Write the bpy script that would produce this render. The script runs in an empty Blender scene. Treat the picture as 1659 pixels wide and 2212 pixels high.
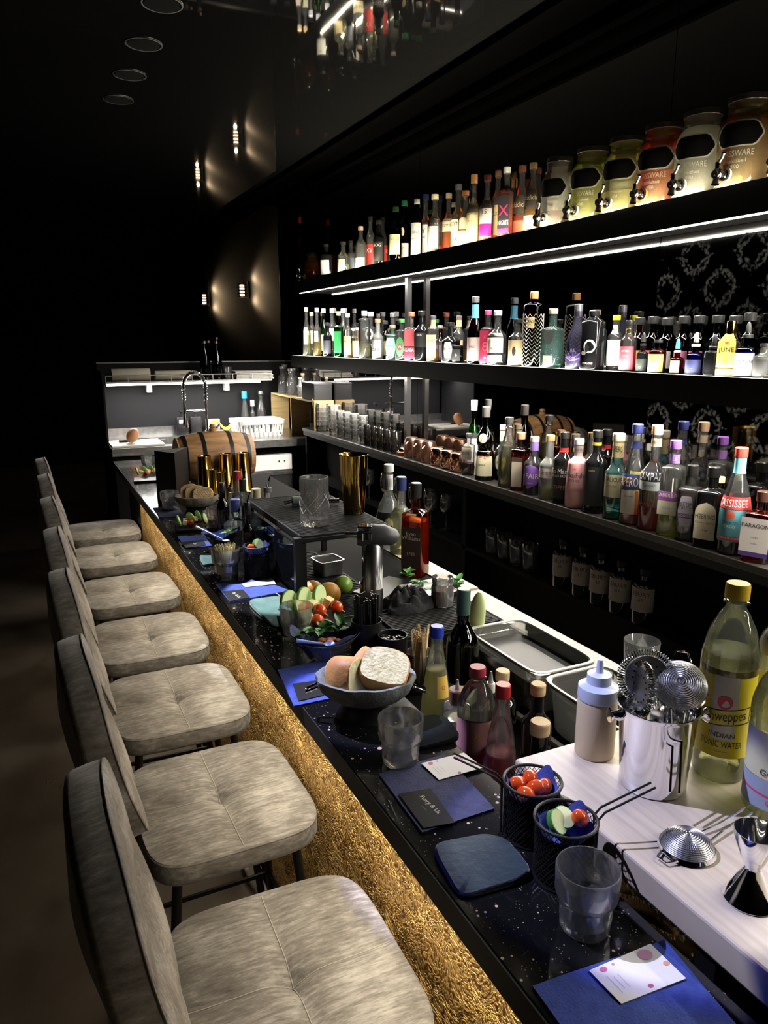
import bpy, bmesh, math, random
from mathutils import Vector, Matrix
R = random.Random(7)
PI = math.pi
SC = bpy.context.scene
COL = SC.collection
# ------------------------------------------------------------------ camera frame
F = 1600.0; CW, CH = 1659, 2212; CAMZ = 1.65
d_ = Vector((45 - CW / 2, 738 - CH / 2, F)).normalized()
u_ = Vector((0, -1, 0)) + Vector((0, 0, 1)) * (d_.y / d_.z)
u_.normalize()
r_ = d_.cross(u_)
if r_.x < 0: r_ = -r_
def ray(px, py):
    v = Vector((px - CW / 2, py - CH / 2, F))
    return Vector((v.dot(r_), v.dot(d_), v.dot(u_)))
def AT(px, py, z):
    v = ray(px, py); s = (z - CAMZ) / v.z
    return v.x * s, v.y * s
def ATX(px, py, X):
    v = ray(px, py); s = X / v.x
    return v.y * s, v.z * s + CAMZ
def ATY(px, py, Y):
    v = ray(px, py); s = Y / v.y
    return v.x * s, v.z * s + CAMZ
def depth(p):
    return p[0] * r_.z + p[1] * d_.z + (p[2] - CAMZ) * u_.z
cam = bpy.data.cameras.new('camera'); co = bpy.data.objects.new('camera', cam); COL.objects.link(co)
cx_ = Vector((r_.x, d_.x, u_.x)); cy_ = -Vector((r_.y, d_.y, u_.y)); cz_ = -Vector((r_.z, d_.z, u_.z))
M4 = Matrix((cx_, cy_, cz_)).transposed().to_4x4(); M4.translation = (0, 0, CAMZ)
co.matrix_world = M4
cam.sensor_fit = 'VERTICAL'; cam.sensor_height = 36; cam.lens = 36 * F / CH; cam.clip_start = .02
SC.camera = co
vs = SC.view_settings
vs.view_transform = 'Standard'; vs.look = 'None'; vs.gamma = 1; vs.exposure = 0; vs.use_curve_mapping = False
SC.cycles.max_bounces = 12; SC.cycles.transparent_max_bounces = 40; SC.cycles.transmission_bounces = 10
SC.cycles.glossy_bounces = 6; SC.cycles.diffuse_bounces = 3; SC.cycles.sample_clamp_indirect = 4
SC.cycles.caustics_reflective = False; SC.cycles.caustics_refractive = False
w = bpy.data.worlds.new('world'); SC.world = w; w.use_nodes = True
w.node_tree.nodes['Background'].inputs[0].default_value = (.75, .8, 1, 1)
w.node_tree.nodes['Background'].inputs[1].default_value = 0.0
# ------------------------------------------------------------------ materials
MATS = {}
def newmat(n):
    m = bpy.data.materials.new(n); m.use_nodes = True; nt = m.node_tree
    return m, nt, nt.nodes['Principled BSDF']
def P(n, col, rough=.5, metal=0., trans=0., ior=1.45, emis=None, es=0, sheen=0, coat=0, spec=None, alpha=1, sss=0):
    if n in MATS: return MATS[n]
    m, nt, b = newmat(n); I = b.inputs
    I['Base Color'].default_value = (*col, 1); I['Roughness'].default_value = rough; I['Metallic'].default_value = metal
    I['Transmission Weight'].default_value = trans; I['IOR'].default_value = ior
    if emis: I['Emission Color'].default_value = (*emis, 1); I['Emission Strength'].default_value = es
    if sheen: I['Sheen Weight'].default_value = sheen
    if coat: I['Coat Weight'].default_value = coat
    if spec is not None: I['Specular IOR Level'].default_value = spec
    if alpha < 1: I['Alpha'].default_value = alpha
    MATS[n] = m; return m
def N(nt, t, **k):
    n = nt.nodes.new(t)
    for a, b in k.items():
        if a in n.inputs: n.inputs[a].default_value = b
        else: setattr(n, a, b)
    return n
def coords(nt, scale=(1, 1, 1), kind='Object', rot=(0, 0, 0)):
    tc = N(nt, 'ShaderNodeTexCoord'); mp = N(nt, 'ShaderNodeMapping')
    mp.inputs['Scale'].default_value = scale; mp.inputs['Rotation'].default_value = rot
    nt.links.new(tc.outputs[kind], mp.inputs[0]); return mp.outputs[0]
def ramp(nt, src, stops):
    r = N(nt, 'ShaderNodeValToRGB'); e = r.color_ramp.elements
    while len(e) < len(stops): e.new(.5)
    for i, (p, c) in enumerate(stops):
        e[i].position = p; e[i].color = (*c, 1)
    nt.links.new(src, r.inputs[0]); return r.outputs[0]
def noisy(n, c1, c2, scale=8, st=(1, 1, 1), rough=.6, bump=0, metal=0, detail=6, lo=.35, hi=.65, bs=None, sheen=0, coat=0, kind='Object', trans=0, bd=.01):
    if n in MATS: return MATS[n]
    m, nt, b = newmat(n); c = coords(nt, st, kind)
    x = N(nt, 'ShaderNodeTexNoise', Scale=scale, Detail=detail); nt.links.new(c, x.inputs['Vector'])
    o = ramp(nt, x.outputs['Fac'], [(lo, c1), (hi, c2)])
    nt.links.new(o, b.inputs['Base Color']); b.inputs['Roughness'].default_value = rough; b.inputs['Metallic'].default_value = metal
    b.inputs['Sheen Weight'].default_value = sheen; b.inputs['Coat Weight'].default_value = coat
    b.inputs['Transmission Weight'].default_value = trans
    if bump:
        y = N(nt, 'ShaderNodeTexNoise', Scale=bs or scale * 3, Detail=4); nt.links.new(c, y.inputs['Vector'])
        bp = N(nt, 'ShaderNodeBump', Strength=bump, Distance=bd); nt.links.new(y.outputs['Fac'], bp.inputs['Height'])
        nt.links.new(bp.outputs[0], b.inputs['Normal'])
    MATS[n] = m; return m
def glass(n, tint=(1, 1, 1), fr=1.5, rough=.03, body=0, bodycol=None, boost=1.0):
    """thin walled glass: clear transparency tinted by the wall, fresnel reflection on top, a little diffuse colour that makes clear glass look lit, or frosts the wall"""
    if n in MATS: return MATS[n]
    m = bpy.data.materials.new(n); m.use_nodes = True; nt = m.node_tree; nt.nodes.clear()
    out = N(nt, 'ShaderNodeOutputMaterial'); t = N(nt, 'ShaderNodeBsdfTransparent'); t.inputs[0].default_value = (*tint, 1)
    g = N(nt, 'ShaderNodeBsdfGlossy', Roughness=rough); f = N(nt, 'ShaderNodeFresnel', IOR=fr)
    mm = N(nt, 'ShaderNodeMath', operation='MULTIPLY_ADD'); mm.inputs[1].default_value = boost; mm.inputs[2].default_value = .02; mm.use_clamp = True
    nt.links.new(f.outputs[0], mm.inputs[0])
    mx = N(nt, 'ShaderNodeMixShader'); nt.links.new(mm.outputs[0], mx.inputs[0])
    src = t.outputs[0]
    if body:  # diffuse share lightens clear glass as if lit; real frosting on frosted walls
        df = N(nt, 'ShaderNodeBsdfDiffuse'); df.inputs[0].default_value = (*(bodycol or tint), 1)
        tr = N(nt, 'ShaderNodeBsdfTranslucent'); tr.inputs[0].default_value = (*(bodycol or tint), 1)
        a = N(nt, 'ShaderNodeMixShader'); a.inputs[0].default_value = .5
        nt.links.new(df.outputs[0], a.inputs[1]); nt.links.new(tr.outputs[0], a.inputs[2])
        b2 = N(nt, 'ShaderNodeMixShader'); b2.inputs[0].default_value = body
        nt.links.new(src, b2.inputs[1]); nt.links.new(a.outputs[0], b2.inputs[2]); src = b2.outputs[0]
    nt.links.new(src, mx.inputs[1]); nt.links.new(g.outputs[0], mx.inputs[2]); nt.links.new(mx.outputs[0], out.inputs[0])
    MATS[n] = m; return m
def emit(n, col, s):
    if n in MATS: return MATS[n]
    m = P(n, (0, 0, 0), .5, emis=col, es=s)
    return m
# ------------------------------------------------------------------ mesh builder
def ring(x, y, z, rx, ry=None, n=28, sq=0, rot=0, mod=None):
    ry = rx if ry is None else ry; p = 2 + sq * 10; o = []
    for i in range(n):
        a = 2 * PI * i / n + (PI / n if sq else 0); c, s = math.cos(a), math.sin(a)
        k = 1 if not sq else 1
        px = math.copysign(abs(c) ** (2 / p), c) * rx; py = math.copysign(abs(s) ** (2 / p), s) * ry
        if mod: q = mod(a, z); px *= q; py *= q
        if rot: px, py = px * math.cos(rot) - py * math.sin(rot), px * math.sin(rot) + py * math.cos(rot)
        o.append((x + px, y + py, z))
    return o
TXT = {}
def textmesh(s):
    """flat lettering, unit height about 1, centred: (verts, faces, width)"""
    if s in TXT: return TXT[s]
    cu = bpy.data.curves.new('t', 'FONT'); cu.body = s; cu.resolution_u = 2
    o = bpy.data.objects.new('t', cu); COL.objects.link(o)
    dg = bpy.context.evaluated_depsgraph_get(); me = bpy.data.meshes.new_from_object(o.evaluated_get(dg))
    v = [tuple(x.co) for x in me.vertices]; f = [tuple(p.vertices) for p in me.polygons]
    bpy.data.objects.remove(o); bpy.data.curves.remove(cu); bpy.data.meshes.remove(me)
    if not v: TXT[s] = ([], [], 1); return TXT[s]
    x0 = min(a[0] for a in v); x1 = max(a[0] for a in v); y0 = min(a[1] for a in v); y1 = max(a[1] for a in v)
    h = .72; v = [((a[0] - (x0 + x1) / 2) / h, (a[1] - (y0 + y1) / 2) / h, 0) for a in v]
    TXT[s] = (v, f, (x1 - x0) / h); return TXT[s]
class B:
    def __init__(s): s.v = []; s.f = []; s.m = []
    def add(s, v, f, mi=0):
        o = len(s.v); s.v += [tuple(x) for x in v]; s.f += [tuple(o + i for i in q) for q in f]; s.m += [mi] * len(f); return s
    def loft(s, rings, mi=0, c0=True, c1=True, closed=False):
        n = len(rings[0]); v = [p for r in rings for p in r]; f = []
        k = len(rings); kk = k if closed else k - 1
        for j in range(kk):
            a, b = j * n, ((j + 1) % k) * n
            for i in range(n):
                i2 = (i + 1) % n; f.append((a + i, a + i2, b + i2, b + i))
        if c0 and not closed: f.append(tuple(range(n - 1, -1, -1)))
        if c1 and not closed: f.append(tuple((k - 1) * n + i for i in range(n)))
        return s.add(v, f, mi)
    def lathe(s, prof, mi=0, x=0, y=0, z=0, n=28, c0=True, c1=True, sq=0, mod=None, ky=1, rot=0):
        return s.loft([ring(x, y, z + h, r, r * ky, n, sq, rot, mod) for r, h in prof], mi, c0, c1)
    def box(s, x0, x1, y0, y1, z0, z1, mi=0):
        v = [(x, y, z) for z in (z0, z1) for y in (y0, y1) for x in (x0, x1)]
        return s.add(v, [(0, 2, 3, 1), (4, 5, 7, 6), (0, 1, 5, 4), (2, 6, 7, 3), (0, 4, 6, 2), (1, 3, 7, 5)], mi)
    def tube(s, pts, r, n=8, mi=0, closed=False, caps=True):
        pts = [Vector(p) for p in pts]; k = len(pts); rs = r if isinstance(r, (list, tuple)) else [r] * k; rings = []
        up = None
        for i, p in enumerate(pts):
            if closed: t = pts[(i + 1) % k] - pts[i - 1]
            else: t = pts[min(i + 1, k - 1)] - pts[max(i - 1, 0)]
            if t.length < 1e-9: t = Vector((0, 0, 1))
            t.normalize()
            if up is None:
                up = Vector((0, 0, 1)) if abs(t.z) < .9 else Vector((1, 0, 0))
            a = up - t * up.dot(t)
            if a.length < 1e-6: a = Vector((1, 0, 0)) - t * t.x
            a.normalize(); up = a; b = t.cross(a)
            rings.append([p + (a * math.cos(2 * PI * q / n) + b * math.sin(2 * PI * q / n)) * rs[i] for q in range(n)])
        return s.loft(rings, mi, caps, caps, closed)
    def sheet(s, fn, nu, nv, mi=0, thick=0):
        v = [fn(i / nu, j / nv) for j in range(nv + 1) for i in range(nu + 1)]; W = nu + 1
        f = [(j * W + i, j * W + i + 1, (j + 1) * W + i + 1, (j + 1) * W + i) for j in range(nv) for i in range(nu)]
        if not thick: return s.add(v, f, mi)
        n = len(v); v2 = v + [(a, b, c - thick) for a, b, c in v]
        f2 = f + [tuple(n + i for i in q[::-1]) for q in f]
        e = [j for j in range(nu + 1)] + [j * W + nu for j in range(1, nv + 1)] + [nv * W + i for i in range(nu - 1, -1, -1)] + [j * W for j in range(nv - 1, 0, -1)]
        for a, b in zip(e, e[1:] + e[:1]): f2.append((b, a, a + n, b + n))
        return s.add(v2, f2, mi)
    def ball(s, c, r, mi=0, n=14, m=9, sc=(1, 1, 1)):
        rings = []
        for j in range(1, m):
            t = PI * j / m
            rings.append([(c[0] + r * sc[0] * math.sin(t) * math.cos(2 * PI * i / n), c[1] + r * sc[1] * math.sin(t) * math.sin(2 * PI * i / n), c[2] - r * sc[2] * math.cos(t)) for i in range(n)])
        return s.loft(rings, mi)
    def xf(s, M, start=0):
        s.v = s.v[:start] + [tuple(M @ Vector(p)) for p in s.v[start:]]; return s
    def text(s, t, h, mi=1, fn=None, maxw=None, dx=0, dy=0, weight=None):
        v, f, wd = textmesh(t)
        k = h
        kx = k if not maxw or wd * k <= maxw else maxw / wd
        return s.add([fn(a * kx + dx, b * k + dy) for a, b, _ in v], f, mi)
def cyl(r, a0, zc, off, ky=1):
    """map a flat (x,y) to the wall of an upright cylinder, centred on angle a0 and height zc"""
    def g(x, y):
        a = a0 + x / r
        return ((r + off) * math.cos(a), (r + off) * math.sin(a), zc + y)
    return g
def thing(name, label, cat, loc=(0, 0, 0), rz=0, group=None):
    o = bpy.data.objects.new(name, None); COL.objects.link(o); o.empty_display_size = .02
    o.location = loc; o.rotation_euler = (0, 0, rz); o['label'] = label; o['category'] = cat
    if group: o['group'] = group
    return o
def part(name, b, parent, mats, smooth=40, bevel=0, sub=0, label=None):
    me = bpy.data.meshes.new(name); me.from_pydata(b.v, [], b.f)
    for m in (mats if isinstance(mats, (list, tuple)) else [mats]): me.materials.append(m)
    me.polygons.foreach_set('material_index', b.m)
    if smooth:
        me.polygons.foreach_set('use_smooth', [True] * len(b.f)); me.set_sharp_from_angle(angle=math.radians(smooth))
    me.validate(); me.update()
    o = bpy.data.objects.new(name, me); COL.objects.link(o)
    if parent: o.parent = parent
    if bevel:
        q = o.modifiers.new('b', 'BEVEL'); q.width = bevel; q.segments = 2; q.limit_method = 'ANGLE'
    if sub:
        q = o.modifiers.new('s', 'SUBSURF'); q.levels = sub; q.render_levels = sub
    if label: o['label'] = label
    return o
def solo(name, b, mats, label, cat, loc=(0, 0, 0), rz=0, group=None, **k):
    o = part(name, b, None, mats, **k); o.location = loc; o.rotation_euler = (0, 0, rz); o['label'] = label; o['category'] = cat
    if group: o['group'] = group
    return o
def struct(name, b, mats, **k):
    o = part(name, b, None, mats, **k); o['kind'] = 'structure'; return o
def kids(o): return [c for c in COL.objects if c.parent == o]
def dup(o, loc=None, rz=None, label=None, group=None, parent=None):
    c = o.copy(); COL.objects.link(c)
    if parent: c.parent = parent
    ch = [k for k in list(COL.objects) if k.parent == o]
    for k in ch: dup(k, parent=c)
    if loc is not None: c.location = loc
    if rz is not None: c.rotation_euler = (0, 0, rz)
    if label: c['label'] = label
    if group: c['group'] = group
    return c
black = P('black_plastic', (.008, .008, .009), .38, spec=.3)
matte = P('black_matte', (.006, .006, .006), .8, spec=.2)
gloss = P('black_gloss', (.006, .006, .007), .08)
blkmet = P('black_metal', (.015, .015, .016), .4, .3)
steel = noisy('brushed_steel', (.42, .42, .42), (.6, .6, .6), 30, (1, 20, 1), .28, metal=1)
chrome = P('chrome', (.85, .85, .87), .06, 1)
darksteel = P('dark_steel', (.25, .25, .26), .3, 1)
goldm = P('gold_metal', (.55, .36, .10), .12, 1)
brass = P('brass', (.7, .5, .2), .2, 1)
copper = P('copper', (.75, .38, .25), .14, 1)
copperd = P('satin_copper', (.42, .24, .17), .28, 1)
white = P('white', (.8, .8, .78), .5)
cream = P('cream', (.75, .68, .5), .6)
ink = P('ink', (.02, .02, .02), .6)
CLR = glass('clear_glass', (.96, .97, .97), 1.5, body=.05)
CLRD = glass('clear_glass_thick', (.96, .97, .97), 1.6, boost=1.7, body=.15)
STK = glass('stacked_glass', (.96, .97, .97), 1.6, boost=2.2, body=.26)  # diffuse share raised so the stacks look brightly lit
BGL = glass('bourbon_glass', (.72, .30, .09), 1.5)
def tumglass():
    m = bpy.data.materials.new('cut_crystal'); m.use_nodes = True; nt = m.node_tree; nt.nodes.clear()
    out = N(nt, 'ShaderNodeOutputMaterial'); g = N(nt, 'ShaderNodeBsdfGlass', IOR=1.42, Roughness=.03); d = N(nt, 'ShaderNodeBsdfDiffuse'); d.inputs[0].default_value = (.85, .88, .92, 1)
    tr = N(nt, 'ShaderNodeBsdfTransparent'); tr.inputs[0].default_value = (.95, .96, .97, 1)
    a = N(nt, 'ShaderNodeMixShader'); a.inputs[0].default_value = .25; nt.links.new(g.outputs[0], a.inputs[1]); nt.links.new(tr.outputs[0], a.inputs[2])
    b = N(nt, 'ShaderNodeMixShader'); b.inputs[0].default_value = .03; nt.links.new(a.outputs[0], b.inputs[1]); nt.links.new(d.outputs[0], b.inputs[2])  # white diffuse mixed in so the cut glass looks brighter
    gl = N(nt, 'ShaderNodeBsdfGlossy', Roughness=.16); c = N(nt, 'ShaderNodeMixShader'); c.inputs[0].default_value = .12
    nt.links.new(b.outputs[0], c.inputs[1]); nt.links.new(gl.outputs[0], c.inputs[2]); nt.links.new(c.outputs[0], out.inputs[0]); return m
TUM = tumglass()
GRN = glass('green_glass', (.10, .42, .10), 1.5)
OLV = glass('olive_glass', (.16, .22, .04), 1.5)
DGR = glass('dark_green_glass', (.03, .09, .025), 1.5)
BRN = glass('brown_glass', (.38, .13, .03), 1.5)
DBR = glass('dark_brown_glass', (.09, .03, .015), 1.5)
BLU = glass('blue_glass', (.03, .06, .6), 1.5)
TEA = glass('teal_glass', (.35, .75, .72), 1.5, body=.12)
AQU = glass('aqua_glass', (.55, .85, .78), 1.5, body=.10)
VIO = glass('violet_tint_glass', (.75, .72, .95), 1.5, body=.06)
FRO = glass('frosted_glass', (.8, .8, .78), 1.5, body=.30, rough=.2)
PNK = P('pink_lacquer', (.85, .42, .42), .12, coat=.5)
BLK = P('black_lacquer', (.008, .008, .009), .06)
SG = P('solid_glass', (1, 1, 1), .01, trans=1, ior=1.45)
PET = glass('pet_plastic', (.9, .93, .9), 1.45, boost=1.2, body=.03)
ICE = glass('polycarbonate', (.9, .9, .86), 1.5, body=.16, boost=1.6)
def liq(n, c, body=.35):
    return glass('liquid_' + n, tuple(.25 + .75 * x if False else x for x in c), 1.33, body=body, bodycol=c, boost=.6)
LQ = dict(amber=liq('amber', (.85, .33, .05)), bourbon=liq('bourbon', (.60, .17, .02), .5), gold=liq('gold', (.9, .6, .15)), pale=liq('pale', (.85, .85, .6), .2), yel=liq('yellow', (.85, .75, .2)),
          red=liq('red', (.75, .05, .02), .4), dark=liq('dark', (.05, .015, .01), .5), org=liq('orange', (.85, .2, .03)), cherry=liq('cherry', (.22, .01, .02), .5),
          water=liq('water', (.9, .92, .92), .05), milky=liq('milky', (.75, .72, .42), .5), cloud=liq('cloudy', (.72, .72, .68), .55), lime=liq('lime', (.6, .62, .2), .45),
          tea=liq('tea', (.35, .07, .02), .5), violet=liq('violet', (.1, .03, .15), .5), lilac=liq('lilac', (.6, .5, .9), .3), pinkl=liq('pinkish', (.7, .3, .35), .4), green=liq('green', (.05, .55, .25), .5))
def colr(c, rough=.5): 
    return P('paint_%d_%d_%d_%d' % (*[int(round(x * 99)) for x in c], int(rough * 10)), c, rough)
def capm(c, metal=False):
    return P('cap_%d_%d_%d_%d' % (*[int(round(x * 99)) for x in c], metal), c, .3, .8 if metal else 0)
cork = noisy('cork', (.45, .28, .13), (.62, .42, .22), 60, rough=.8)
woodcap = noisy('pale_wood_cap', (.55, .38, .2), (.68, .5, .3), 40, (1, 1, 4), rough=.6)
def velvet():
    m, nt, b = newmat('seat_velvet')
    c = coords(nt, (14, 75, 40)); x = N(nt, 'ShaderNodeTexNoise', Scale=2.0, Detail=8, Roughness=.7); nt.links.new(c, x.inputs['Vector'])
    c2 = coords(nt, (1, 1, 1)); y = N(nt, 'ShaderNodeTexNoise', Scale=9, Detail=5); nt.links.new(c2, y.inputs['Vector'])
    mx = N(nt, 'ShaderNodeMath', operation='MULTIPLY_ADD'); mx.inputs[1].default_value = .5
    sc = N(nt, 'ShaderNodeMath', operation='MULTIPLY'); sc.inputs[1].default_value = .5
    nt.links.new(x.outputs['Fac'], mx.inputs[0]); nt.links.new(y.outputs['Fac'], sc.inputs[0]); nt.links.new(sc.outputs[0], mx.inputs[2])
    o = ramp(nt, mx.outputs[0], [(.36, (.065, .056, .046)), (.5, (.165, .148, .127)), (.64, (.36, .335, .30))])
    nt.links.new(o, b.inputs['Base Color']); b.inputs['Roughness'].default_value = .85
    b.inputs['Sheen Weight'].default_value = .25; b.inputs['Sheen Roughness'].default_value = .3
    bp = N(nt, 'ShaderNodeBump', Strength=.25, Distance=.002); nt.links.new(x.outputs['Fac'], bp.inputs['Height']); nt.links.new(bp.outputs[0], b.inputs['Normal'])
    return m
VEL = velvet(); THREAD = P('pale_thread', (.42, .38, .3), .8)
def goldwall():
    m, nt, b = newmat('gold_embossed_panel')
    c = coords(nt, (1, 1, 1)); n1 = N(nt, 'ShaderNodeTexNoise', Scale=9, Detail=2); nt.links.new(c, n1.inputs['Vector'])
    mxv = N(nt, 'ShaderNodeMixRGB'); mxv.blend_type = 'ADD'; mxv.inputs[0].default_value = .12
    nt.links.new(c, mxv.inputs[1]); nt.links.new(n1.outputs['Color'], mxv.inputs[2])
    wv = N(nt, 'ShaderNodeTexWave', Scale=45, Distortion=14, Detail=2); wv.inputs['Detail Scale'].default_value = 1.6
    nt.links.new(mxv.outputs[0], wv.inputs['Vector'])
    n2 = N(nt, 'ShaderNodeTexNoise', Scale=120, Detail=5); nt.links.new(c, n2.inputs['Vector'])
    ad = N(nt, 'ShaderNodeMath', operation='ADD'); nt.links.new(wv.outputs['Fac'], ad.inputs[0]); nt.links.new(n2.outputs['Fac'], ad.inputs[1])
    o = ramp(nt, ad.outputs[0], [(.35, (.09, .036, .006)), (.72, (.46, .22, .045)), (1, (.95, .60, .20))])
    nt.links.new(o, b.inputs['Base Color']); b.inputs['Metallic'].default_value = .75; b.inputs['Roughness'].default_value = .42
    bp = N(nt, 'ShaderNodeBump', Strength=.9, Distance=.004); nt.links.new(ad.outputs[0], bp.inputs['Height']); nt.links.new(bp.outputs[0], b.inputs['Normal'])
    return m
GOLDW = goldwall()
def granite():
    m, nt, b = newmat('black_granite')
    c = coords(nt); acc = None
    for sc, th, col in ((38, .16, (.62, .42, .30)), (95, .20, (.55, .42, .32)), (260, .22, (.30, .25, .2))):
        v = N(nt, 'ShaderNodeTexVoronoi', Scale=sc); nt.links.new(c, v.inputs['Vector'])
        nz = N(nt, 'ShaderNodeTexNoise', Scale=sc * .3, Detail=2); nt.links.new(c, nz.inputs['Vector'])
        a = N(nt, 'ShaderNodeMath', operation='MULTIPLY_ADD'); a.inputs[1].default_value = .9; nt.links.new(nz.outputs['Fac'], a.inputs[0])
        sp = N(nt, 'ShaderNodeSeparateColor'); nt.links.new(v.outputs['Color'], sp.inputs[0])
        nt.links.new(v.outputs['Distance'], a.inputs[2])
        lt = N(nt, 'ShaderNodeMath', operation='LESS_THAN'); nt.links.new(a.outputs[0], lt.inputs[0]); lt.inputs[1].default_value = th + .33
        g2 = N(nt, 'ShaderNodeMath', operation='GREATER_THAN'); nt.links.new(sp.outputs[0], g2.inputs[0]); g2.inputs[1].default_value = .45
        ml = N(nt, 'ShaderNodeMath', operation='MULTIPLY'); nt.links.new(lt.outputs[0], ml.inputs[0]); nt.links.new(g2.outputs[0], ml.inputs[1])
        mx = N(nt, 'ShaderNodeMixRGB'); nt.links.new(ml.outputs[0], mx.inputs[0])
        if acc: nt.links.new(acc, mx.inputs[1])
        else: mx.inputs[1].default_value = (.006, .006, .007, 1)
        mx.inputs[2].default_value = (*col, 1); acc = mx.outputs[0]
    nt.links.new(acc, b.inputs['Base Color']); b.inputs['Roughness'].default_value = .1
    return m
GRANITE = granite()
def mirror():
    m, nt, b = newmat('smoked_mirror')
    b.inputs['Base Color'].default_value = (.36, .35, .34, 1); b.inputs['Metallic'].default_value = 1; b.inputs['Roughness'].default_value = .02
    return m
def damask():
    m, nt, b = newmat('patterned_smoked_glass')
    c = coords(nt, (1, 1, 1)); out = None
    vs_ = []
    for s, off in ((5.0, (0, 0, 0)), (5.0, (0, .5, .5))):
        mp = N(nt, 'ShaderNodeMapping'); mp.inputs['Location'].default_value = off; nt.links.new(c, mp.inputs[0])
        v = N(nt, 'ShaderNodeTexVoronoi', Scale=s, Randomness=0); nt.links.new(mp.outputs[0], v.inputs['Vector'])
        a = N(nt, 'ShaderNodeMath', operation='MULTIPLY'); a.inputs[1].default_value = 24; nt.links.new(v.outputs['Distance'], a.inputs[0])
        sn = N(nt, 'ShaderNodeMath', operation='SINE'); nt.links.new(a.outputs[0], sn.inputs[0]); vs_.append(sn.outputs[0])
    mx = N(nt, 'ShaderNodeMath', operation='MAXIMUM'); nt.links.new(vs_[0], mx.inputs[0]); nt.links.new(vs_[1], mx.inputs[1])
    nz = N(nt, 'ShaderNodeTexNoise', Scale=90, Detail=2); nt.links.new(c, nz.inputs['Vector'])
    ml = N(nt, 'ShaderNodeMath', operation='MULTIPLY'); nt.links.new(mx.outputs[0], ml.inputs[0]); nt.links.new(nz.outputs['Fac'], ml.inputs[1])
    o = ramp(nt, ml.outputs[0], [(.42, (.34, .33, .32)), (.62, (.31, .30, .28))])
    o2 = ramp(nt, ml.outputs[0], [(.40, (1, 1, 1)), (.6, (.975, .975, .975))])
    o3 = ramp(nt, ml.outputs[0], [(.42, (.03, .03, .03)), (.62, (.038, .038, .038))])
    nt.links.new(o, b.inputs['Base Color']); nt.links.new(o2, b.inputs['Metallic']); nt.links.new(o3, b.inputs['Roughness'])
    return m
MIR = mirror(); DAM = damask()
CEIL = P('black_lacquer_ceiling', (.012, .012, .012), .02, coat=1, spec=.8)
WALLB = P('black_lacquer_wall', (.005, .005, .005), .45, spec=.3)
_nt = WALLB.node_tree; _tg = N(_nt, 'ShaderNodeTangent', direction_type='RADIAL', axis='Z'); _nt.links.new(_tg.outputs[0], _nt.nodes['Principled BSDF'].inputs['Tangent'])
_nt.nodes['Principled BSDF'].inputs['Anisotropic'].default_value = .9; _nt.nodes['Principled BSDF'].inputs['Anisotropic Rotation'].default_value = .25
floorm = noisy('brown_concrete', (.2, .155, .115), (.3, .245, .19), 3, rough=.55, bump=.1)
board = noisy('maple_board', (.50, .42, .33), (.66, .58, .48), 6, (14, .6, 1), rough=.45, detail=8, lo=.3, hi=.7)
barrelw = noisy('oak', (.22, .11, .045), (.5, .28, .12), 5, (1.2, 9, 9), rough=.5, bump=.15)
ply = noisy('plywood', (.45, .31, .13), (.58, .42, .2), 4, (1, 1, 14), rough=.5)
rubber = noisy('ribbed_rubber', (.003, .003, .003), (.006, .006, .006), 40, rough=.7)
rubber.node_tree.nodes['Principled BSDF'].inputs['Specular IOR Level'].default_value = .2
napb = noisy('blue_napkin', (.03, .055, .27), (.045, .08, .36), 60, rough=.9, bump=.2, bs=300)
napd = noisy('navy_napkin', (.030, .034, .09), (.045, .05, .13), 60, rough=.9, bump=.2, bs=300)
teal = noisy('teal_velvet', (.004, .020, .030), (.006, .028, .038), 30, rough=.9, sheen=.5, bump=.2)
tealg = noisy('green_teal_cloth', (.025, .10, .10), (.05, .16, .15), 30, rough=.9, sheen=.4, bump=.2)
greycloth = noisy('grey_felt', (.11, .125, .13), (.19, .21, .21), 40, rough=.95, bump=.3, bs=200)
paper = noisy('paper', (.72, .70, .64), (.8, .78, .72), 20, rough=.8)
crust = noisy('bread_crust', (.36, .14, .03), (.62, .33, .1), 12, rough=.6, bump=.3)
crumb = noisy('bread_crumb', (.60, .54, .30), (.80, .75, .48), 70, rough=.9, bump=.8, bs=160, bd=.003)
tomato = P('tomato_skin', (.62, .07, .012), .12, coat=.6)
cherryt = P('dark_tomato_skin', (.4, .03, .01), .12, coat=.6)
cuke = P('cucumber_flesh', (.66, .80, .42), .35); cukes = P('cucumber_skin', (.05, .2, .03), .35)
lemon = P('lemon_flesh', (.8, .75, .2), .4); cheese = P('cheese', (.85, .75, .35), .5)
orange = P('orange_skin', (.48, .19, .03), .4); limec = P('lime_skin', (.13, .24, .03), .35)  # both skins darkened to stand in for the shade by the rack
leafm = noisy('leaf', (.03, .14, .02), (.1, .3, .05), 30, rough=.5)
flesh = noisy('dried_orange', (.6, .2, .05), (.8, .4, .15), 30, rough=.6)
pickm = P('pale_bamboo', (.78, .68, .42), .6)
woodfork = noisy('birch_wood', (.5, .36, .2), (.62, .48, .28), 20, (1, 1, 6), rough=.7)
greyp = P('grey_panel', (.008, .008, .009), .65, spec=.15)
whitep = P('white_plastic', (.75, .75, .74), .4)
card = P('white_card', (.82, .8, .82), .6)
blkcard = P('black_card', (.009, .009, .010), .7, spec=.2)
LED = emit('led_strip', (1, .93, .80), 14)
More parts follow.
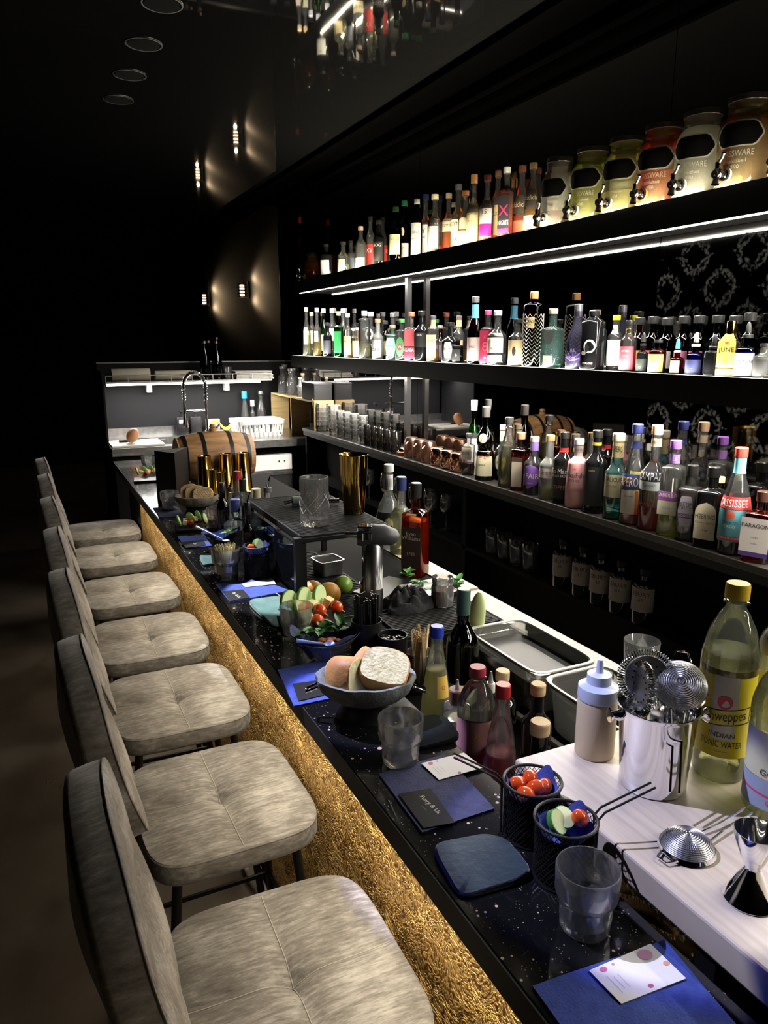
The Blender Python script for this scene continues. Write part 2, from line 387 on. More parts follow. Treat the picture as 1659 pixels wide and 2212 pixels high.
# ------------------------------------------------------------------ shell
DK = P('dull_black', (.006, .006, .006), .9, spec=.12)
DK2 = P('black_felt', (.0015, .0015, .0015), 1, spec=0)
XM = 1.85; ZC = 2.70; YEND = 11.0
def sbox(n, *a, m=matte, **k):
    mi = k.pop('bevel', 0); return struct(n, B().box(*a), m, smooth=0, bevel=mi)
sbox('floor', -4, 1.95, -2.2, YEND, -.1, 0, m=floorm)
sbox('ceiling', -4, 1.60, -2.2, YEND, ZC, ZC + .1, m=CEIL)
sbox('trim_1', 1.60, 1.95, -2.2, YEND, ZC - .004, ZC + .1, m=DK2)
sbox('trim_2', 1.60, 1.625, -2.2, YEND, ZC - .03, ZC - .006, m=DK2)
sbox('trim_3', 1.80, XM - .008, -2.2, 5.75, ZC - .055, ZC - .006, m=DK2)
sbox('wall_right', XM, 1.95, -2.2, YEND, 0, ZC - .005, m=WALLB)
sbox('wall_left', -4.1, -4, -2.2, YEND, 0, ZC + .1, m=matte)
sbox('wall_front', -4.1, 1.95, YEND, YEND + .1, 0, ZC + .1, m=matte)
sbox('wall_back', -4.1, 1.95, -2.3, -2.2, 0, ZC + .1, m=matte)
# mirror glass on the wall behind the shelves: panels butted edge to edge
for y0, y1, m, lb in ((-.6, 1.84, DAM, 'smoked glass wall panel printed with a faint scroll pattern, nearest the camera'),
                      (1.843, 3.45, MIR, 'smoked mirror panel behind the shelves next to the patterned panel'),
                      (3.453, 4.60, MIR, 'smoked mirror panel behind the shelves past the dark post'),
                      (4.603, 5.72, MIR, 'smoked mirror panel at the sink end of the shelves')):
    solo('mirror_panel', B().box(XM - .007, XM - .001, y0, y1, 1.075, ZC - .06), m, lb, 'mirror', smooth=0, group='mirror panels behind the shelves')
sbox('trim_4', XM - .006, XM - .0005, 5.72, 5.735, 1.0, ZC - .06, m=steel)
# ------------------------------------------------------------------ lights
def area(x0, x1, y0, y1, z, up, W, col=(1, .945, .85), n=1):
    L = (y1 - y0) / n
    for i in range(n):
        l = bpy.data.lights.new('led_light', 'AREA'); l.shape = 'RECTANGLE'; l.size = x1 - x0; l.size_y = L * .98; l.energy = W / n; l.color = col
        o = bpy.data.objects.new('led_light', l); COL.objects.link(o); o.location = ((x0 + x1) / 2, y0 + L * (i + .5), z)
        o.rotation_euler = (PI, 0, 0) if up else (0, 0, 0)
def spot(loc, tgt, W, ang, col=(1, .97, .93), blend=.06, rad=.012):
    l = bpy.data.lights.new('spot_light', 'SPOT'); l.energy = W; l.spot_size = math.radians(ang); l.spot_blend = blend; l.color = col; l.shadow_soft_size = rad
    o = bpy.data.objects.new('spot_light', l); COL.objects.link(o); o.location = loc
    o.rotation_euler = (Vector(tgt) - Vector(loc)).to_track_quat('-Z', 'Y').to_euler()
YS = -.35
def strip(name, x0, x1, y0, y1, z0, z1, lb, mat=LED):
    return solo(name, B().box(x0, x1, y0, y1, z0, z1), mat, lb, 'led strip', smooth=0)
# ------------------------------------------------------------------ back shelves
ZT, ZM, ZK = 2.040, 1.556, 1.072
YT, YMD, YK = 4.94, 5.06, 4.86
s = thing('wall_shelf', 'long black top wall shelf carrying whisky bottles and glass drink dispensers', 'shelf', (1.70, 0, ZT - .075), group=None)
part('shelf_board', B().box(0, .14, YS, YT, .004, .075), s, black, smooth=0)
part('fascia', B().box(-.003, 0, YS, YT, 0, .080), s, black, smooth=0)
s = thing('wall_shelf', 'long black middle wall shelf crowded with gin and bitters bottles', 'shelf', (1.70, 0, ZM - .076))
part('shelf_board', B().box(0, .14, YS, YMD, .004, .076), s, black, smooth=0)
part('fascia', B().box(-.003, 0, YS, YMD, 0, .0775), s, black, smooth=0)
strip('led_strip', 1.722, 1.732, YS + .02, YT - .02, ZT - .0745, ZT - .0715, 'bright white led strip under the top wall shelf')
area(1.72, 1.734, YS, YT - .02, ZT - .0765, False, 70, n=8)
strip('led_strip', 1.701, 1.707, YS + .02, 4.40, ZT + .0002, ZT + .003, 'led strip lighting the whisky bottles from the front lip of the top shelf', emit('led_strip_soft', (1, .9, .7), 10))
area(1.70, 1.708, YS, 4.40, ZT + .004, True, 24, n=8, col=(1, .88, .62))
strip('led_strip', 1.832, 1.838, YS + .02, 4.4, ZT + .0002, ZT + .003, 'led strip along the back edge of the top shelf behind the bottles', emit('led_strip_soft', (1, .9, .7), 10))
area(1.826, 1.838, YS, 4.4, ZT + .004, True, 30, n=8, col=(1, .88, .62))
strip('led_strip', 1.701, 1.706, YS + .02, YMD - .02, ZM + .0002, ZM + .0025, 'thin led strip on the front lip of the middle shelf', emit('led_strip_dim', (1, .93, .8), 4))
area(1.70, 1.708, YS, YMD - .02, ZM + .004, True, 22, n=8)
strip('led_strip', 1.76, 1.77, YS + .02, YMD - .05, ZM - .0755, ZM - .0725, 'led strip under the middle shelf over the liqueur bottles')
area(1.72, 1.75, YS, YMD - .05, ZM - .078, False, 84, n=8, col=(1, .93, .82))
t = thing('shelf_post', 'slim dark steel post between the two wall shelves', 'post', (1.79, 3.46, ZK))
part('post', B().box(-.012, .012, -.014, .014, 0, ZM - .078 - ZK), t, darksteel, smooth=0)
part('post', B().box(-.012, .012, -.014, .014, ZM - ZK + .001, ZT - .077 - ZK), t, darksteel, smooth=0)
# back counter with open cabinets
t = thing('back_counter', 'long black back bar counter with open shelves below', 'counter', (1.70, 0, 0))
part('worktop', B().box(-.004, .142, YS, YK, ZK - .022, ZK), t, noisy('dark_slate', (.02, .019, .018), (.05, .047, .042), 14, rough=.4), smooth=0, bevel=.002)
part('edge_rail', B().box(.004, .02, YS, YK, ZK - .05, ZK - .0225), t, black, smooth=0)
for i, y in enumerate((-.3, 1.15, 2.75, 4.0, 4.84)): part('divider', B().box(.02, .142, y, y + .03, .1, ZK - .0225), t, DK, smooth=0)
part('shelf_board', B().box(.02, .142, -.27, 4.84, .735, .75), t, DK, smooth=0)
part('shelf_board', B().box(.02, .142, -.27, 4.84, .36, .375), t, DK, smooth=0)
part('back_panel', B().box(.142, .148, YS, YK, .1, ZK - .0225), t, DK, smooth=0)
part('plinth', B().box(.03, .142, YS, YK, 0, .1), t, black, smooth=0)
# ------------------------------------------------------------------ bar
XB = .445; ZB = .93; YB0, YB1 = -.35, 4.80
t = thing('bar_counter', 'long black granite bar with glittering flecks and an embossed gold front', 'bar', (0, 0, 0))
part('worktop', B().box(XB, .65, YB0, YB1, ZB - .04, ZB), t, GRANITE, smooth=0, bevel=.002, label='black granite slab with copper coloured flecks')
part('edge_dark_strip', B().box(XB - .0025, XB - .0002, YB0, YB1, ZB - .041, ZB - .001), t, P('edge_black', (.010, .009, .008), .6, spec=.2), smooth=0)  # matte strip added over the slab edge to keep it dark
part('front_panel', B().box(.520, .53, YB0, 4.30, .12, ZB - .0405), t, GOLDW, smooth=0, label='embossed gold front panel')
part('end_panel', B().box(.520, .53, 4.30, YB1, .12, ZB - .0405), t, black, smooth=0)
part('plinth', B().box(.55, .62, YB0, YB1, 0, .12), t, matte, smooth=0)
part('inner_panel', B().box(.632, .65, YB0, YB1, .12, ZB - .0405), t, black, smooth=0)
part('bottom_board', B().box(.531, .631, YB0, YB1, .12, .14), t, black, smooth=0)
strip('led_strip', .494, .502, YB0 + .02, 4.28, ZB - .0445, ZB - .041, 'led strip hidden under the bar top lighting the gold front', emit('led_strip_warm', (1, .9, .7), 8))
area(.48, .505, YB0, 4.30, ZB - .046, False, 17, n=8, col=(1, .9, .72))
DK = P('dull_black', (.006, .006, .006), .9, spec=.15)
# bartender station behind the bar
ZW = .88
st = P('station_steel', (.35, .34, .32), .6)
ZSR = .79
t = thing('bartender_station', 'steel and black work station behind the bar with a pale top and sunken well', 'counter', (0, 0, 0))
whitetop = noisy('pale_worktop', (.17, .16, .145), (.23, .22, .20), 40, rough=.45)
part('worktop', B().box(1.16, 1.245, .2, 3.2, ZW - .03, ZW), t, whitetop, smooth=0, bevel=.002, label='pale composite edge strip')
part('worktop', B().box(.655, 1.1595, 1.62, 3.2, ZW - .03, ZW), t, DK, smooth=0)
part('well_floor', B().box(.655, 1.1595, .0, 1.6195, .70, .715), t, DK, smooth=0)
part('front_panel', B().box(1.215, 1.235, .2, 2.9, .1, ZW - .0305), t, black, smooth=0)
part('well_wall', B().box(.655, 1.1595, 1.602, 1.6195, .7155, ZW - .0305), t, black, smooth=0)
part('well_wall', B().box(1.15, 1.1595, .2, 1.60, .7155, ZW), t, black, smooth=0)
part('rail', B().box(.945, .957, .93, 1.60, .805, .815), t, st, smooth=0)
part('rail', B().box(1.138, 1.1495, .93, 1.60, .805, .815), t, st, smooth=0)
part('raised_shelf', B().box(.656, 1.0, 3.04, 3.50, ZB - .012, ZB).box(.656, .67, 3.04, 3.06, ZW + .0005, ZB - .012).box(.98, 1.0, 3.04, 3.06, ZW + .0005, ZB - .012), t, DK, smooth=0)
part('bottle_well', B().box(.66, .944, .91, 1.60, ZSR - .012, ZSR), t, DK, smooth=0)
part('worktop', B().box(.655, 1.245, 3.2001, 4.25, ZW - .03, ZW), t, DK, smooth=0)
# ------------------------------------------------------------------ bar stools
def cushion(hx, hy, th, sq, dome, fn, nr=34, na=168, back=True, tuft=1.0):
    b = B(); rings = []
    p = 2 + sq * 10
    def pt(k, a):
        c, s_ = math.cos(a), math.sin(a)
        return (k * hx * math.copysign(abs(c) ** (2 / p), c), k * hy * math.copysign(abs(s_) ** (2 / p), s_))
    def top(x, y, k):
        g = .0055 * tuft * (math.exp(-(x / .0045) ** 2) + math.exp(-(y / .0045) ** 2)) * (1 - k ** 6)
        g += .012 * tuft * math.exp(-(math.hypot(x, y) / .03) ** 2) + .006 * tuft * (math.exp(-(x / .03) ** 2) + math.exp(-(y / .03) ** 2)) * (1 - k ** 4)
        return th / 2 + dome * (1 - k ** 4) - g
    for j in range(nr + 1):
        k = max(.004, math.sin(j / nr * PI / 2) ** .9)
        rings.append([fn(*pt(k * .985, PI * 2 * i / na), top(*pt(k * .985, PI * 2 * i / na), k)) for i in range(na)])
    for kk, w_ in ((.997, th / 2 - .004), (1, th / 2 - .010), (1.004, 0), (1, -th / 2 + .01), (.985, -th / 2 + .002), (.95, -th / 2)):
        rings.append([fn(*pt(kk, PI * 2 * i / na), w_) for i in range(na)])
    rings.append([fn(*pt(.4, PI * 2 * i / na), -th / 2 - (.012 if back else 0)) for i in range(na)])
    b.loft(rings[::-1], 0); return b, top, pt
def make_stool():
    t = thing('bar_stool', '', 'bar stool', (0, 0, 0))
    ZS = .62; th = .052; hx, hy = .19, .213
    f1 = lambda x, y, w_: (x, y, ZS - th / 2 - .006 + w_)
    b, top, pt = cushion(hx, hy, th, .32, .007, f1)
    seat = part('seat', b, t, VEL, smooth=60)
    pr = B(); n = 96
    pr.tube([f1(*pt(.995, 2 * PI * i / n), th / 2 - .004) for i in range(n)], .0022, 6, closed=True)
    part('piping', pr, seat, VEL, smooth=60)
    sb = B()
    sb.tube([f1(0.0012, y * hy / 20, top(0, y * hy / 20, abs(y) / 20) + .0006) for y in range(-19, 20)], .0009, 5)
    sb.tube([f1(x * hx / 20, .0012, top(x * hx / 20, 0, abs(x) / 20) + .0006) for x in range(-19, 20)], .0007, 5)
    part('stitching', sb, seat, THREAD, label='pale stitched seam')
    H = .40
    def f2(u, v, w_):      # v up the back, u across
        k = (v + H / 2) / H
        sx = 1 - .22 * max(0, k - .35) ** 1.3 - .55 * max(0, .38 - k) ** 1.4
        x = -.205 - .085 * k - .02 * math.sin(k * PI) + .42 * u * u * (1 - .25 * k); z = ZS + .012 + H * k
        return (x + w_, -u * sx, z + w_ * .2)
    b2, top2, pt2 = cushion(.205, H / 2, .058, .12, .018, lambda u, v, w_: f2(u, v, w_), tuft=.9)
    back = part('backrest', b2, t, VEL, smooth=60)
    pr = B()
    pr.tube([f2(*pt2(.995, 2 * PI * i / n), 0.060 / 2 - .004) for i in range(n)], .002, 6, closed=True)
    part('piping', pr, back, VEL, smooth=60)
    for sx in (-1, 1):
        for sy in (-1, 1):
            l = B(); l.tube([(sx * .13, sy * .15, ZS - .066), (sx * .185, sy * .19, .005)], .011, 10)
            part('leg', l, t, blkmet)
            if sx < 0:
                l = B(); l.tube([(-.13, sy * .10, ZS - .07), (-.215, sy * .10, ZS - .06), (-.238, sy * .10, ZS + .0), (-.252, sy * .10, ZS + .18)], .008, 8)
                part('back_bracket', l, t, blkmet)
    l = B(); zf = .22; k = .165
    l.tube([(-k, -.172, zf), (k, -.172, zf), (k, .172, zf), (-k, .172, zf)], .008, 8, closed=True)
    part('foot_ring', l, t, blkmet)
    l = B(); l.box(-.14, .14, -.16, .16, ZS - .070, ZS - .062); part('seat_plate', l, t, blkmet, smooth=0)
    return t
who = ['nearest the camera', 'second from the camera', 'third from the camera', 'in the middle of the row of seven', 'third from the far end', 'second from the far end', 'at the far end of the row']
base_stool = make_stool()
for i, (x, y) in enumerate(((.308, 1.00), (.318, 1.562), (.316, 2.105), (.316, 2.632), (.318, 3.205), (.319, 3.80), (.318, 4.366))):
    lb = 'grey-brown tufted velvet bar stool ' + who[i]
    if i == 0: s = base_stool; s['label'] = lb; s.location = (x, y, 0); s['group'] = 'bar stools along the gold bar front'
    else: s = dup(base_stool, (x, y, 0), 0, lb)
    s.rotation_euler = (0, 0, (-.02, .015, 0, -.015, .02, 0, .01)[i])
# ------------------------------------------------------------------ bottles
# silhouettes: (radius factor or absolute neck, height factor); 'N' marks the neck radius
def prof(kind, r, H, nk=None):
    n = nk or min(.0145, r * .42)
    q = {
        'std': [(.94, 0), (1, .02), (1, .60), (.93, .66), (.60, .72), ('n', .78), ('n', 1)],
        'low': [(.94, 0), (1, .02), (1, .52), (.95, .58), (.62, .65), ('n', .70), ('n', 1)],
        'wine': [(.94, 0), (1, .02), (1, .58), (.90, .66), (.55, .76), ('n', .83), ('n', 1)],
        'long': [(.94, 0), (1, .02), (1, .50), (.85, .60), (.55, .70), ('n', .80), ('n', 1)],
        'slope': [(.94, 0), (1, .02), (1, .42), (.82, .58), (.52, .74), ('n', .84), ('n', 1)],
        'sq': [(.96, 0), (1, .015), (1, .66), (.9, .70), (.45, .735), ('n', .75), ('n', 1)],
        'sqlow': [(.96, 0), (1, .015), (1, .72), (.9, .76), (.42, .79), ('n', .80), ('n', 1)],
        'tube': [(.96, 0), (1, .01), (1, .84), (.9, .88), (.45, .905), ('n', .91), ('n', 1)],
        'drop': [(.95, 0), (1, .02), (1, .62), (.92, .70), (.6, .75), ('n', .77), ('n', 1)],
        'friar': [(1.05, 0), (1.08, .02), (.95, .40), (.72, .47), (.95, .56), (.85, .66), (.55, .74), ('n', .80), ('n', 1)],
        'round': [(.80, 0), (.95, .04), (1, .25), (.98, .42), (.75, .56), (.45, .66), ('n', .72), ('n', 1)],
        'brace': [(.92, 0), (1, .02), (1.02, .3), (.92, .62), (.86, .70), (.5, .76), ('n', .79), ('n', 1)],
        'cone': [(.96, 0), (1, .02), (.98, .25), (.72, .58), (.45, .82), ('n', .90), ('n', 1)],
        'tin': [(1, 0), (1, .02), (1, .84), (.8, .88), (.45, .93), ('n', .95), ('n', 1)],
    }[kind]
    return [((n if k == 'n' else k * r), t * H) for k, t in q]
SQ = ('sq', 'sqlow')
def smooth_prof(p, sub=3):
    """Catmull-Rom through the silhouette so shoulders are round"""
    o = []
    for i in range(len(p) - 1):
        a = p[max(i - 1, 0)]; b = p[i]; c = p[i + 1]; d = p[min(i + 2, len(p) - 1)]
        o.append(b)
        if abs(b[0] - c[0]) < 1e-5: continue
        for j in range(1, sub + 1):
            t = j / (sub + 1)
            r = .5 * (2 * b[0] + (c[0] - a[0]) * t + (2 * a[0] - 5 * b[0] + 4 * c[0] - d[0]) * t * t + (3 * b[0] - a[0] - 3 * c[0] + d[0]) * t ** 3)
            r = min(max(r, min(b[0], c[0])), max(b[0], c[0]))
            o.append((r, b[1] + (c[1] - b[1]) * t))
    o.append(p[-1]); return o
def r_at(p, h):
    for (a, x), (b, y) in zip(p, p[1:]):
        if x <= h <= y: return a + (b - a) * ((h - x) / (y - x + 1e-9))
    return p[-1][0]
def patch(b, p, a0, half, z0, z1, off, mi, sq=False, n=14, m=4, shape=None, ky=1):
    def fn(u, v):
        z = z0 + (z1 - z0) * v
        x = (u - .5) * 2
        if shape == 'oval':
            k = math.sqrt(max(0, 1 - (2 * v - 1) ** 2)); x *= k
        elif shape == 'arch': 
            if v > .7: x *= math.sqrt(max(0, 1 - ((v - .7) / .3) ** 2))
        elif shape == 'plaque':
            x *= 1 - .42 * abs(2 * v - 1) ** 3 + .05 * math.cos(v * PI * 4)
        r = r_at(p, z) + off
        if sq: return (r * math.cos(a0) - x * half * r * math.sin(a0), r * math.sin(a0) + x * half * r * math.cos(a0), z)
        a = a0 + x * half
        return (r * math.cos(a), r * math.sin(a), z)
    return b.sheet(fn, n, m if not shape else 12, mi)
def lettering(b, p, a0, z, h, s, mi, off, sq=False, maxhalf=1.0, dx=0):
    r = r_at(p, z) + off
    if sq: fn = lambda x, y: (r * math.cos(a0) - x * math.sin(a0), r * math.sin(a0) + x * math.cos(a0), z + y)
    else:
        def fn(x, y):
            q = r_at(p, z + y) + off; a = a0 + x / r
            return (q * math.cos(a), q * math.sin(a), z + y)
    return b.text(s, h, mi, fn, maxw=2 * maxhalf * r * .92, dx=dx)
def bottle(loc, H, r, kind, gl, liquid, fill, cap, labels, label, cat='bottle', name='bottle', group=None, nk=None, face=None, caph=None, capr=None, extra=None, capmat2=None, n=28):
    """cap: (colour or material, kind). labels: list of dicts (z0,z1 fractions, colour, half angle, text rows)"""
    t = thing(name, label, cat, loc, 0, group)
    sq = kind in SQ; s = .18 if sq else 0
    ch = caph or (.09 * H if kind not in ('tube',) else .1 * H); Hb = H - ch * .55
    p = smooth_prof(prof(kind, r, Hb, nk)); nkr = p[-1][0]
    neck0 = prof(kind, r, Hb, nk)[-2][1]
    fa = face if face is not None else math.atan2(-loc[1], -loc[0])
    sqrot = fa if sq else 0
    def bring(rr, h):
        # shoulders of square bottles turn round towards the neck
        k = s if (sq and h < neck0 - .004) else 0
        return ring(0, 0, h, rr, rr * (.92 if k else 1), n, k, sqrot)
    b = B(); b.loft([bring(a, h) for a, h in p], 0)
    part('glass_body', b, t, gl, smooth=35 if sq else 50)
    if liquid and fill > 0:
        top = fill * Hb; w_ = .0022
        q = [(max(a - w_, .003), max(h, .006)) for a, h in p if h < top] + [(max(r_at(p, top) - w_, .003), top)]
        part('liquid', B().loft([bring(a, h) for a, h in q], 0), t, LQ[liquid] if isinstance(liquid, str) else liquid, smooth=35 if sq else 50)
    cm = cap if not isinstance(cap, tuple) else capm(cap)
    cr = capr or nkr * 1.13
    b = B()
    if caph and caph > .05 and not capr: b.lathe([(cr, H - ch), (cr, H - .002), (cr * .9, H)], 0)
    else: b.lathe([(cr, H - ch), (cr * 1.03, H - ch + .003), (cr * 1.03, H - .002), (cr * .92, H)], 0, n=24)
    part('cap', b, t, cm, smooth=35)
    for L in labels:
        z0, z1 = L['z'][0] * Hb, L['z'][1] * Hb; half = L.get('half', 1.05 if not sq else .8)
        a0 = fa + L.get('da', 0)
        b = B(); ms = [colr(L['c'], .55)]
        if L.get('wrap'):
            q = [(r_at(p, z0 + (z1 - z0) * i / 4) + .0006, z0 + (z1 - z0) * i / 4) for i in range(5)]
            b.lathe(q, 0, n=n, c0=False, c1=False, sq=s, rot=sqrot)
        else: patch(b, p, a0, half, z0, z1, .0007, 0, sq, shape=L.get('shape'))
        for i, band in enumerate(L.get('bands', [])):    # coloured fields printed on the label: (v0, v1, colour[, half, shape])
            ms.append(colr(band[2], .5))
            patch(b, p, a0 + (band[5] if len(band) > 5 else 0), band[3] if len(band) > 3 else half * .995, z0 + (z1 - z0) * band[0], z0 + (z1 - z0) * band[1], .0009, len(ms) - 1, sq, shape=band[4] if len(band) > 4 else None)
        for (txt, v, hh, tc) in L.get('t', []):
            ms.append(colr(tc, .5)); lettering(b, p, a0, z0 + (z1 - z0) * v, hh * (z1 - z0), txt, len(ms) - 1, .0012, sq, half * (1 if not sq else 1))
        part('label' if z0 < .6 * Hb else 'neck_label', b, t, ms, smooth=50)
    if extra: extra(t, p, fa, Hb, nkr)
    return t
ROWF, ROWB = 1.744, 1.806
SH = dict(T=ZT, M=ZM, K=ZK)
def lb(c, z=(.12, .55), t=(), half=None, **k):
    d = dict(c=c, z=z, t=t); d.update(k)
    if half: d['half'] = half
    return d
K_ = (.02, .02, .02); W_ = (.85, .85, .82); CR = (.80, .72, .50)
placed = []
def shelf_bottle(sh, px, py, row, wpx, kind, gl, liquid, fill, cap, labels, label, group, turn=.0, H=None, X=None, **k):
    X = X or {'f': ROWF, 'b': ROWB, 'm': 1.772}[row]; y, zt = ATX(px, py, X); z = SH[sh]
    d = depth((X, y, z)); r = wpx / 2 * d / F
    h = H or (zt - z)
    r = min(r, 1.838 - X, X - 1.704) if kind != 'jar' else r
    for (s2, x2, y2, r2) in placed:      # keep neighbours from touching
        if s2 == sh:
            dd = math.hypot(X - x2, y - y2); mn = (r + r2) * 1.03
            if dd < mn:
                need = math.sqrt(max(mn * mn - (X - x2) ** 2, 0)); y = y2 + (need if y > y2 else -need)
    placed.append((sh, X, y, r))
    fa = math.atan2(-y * (.55), -X)
    fa = PI + math.atan2(y * (.5 + turn), X)
    return bottle((X, y, z + .0005), h, r, kind, gl, liquid, fill, cap, labels, label, face=fa, group=group, **k)
GT = 'bottles on the top wall shelf'; GM = 'bottles on the middle wall shelf'; GK = 'liqueur bottles on the back counter'
def L1(c=CR, **k): return [lb(c, **k)]
top = [
 (647, 470, 'f', 17, 'long', BRN, 'amber', .55, (.25, .02, .01), [], 'slender tall amber bottle with dark red capsule at the far end of the top shelf', {}),
 (704, 527, 'f', 27, 'drop', BLK, None, 0, (.02, .02, .02), [lb(W_, (.06, .52), [('PX', .8, .1, K_)], .75)], 'squat black bottle with a plain white label at the far end of the top shelf', {}),
 (741, 522, 'f', 25, 'low', CLR, 'pale', .3, (.03, .03, .03), [lb((.55, .45, .25), (.1, .45), [], .6)], 'short clear flask with black cap right of the squat black bottle', {}),
 (758, 520, 'b', 20, 'std', CLR, 'dark', .4, (.02, .02, .02), [lb((.05, .06, .09), (.1, .5))], 'small clear bottle with dark label behind the short flask', {}),
 (779, 489, 'f', 23, 'std', CLR, 'water', .6, (.55, .4, .3), [lb(CR, (.03, .28), [('TEQUILA', .5, .22, K_)])], 'tall clear bottle with cork and cream label low on its body', {}),
 (800, 468, 'b', 21, 'wine', CLR, 'water', .5, (.02, .02, .02), [lb((.45, .03, .03), (.1, .5), [('XT', .7, .2, W_)])], 'clear bottle with black cap and tall red and white label', {}),
 (818, 476, 'f', 24, 'std', BLK, None, 0, (.03, .03, .03), [lb((.02, .02, .025), (.1, .55), [('BOG', .82, .16, W_)])], 'short necked black bottle with dark label on the top shelf', {}),
 (855, 447, 'f', 26, 'wine', DGR, 'dark', .6, (.02, .05, .02), [lb((.75, .66, .36), (.14, .52), [('CAOL ILA', .78, .13, K_)])], 'dark green bottle with green cap and tall yellow cream label', {}),
 (874, 434, 'b', 25, 'std', DGR, 'dark', .6, (.02, .16, .07), [lb(CR, (.02, .33), [('ISLAY', .75, .12, K_)]), lb(CR, (.45, .6), [], .3, shape='oval')], 'dark green bottle with green neck, tan cap top and small oval neck badge', {}),
 (901, 430, 'f', 24, 'wine', DGR, 'dark', .4, (.8, .8, .78), [lb((.82, .82, .8), (.05, .62), [('STAWL', .7, .12, (.2, .2, .25)), ('single malt', .5, .06, K_)])], 'green bottle with white screw cap and plain white label on the top shelf', {}),
 (920, 420, 'b', 27, 'low', CLR, 'amber', .2, (.02, .03, .1), [lb((.85, .83, .75), (.04, .55), [('Y', .8, .16, K_), ('BIRD', .6, .08, K_)])], 'clear bottle with navy cap and white label with a standing bird', {}),
 (940, 420, 'f', 31, 'low', CLR, 'amber', .14, (.8, .72, .5), [lb((.05, .05, .05), (.05, .64), half=.95, bands=[(.06, .94, (.85, .82, .7), .8)], t=[('PORT', .8, .1, K_)])], 'clear bottle with cream cork and black framed cream label', {}),
 (970, 417, 'b', 27, 'low', CLR, 'amber', .38, (.5, .38, .25), [lb(CR, (.38, .6), [('CLYNE', .5, .2, K_)])], 'clear whisky bottle with small cream label above amber spirit', {}),
 (991, 398, 'b', 29, 'low', CLR, 'gold', .3, (.08, .09, .1), [lb((.72, .66, .45), (.06, .5), [('OYNE', .85, .14, K_), ('ARS', .3, .12, K_)])], 'clear bottle with slate grey cap and cream label on the top shelf', {}),
 (1006, 412, 'f', 31, 'low', CLR, 'gold', .5, (.6, .25, .1), [lb((.85, .78, .42), (.03, .3), []), lb(CR, (.33, .55), [], .6, shape='arch')], 'squat whisky bottle with orange cap and pale yellow double label', {}),
 (1025, 377, 'f', 29, 'low', CLR, 'gold', .55, (.75, .4, .15), [lb((.80, .70, .40), (.05, .62), [('ARDMORE', .75, .07, K_), ('distillery', .55, .04, K_)])], 'tall whisky bottle with bright orange cap and big pale yellow label', dict(caph=.035)),
 (1054, 378, 'f', 30, 'low', CLR, 'amber', .13, (.14, .03, .03), [lb((.85, .84, .8), (.08, .66), [('THE', .95, .05, K_), ('GLENLIVET', .84, .1, K_), ('15', .68, .12, K_)], bands=[(.02, .36, (.75, .02, .28))])], 'whisky bottle with burgundy cap, half white and half pink label', {}),
 (1077, 368, 'b', 27, 'std', CLR, 'amber', .5, (.4, .22, .12), [lb((.72, .58, .28), (.12, .55), [('ROCKER', .72, .13, K_)])], 'amber whisky bottle with brown cap behind the white capped one', {}),
 (1096, 361, 'f', 31, 'sq', CLR, 'org', .66, (.82, .83, .84), [lb((.03, .03, .04), (.06, .62), [('NIGHTS', .30, .13, W_), ('X', .62, .3, (.8, .05, .15))], bands=[(.03, .15, (.8, .03, .2))])], 'square bottle of bright orange spirit with white screw cap and black label', {}),
 (1129, 358, 'b', 33, 'slope', CLR, 'org', .34, (.13, .05, .03), [lb((.55, .22, .12), (.06, .26), []), lb((.05, .04, .03), (.36, .62), [('fiddich', .5, .3, (.8, .7, .4))], shape='plaque')], 'three sided whisky bottle with brown cap and dark neck badge', {}),
 (1153, 352, 'f', 33, 'slope', CLR, 'gold', .36, (.28, .2, .1), [lb((.75, .6, .42), (.06, .26), []), lb((.05, .04, .03), (.40, .66), [('fiddich', .5, .3, (.8, .7, .4))], shape='plaque')], 'whisky bottle with olive gold cap and dark badge right beside the first glass dispenser', {}),
]
for q in top: shelf_bottle('T', *q[:11], GT, **q[11])
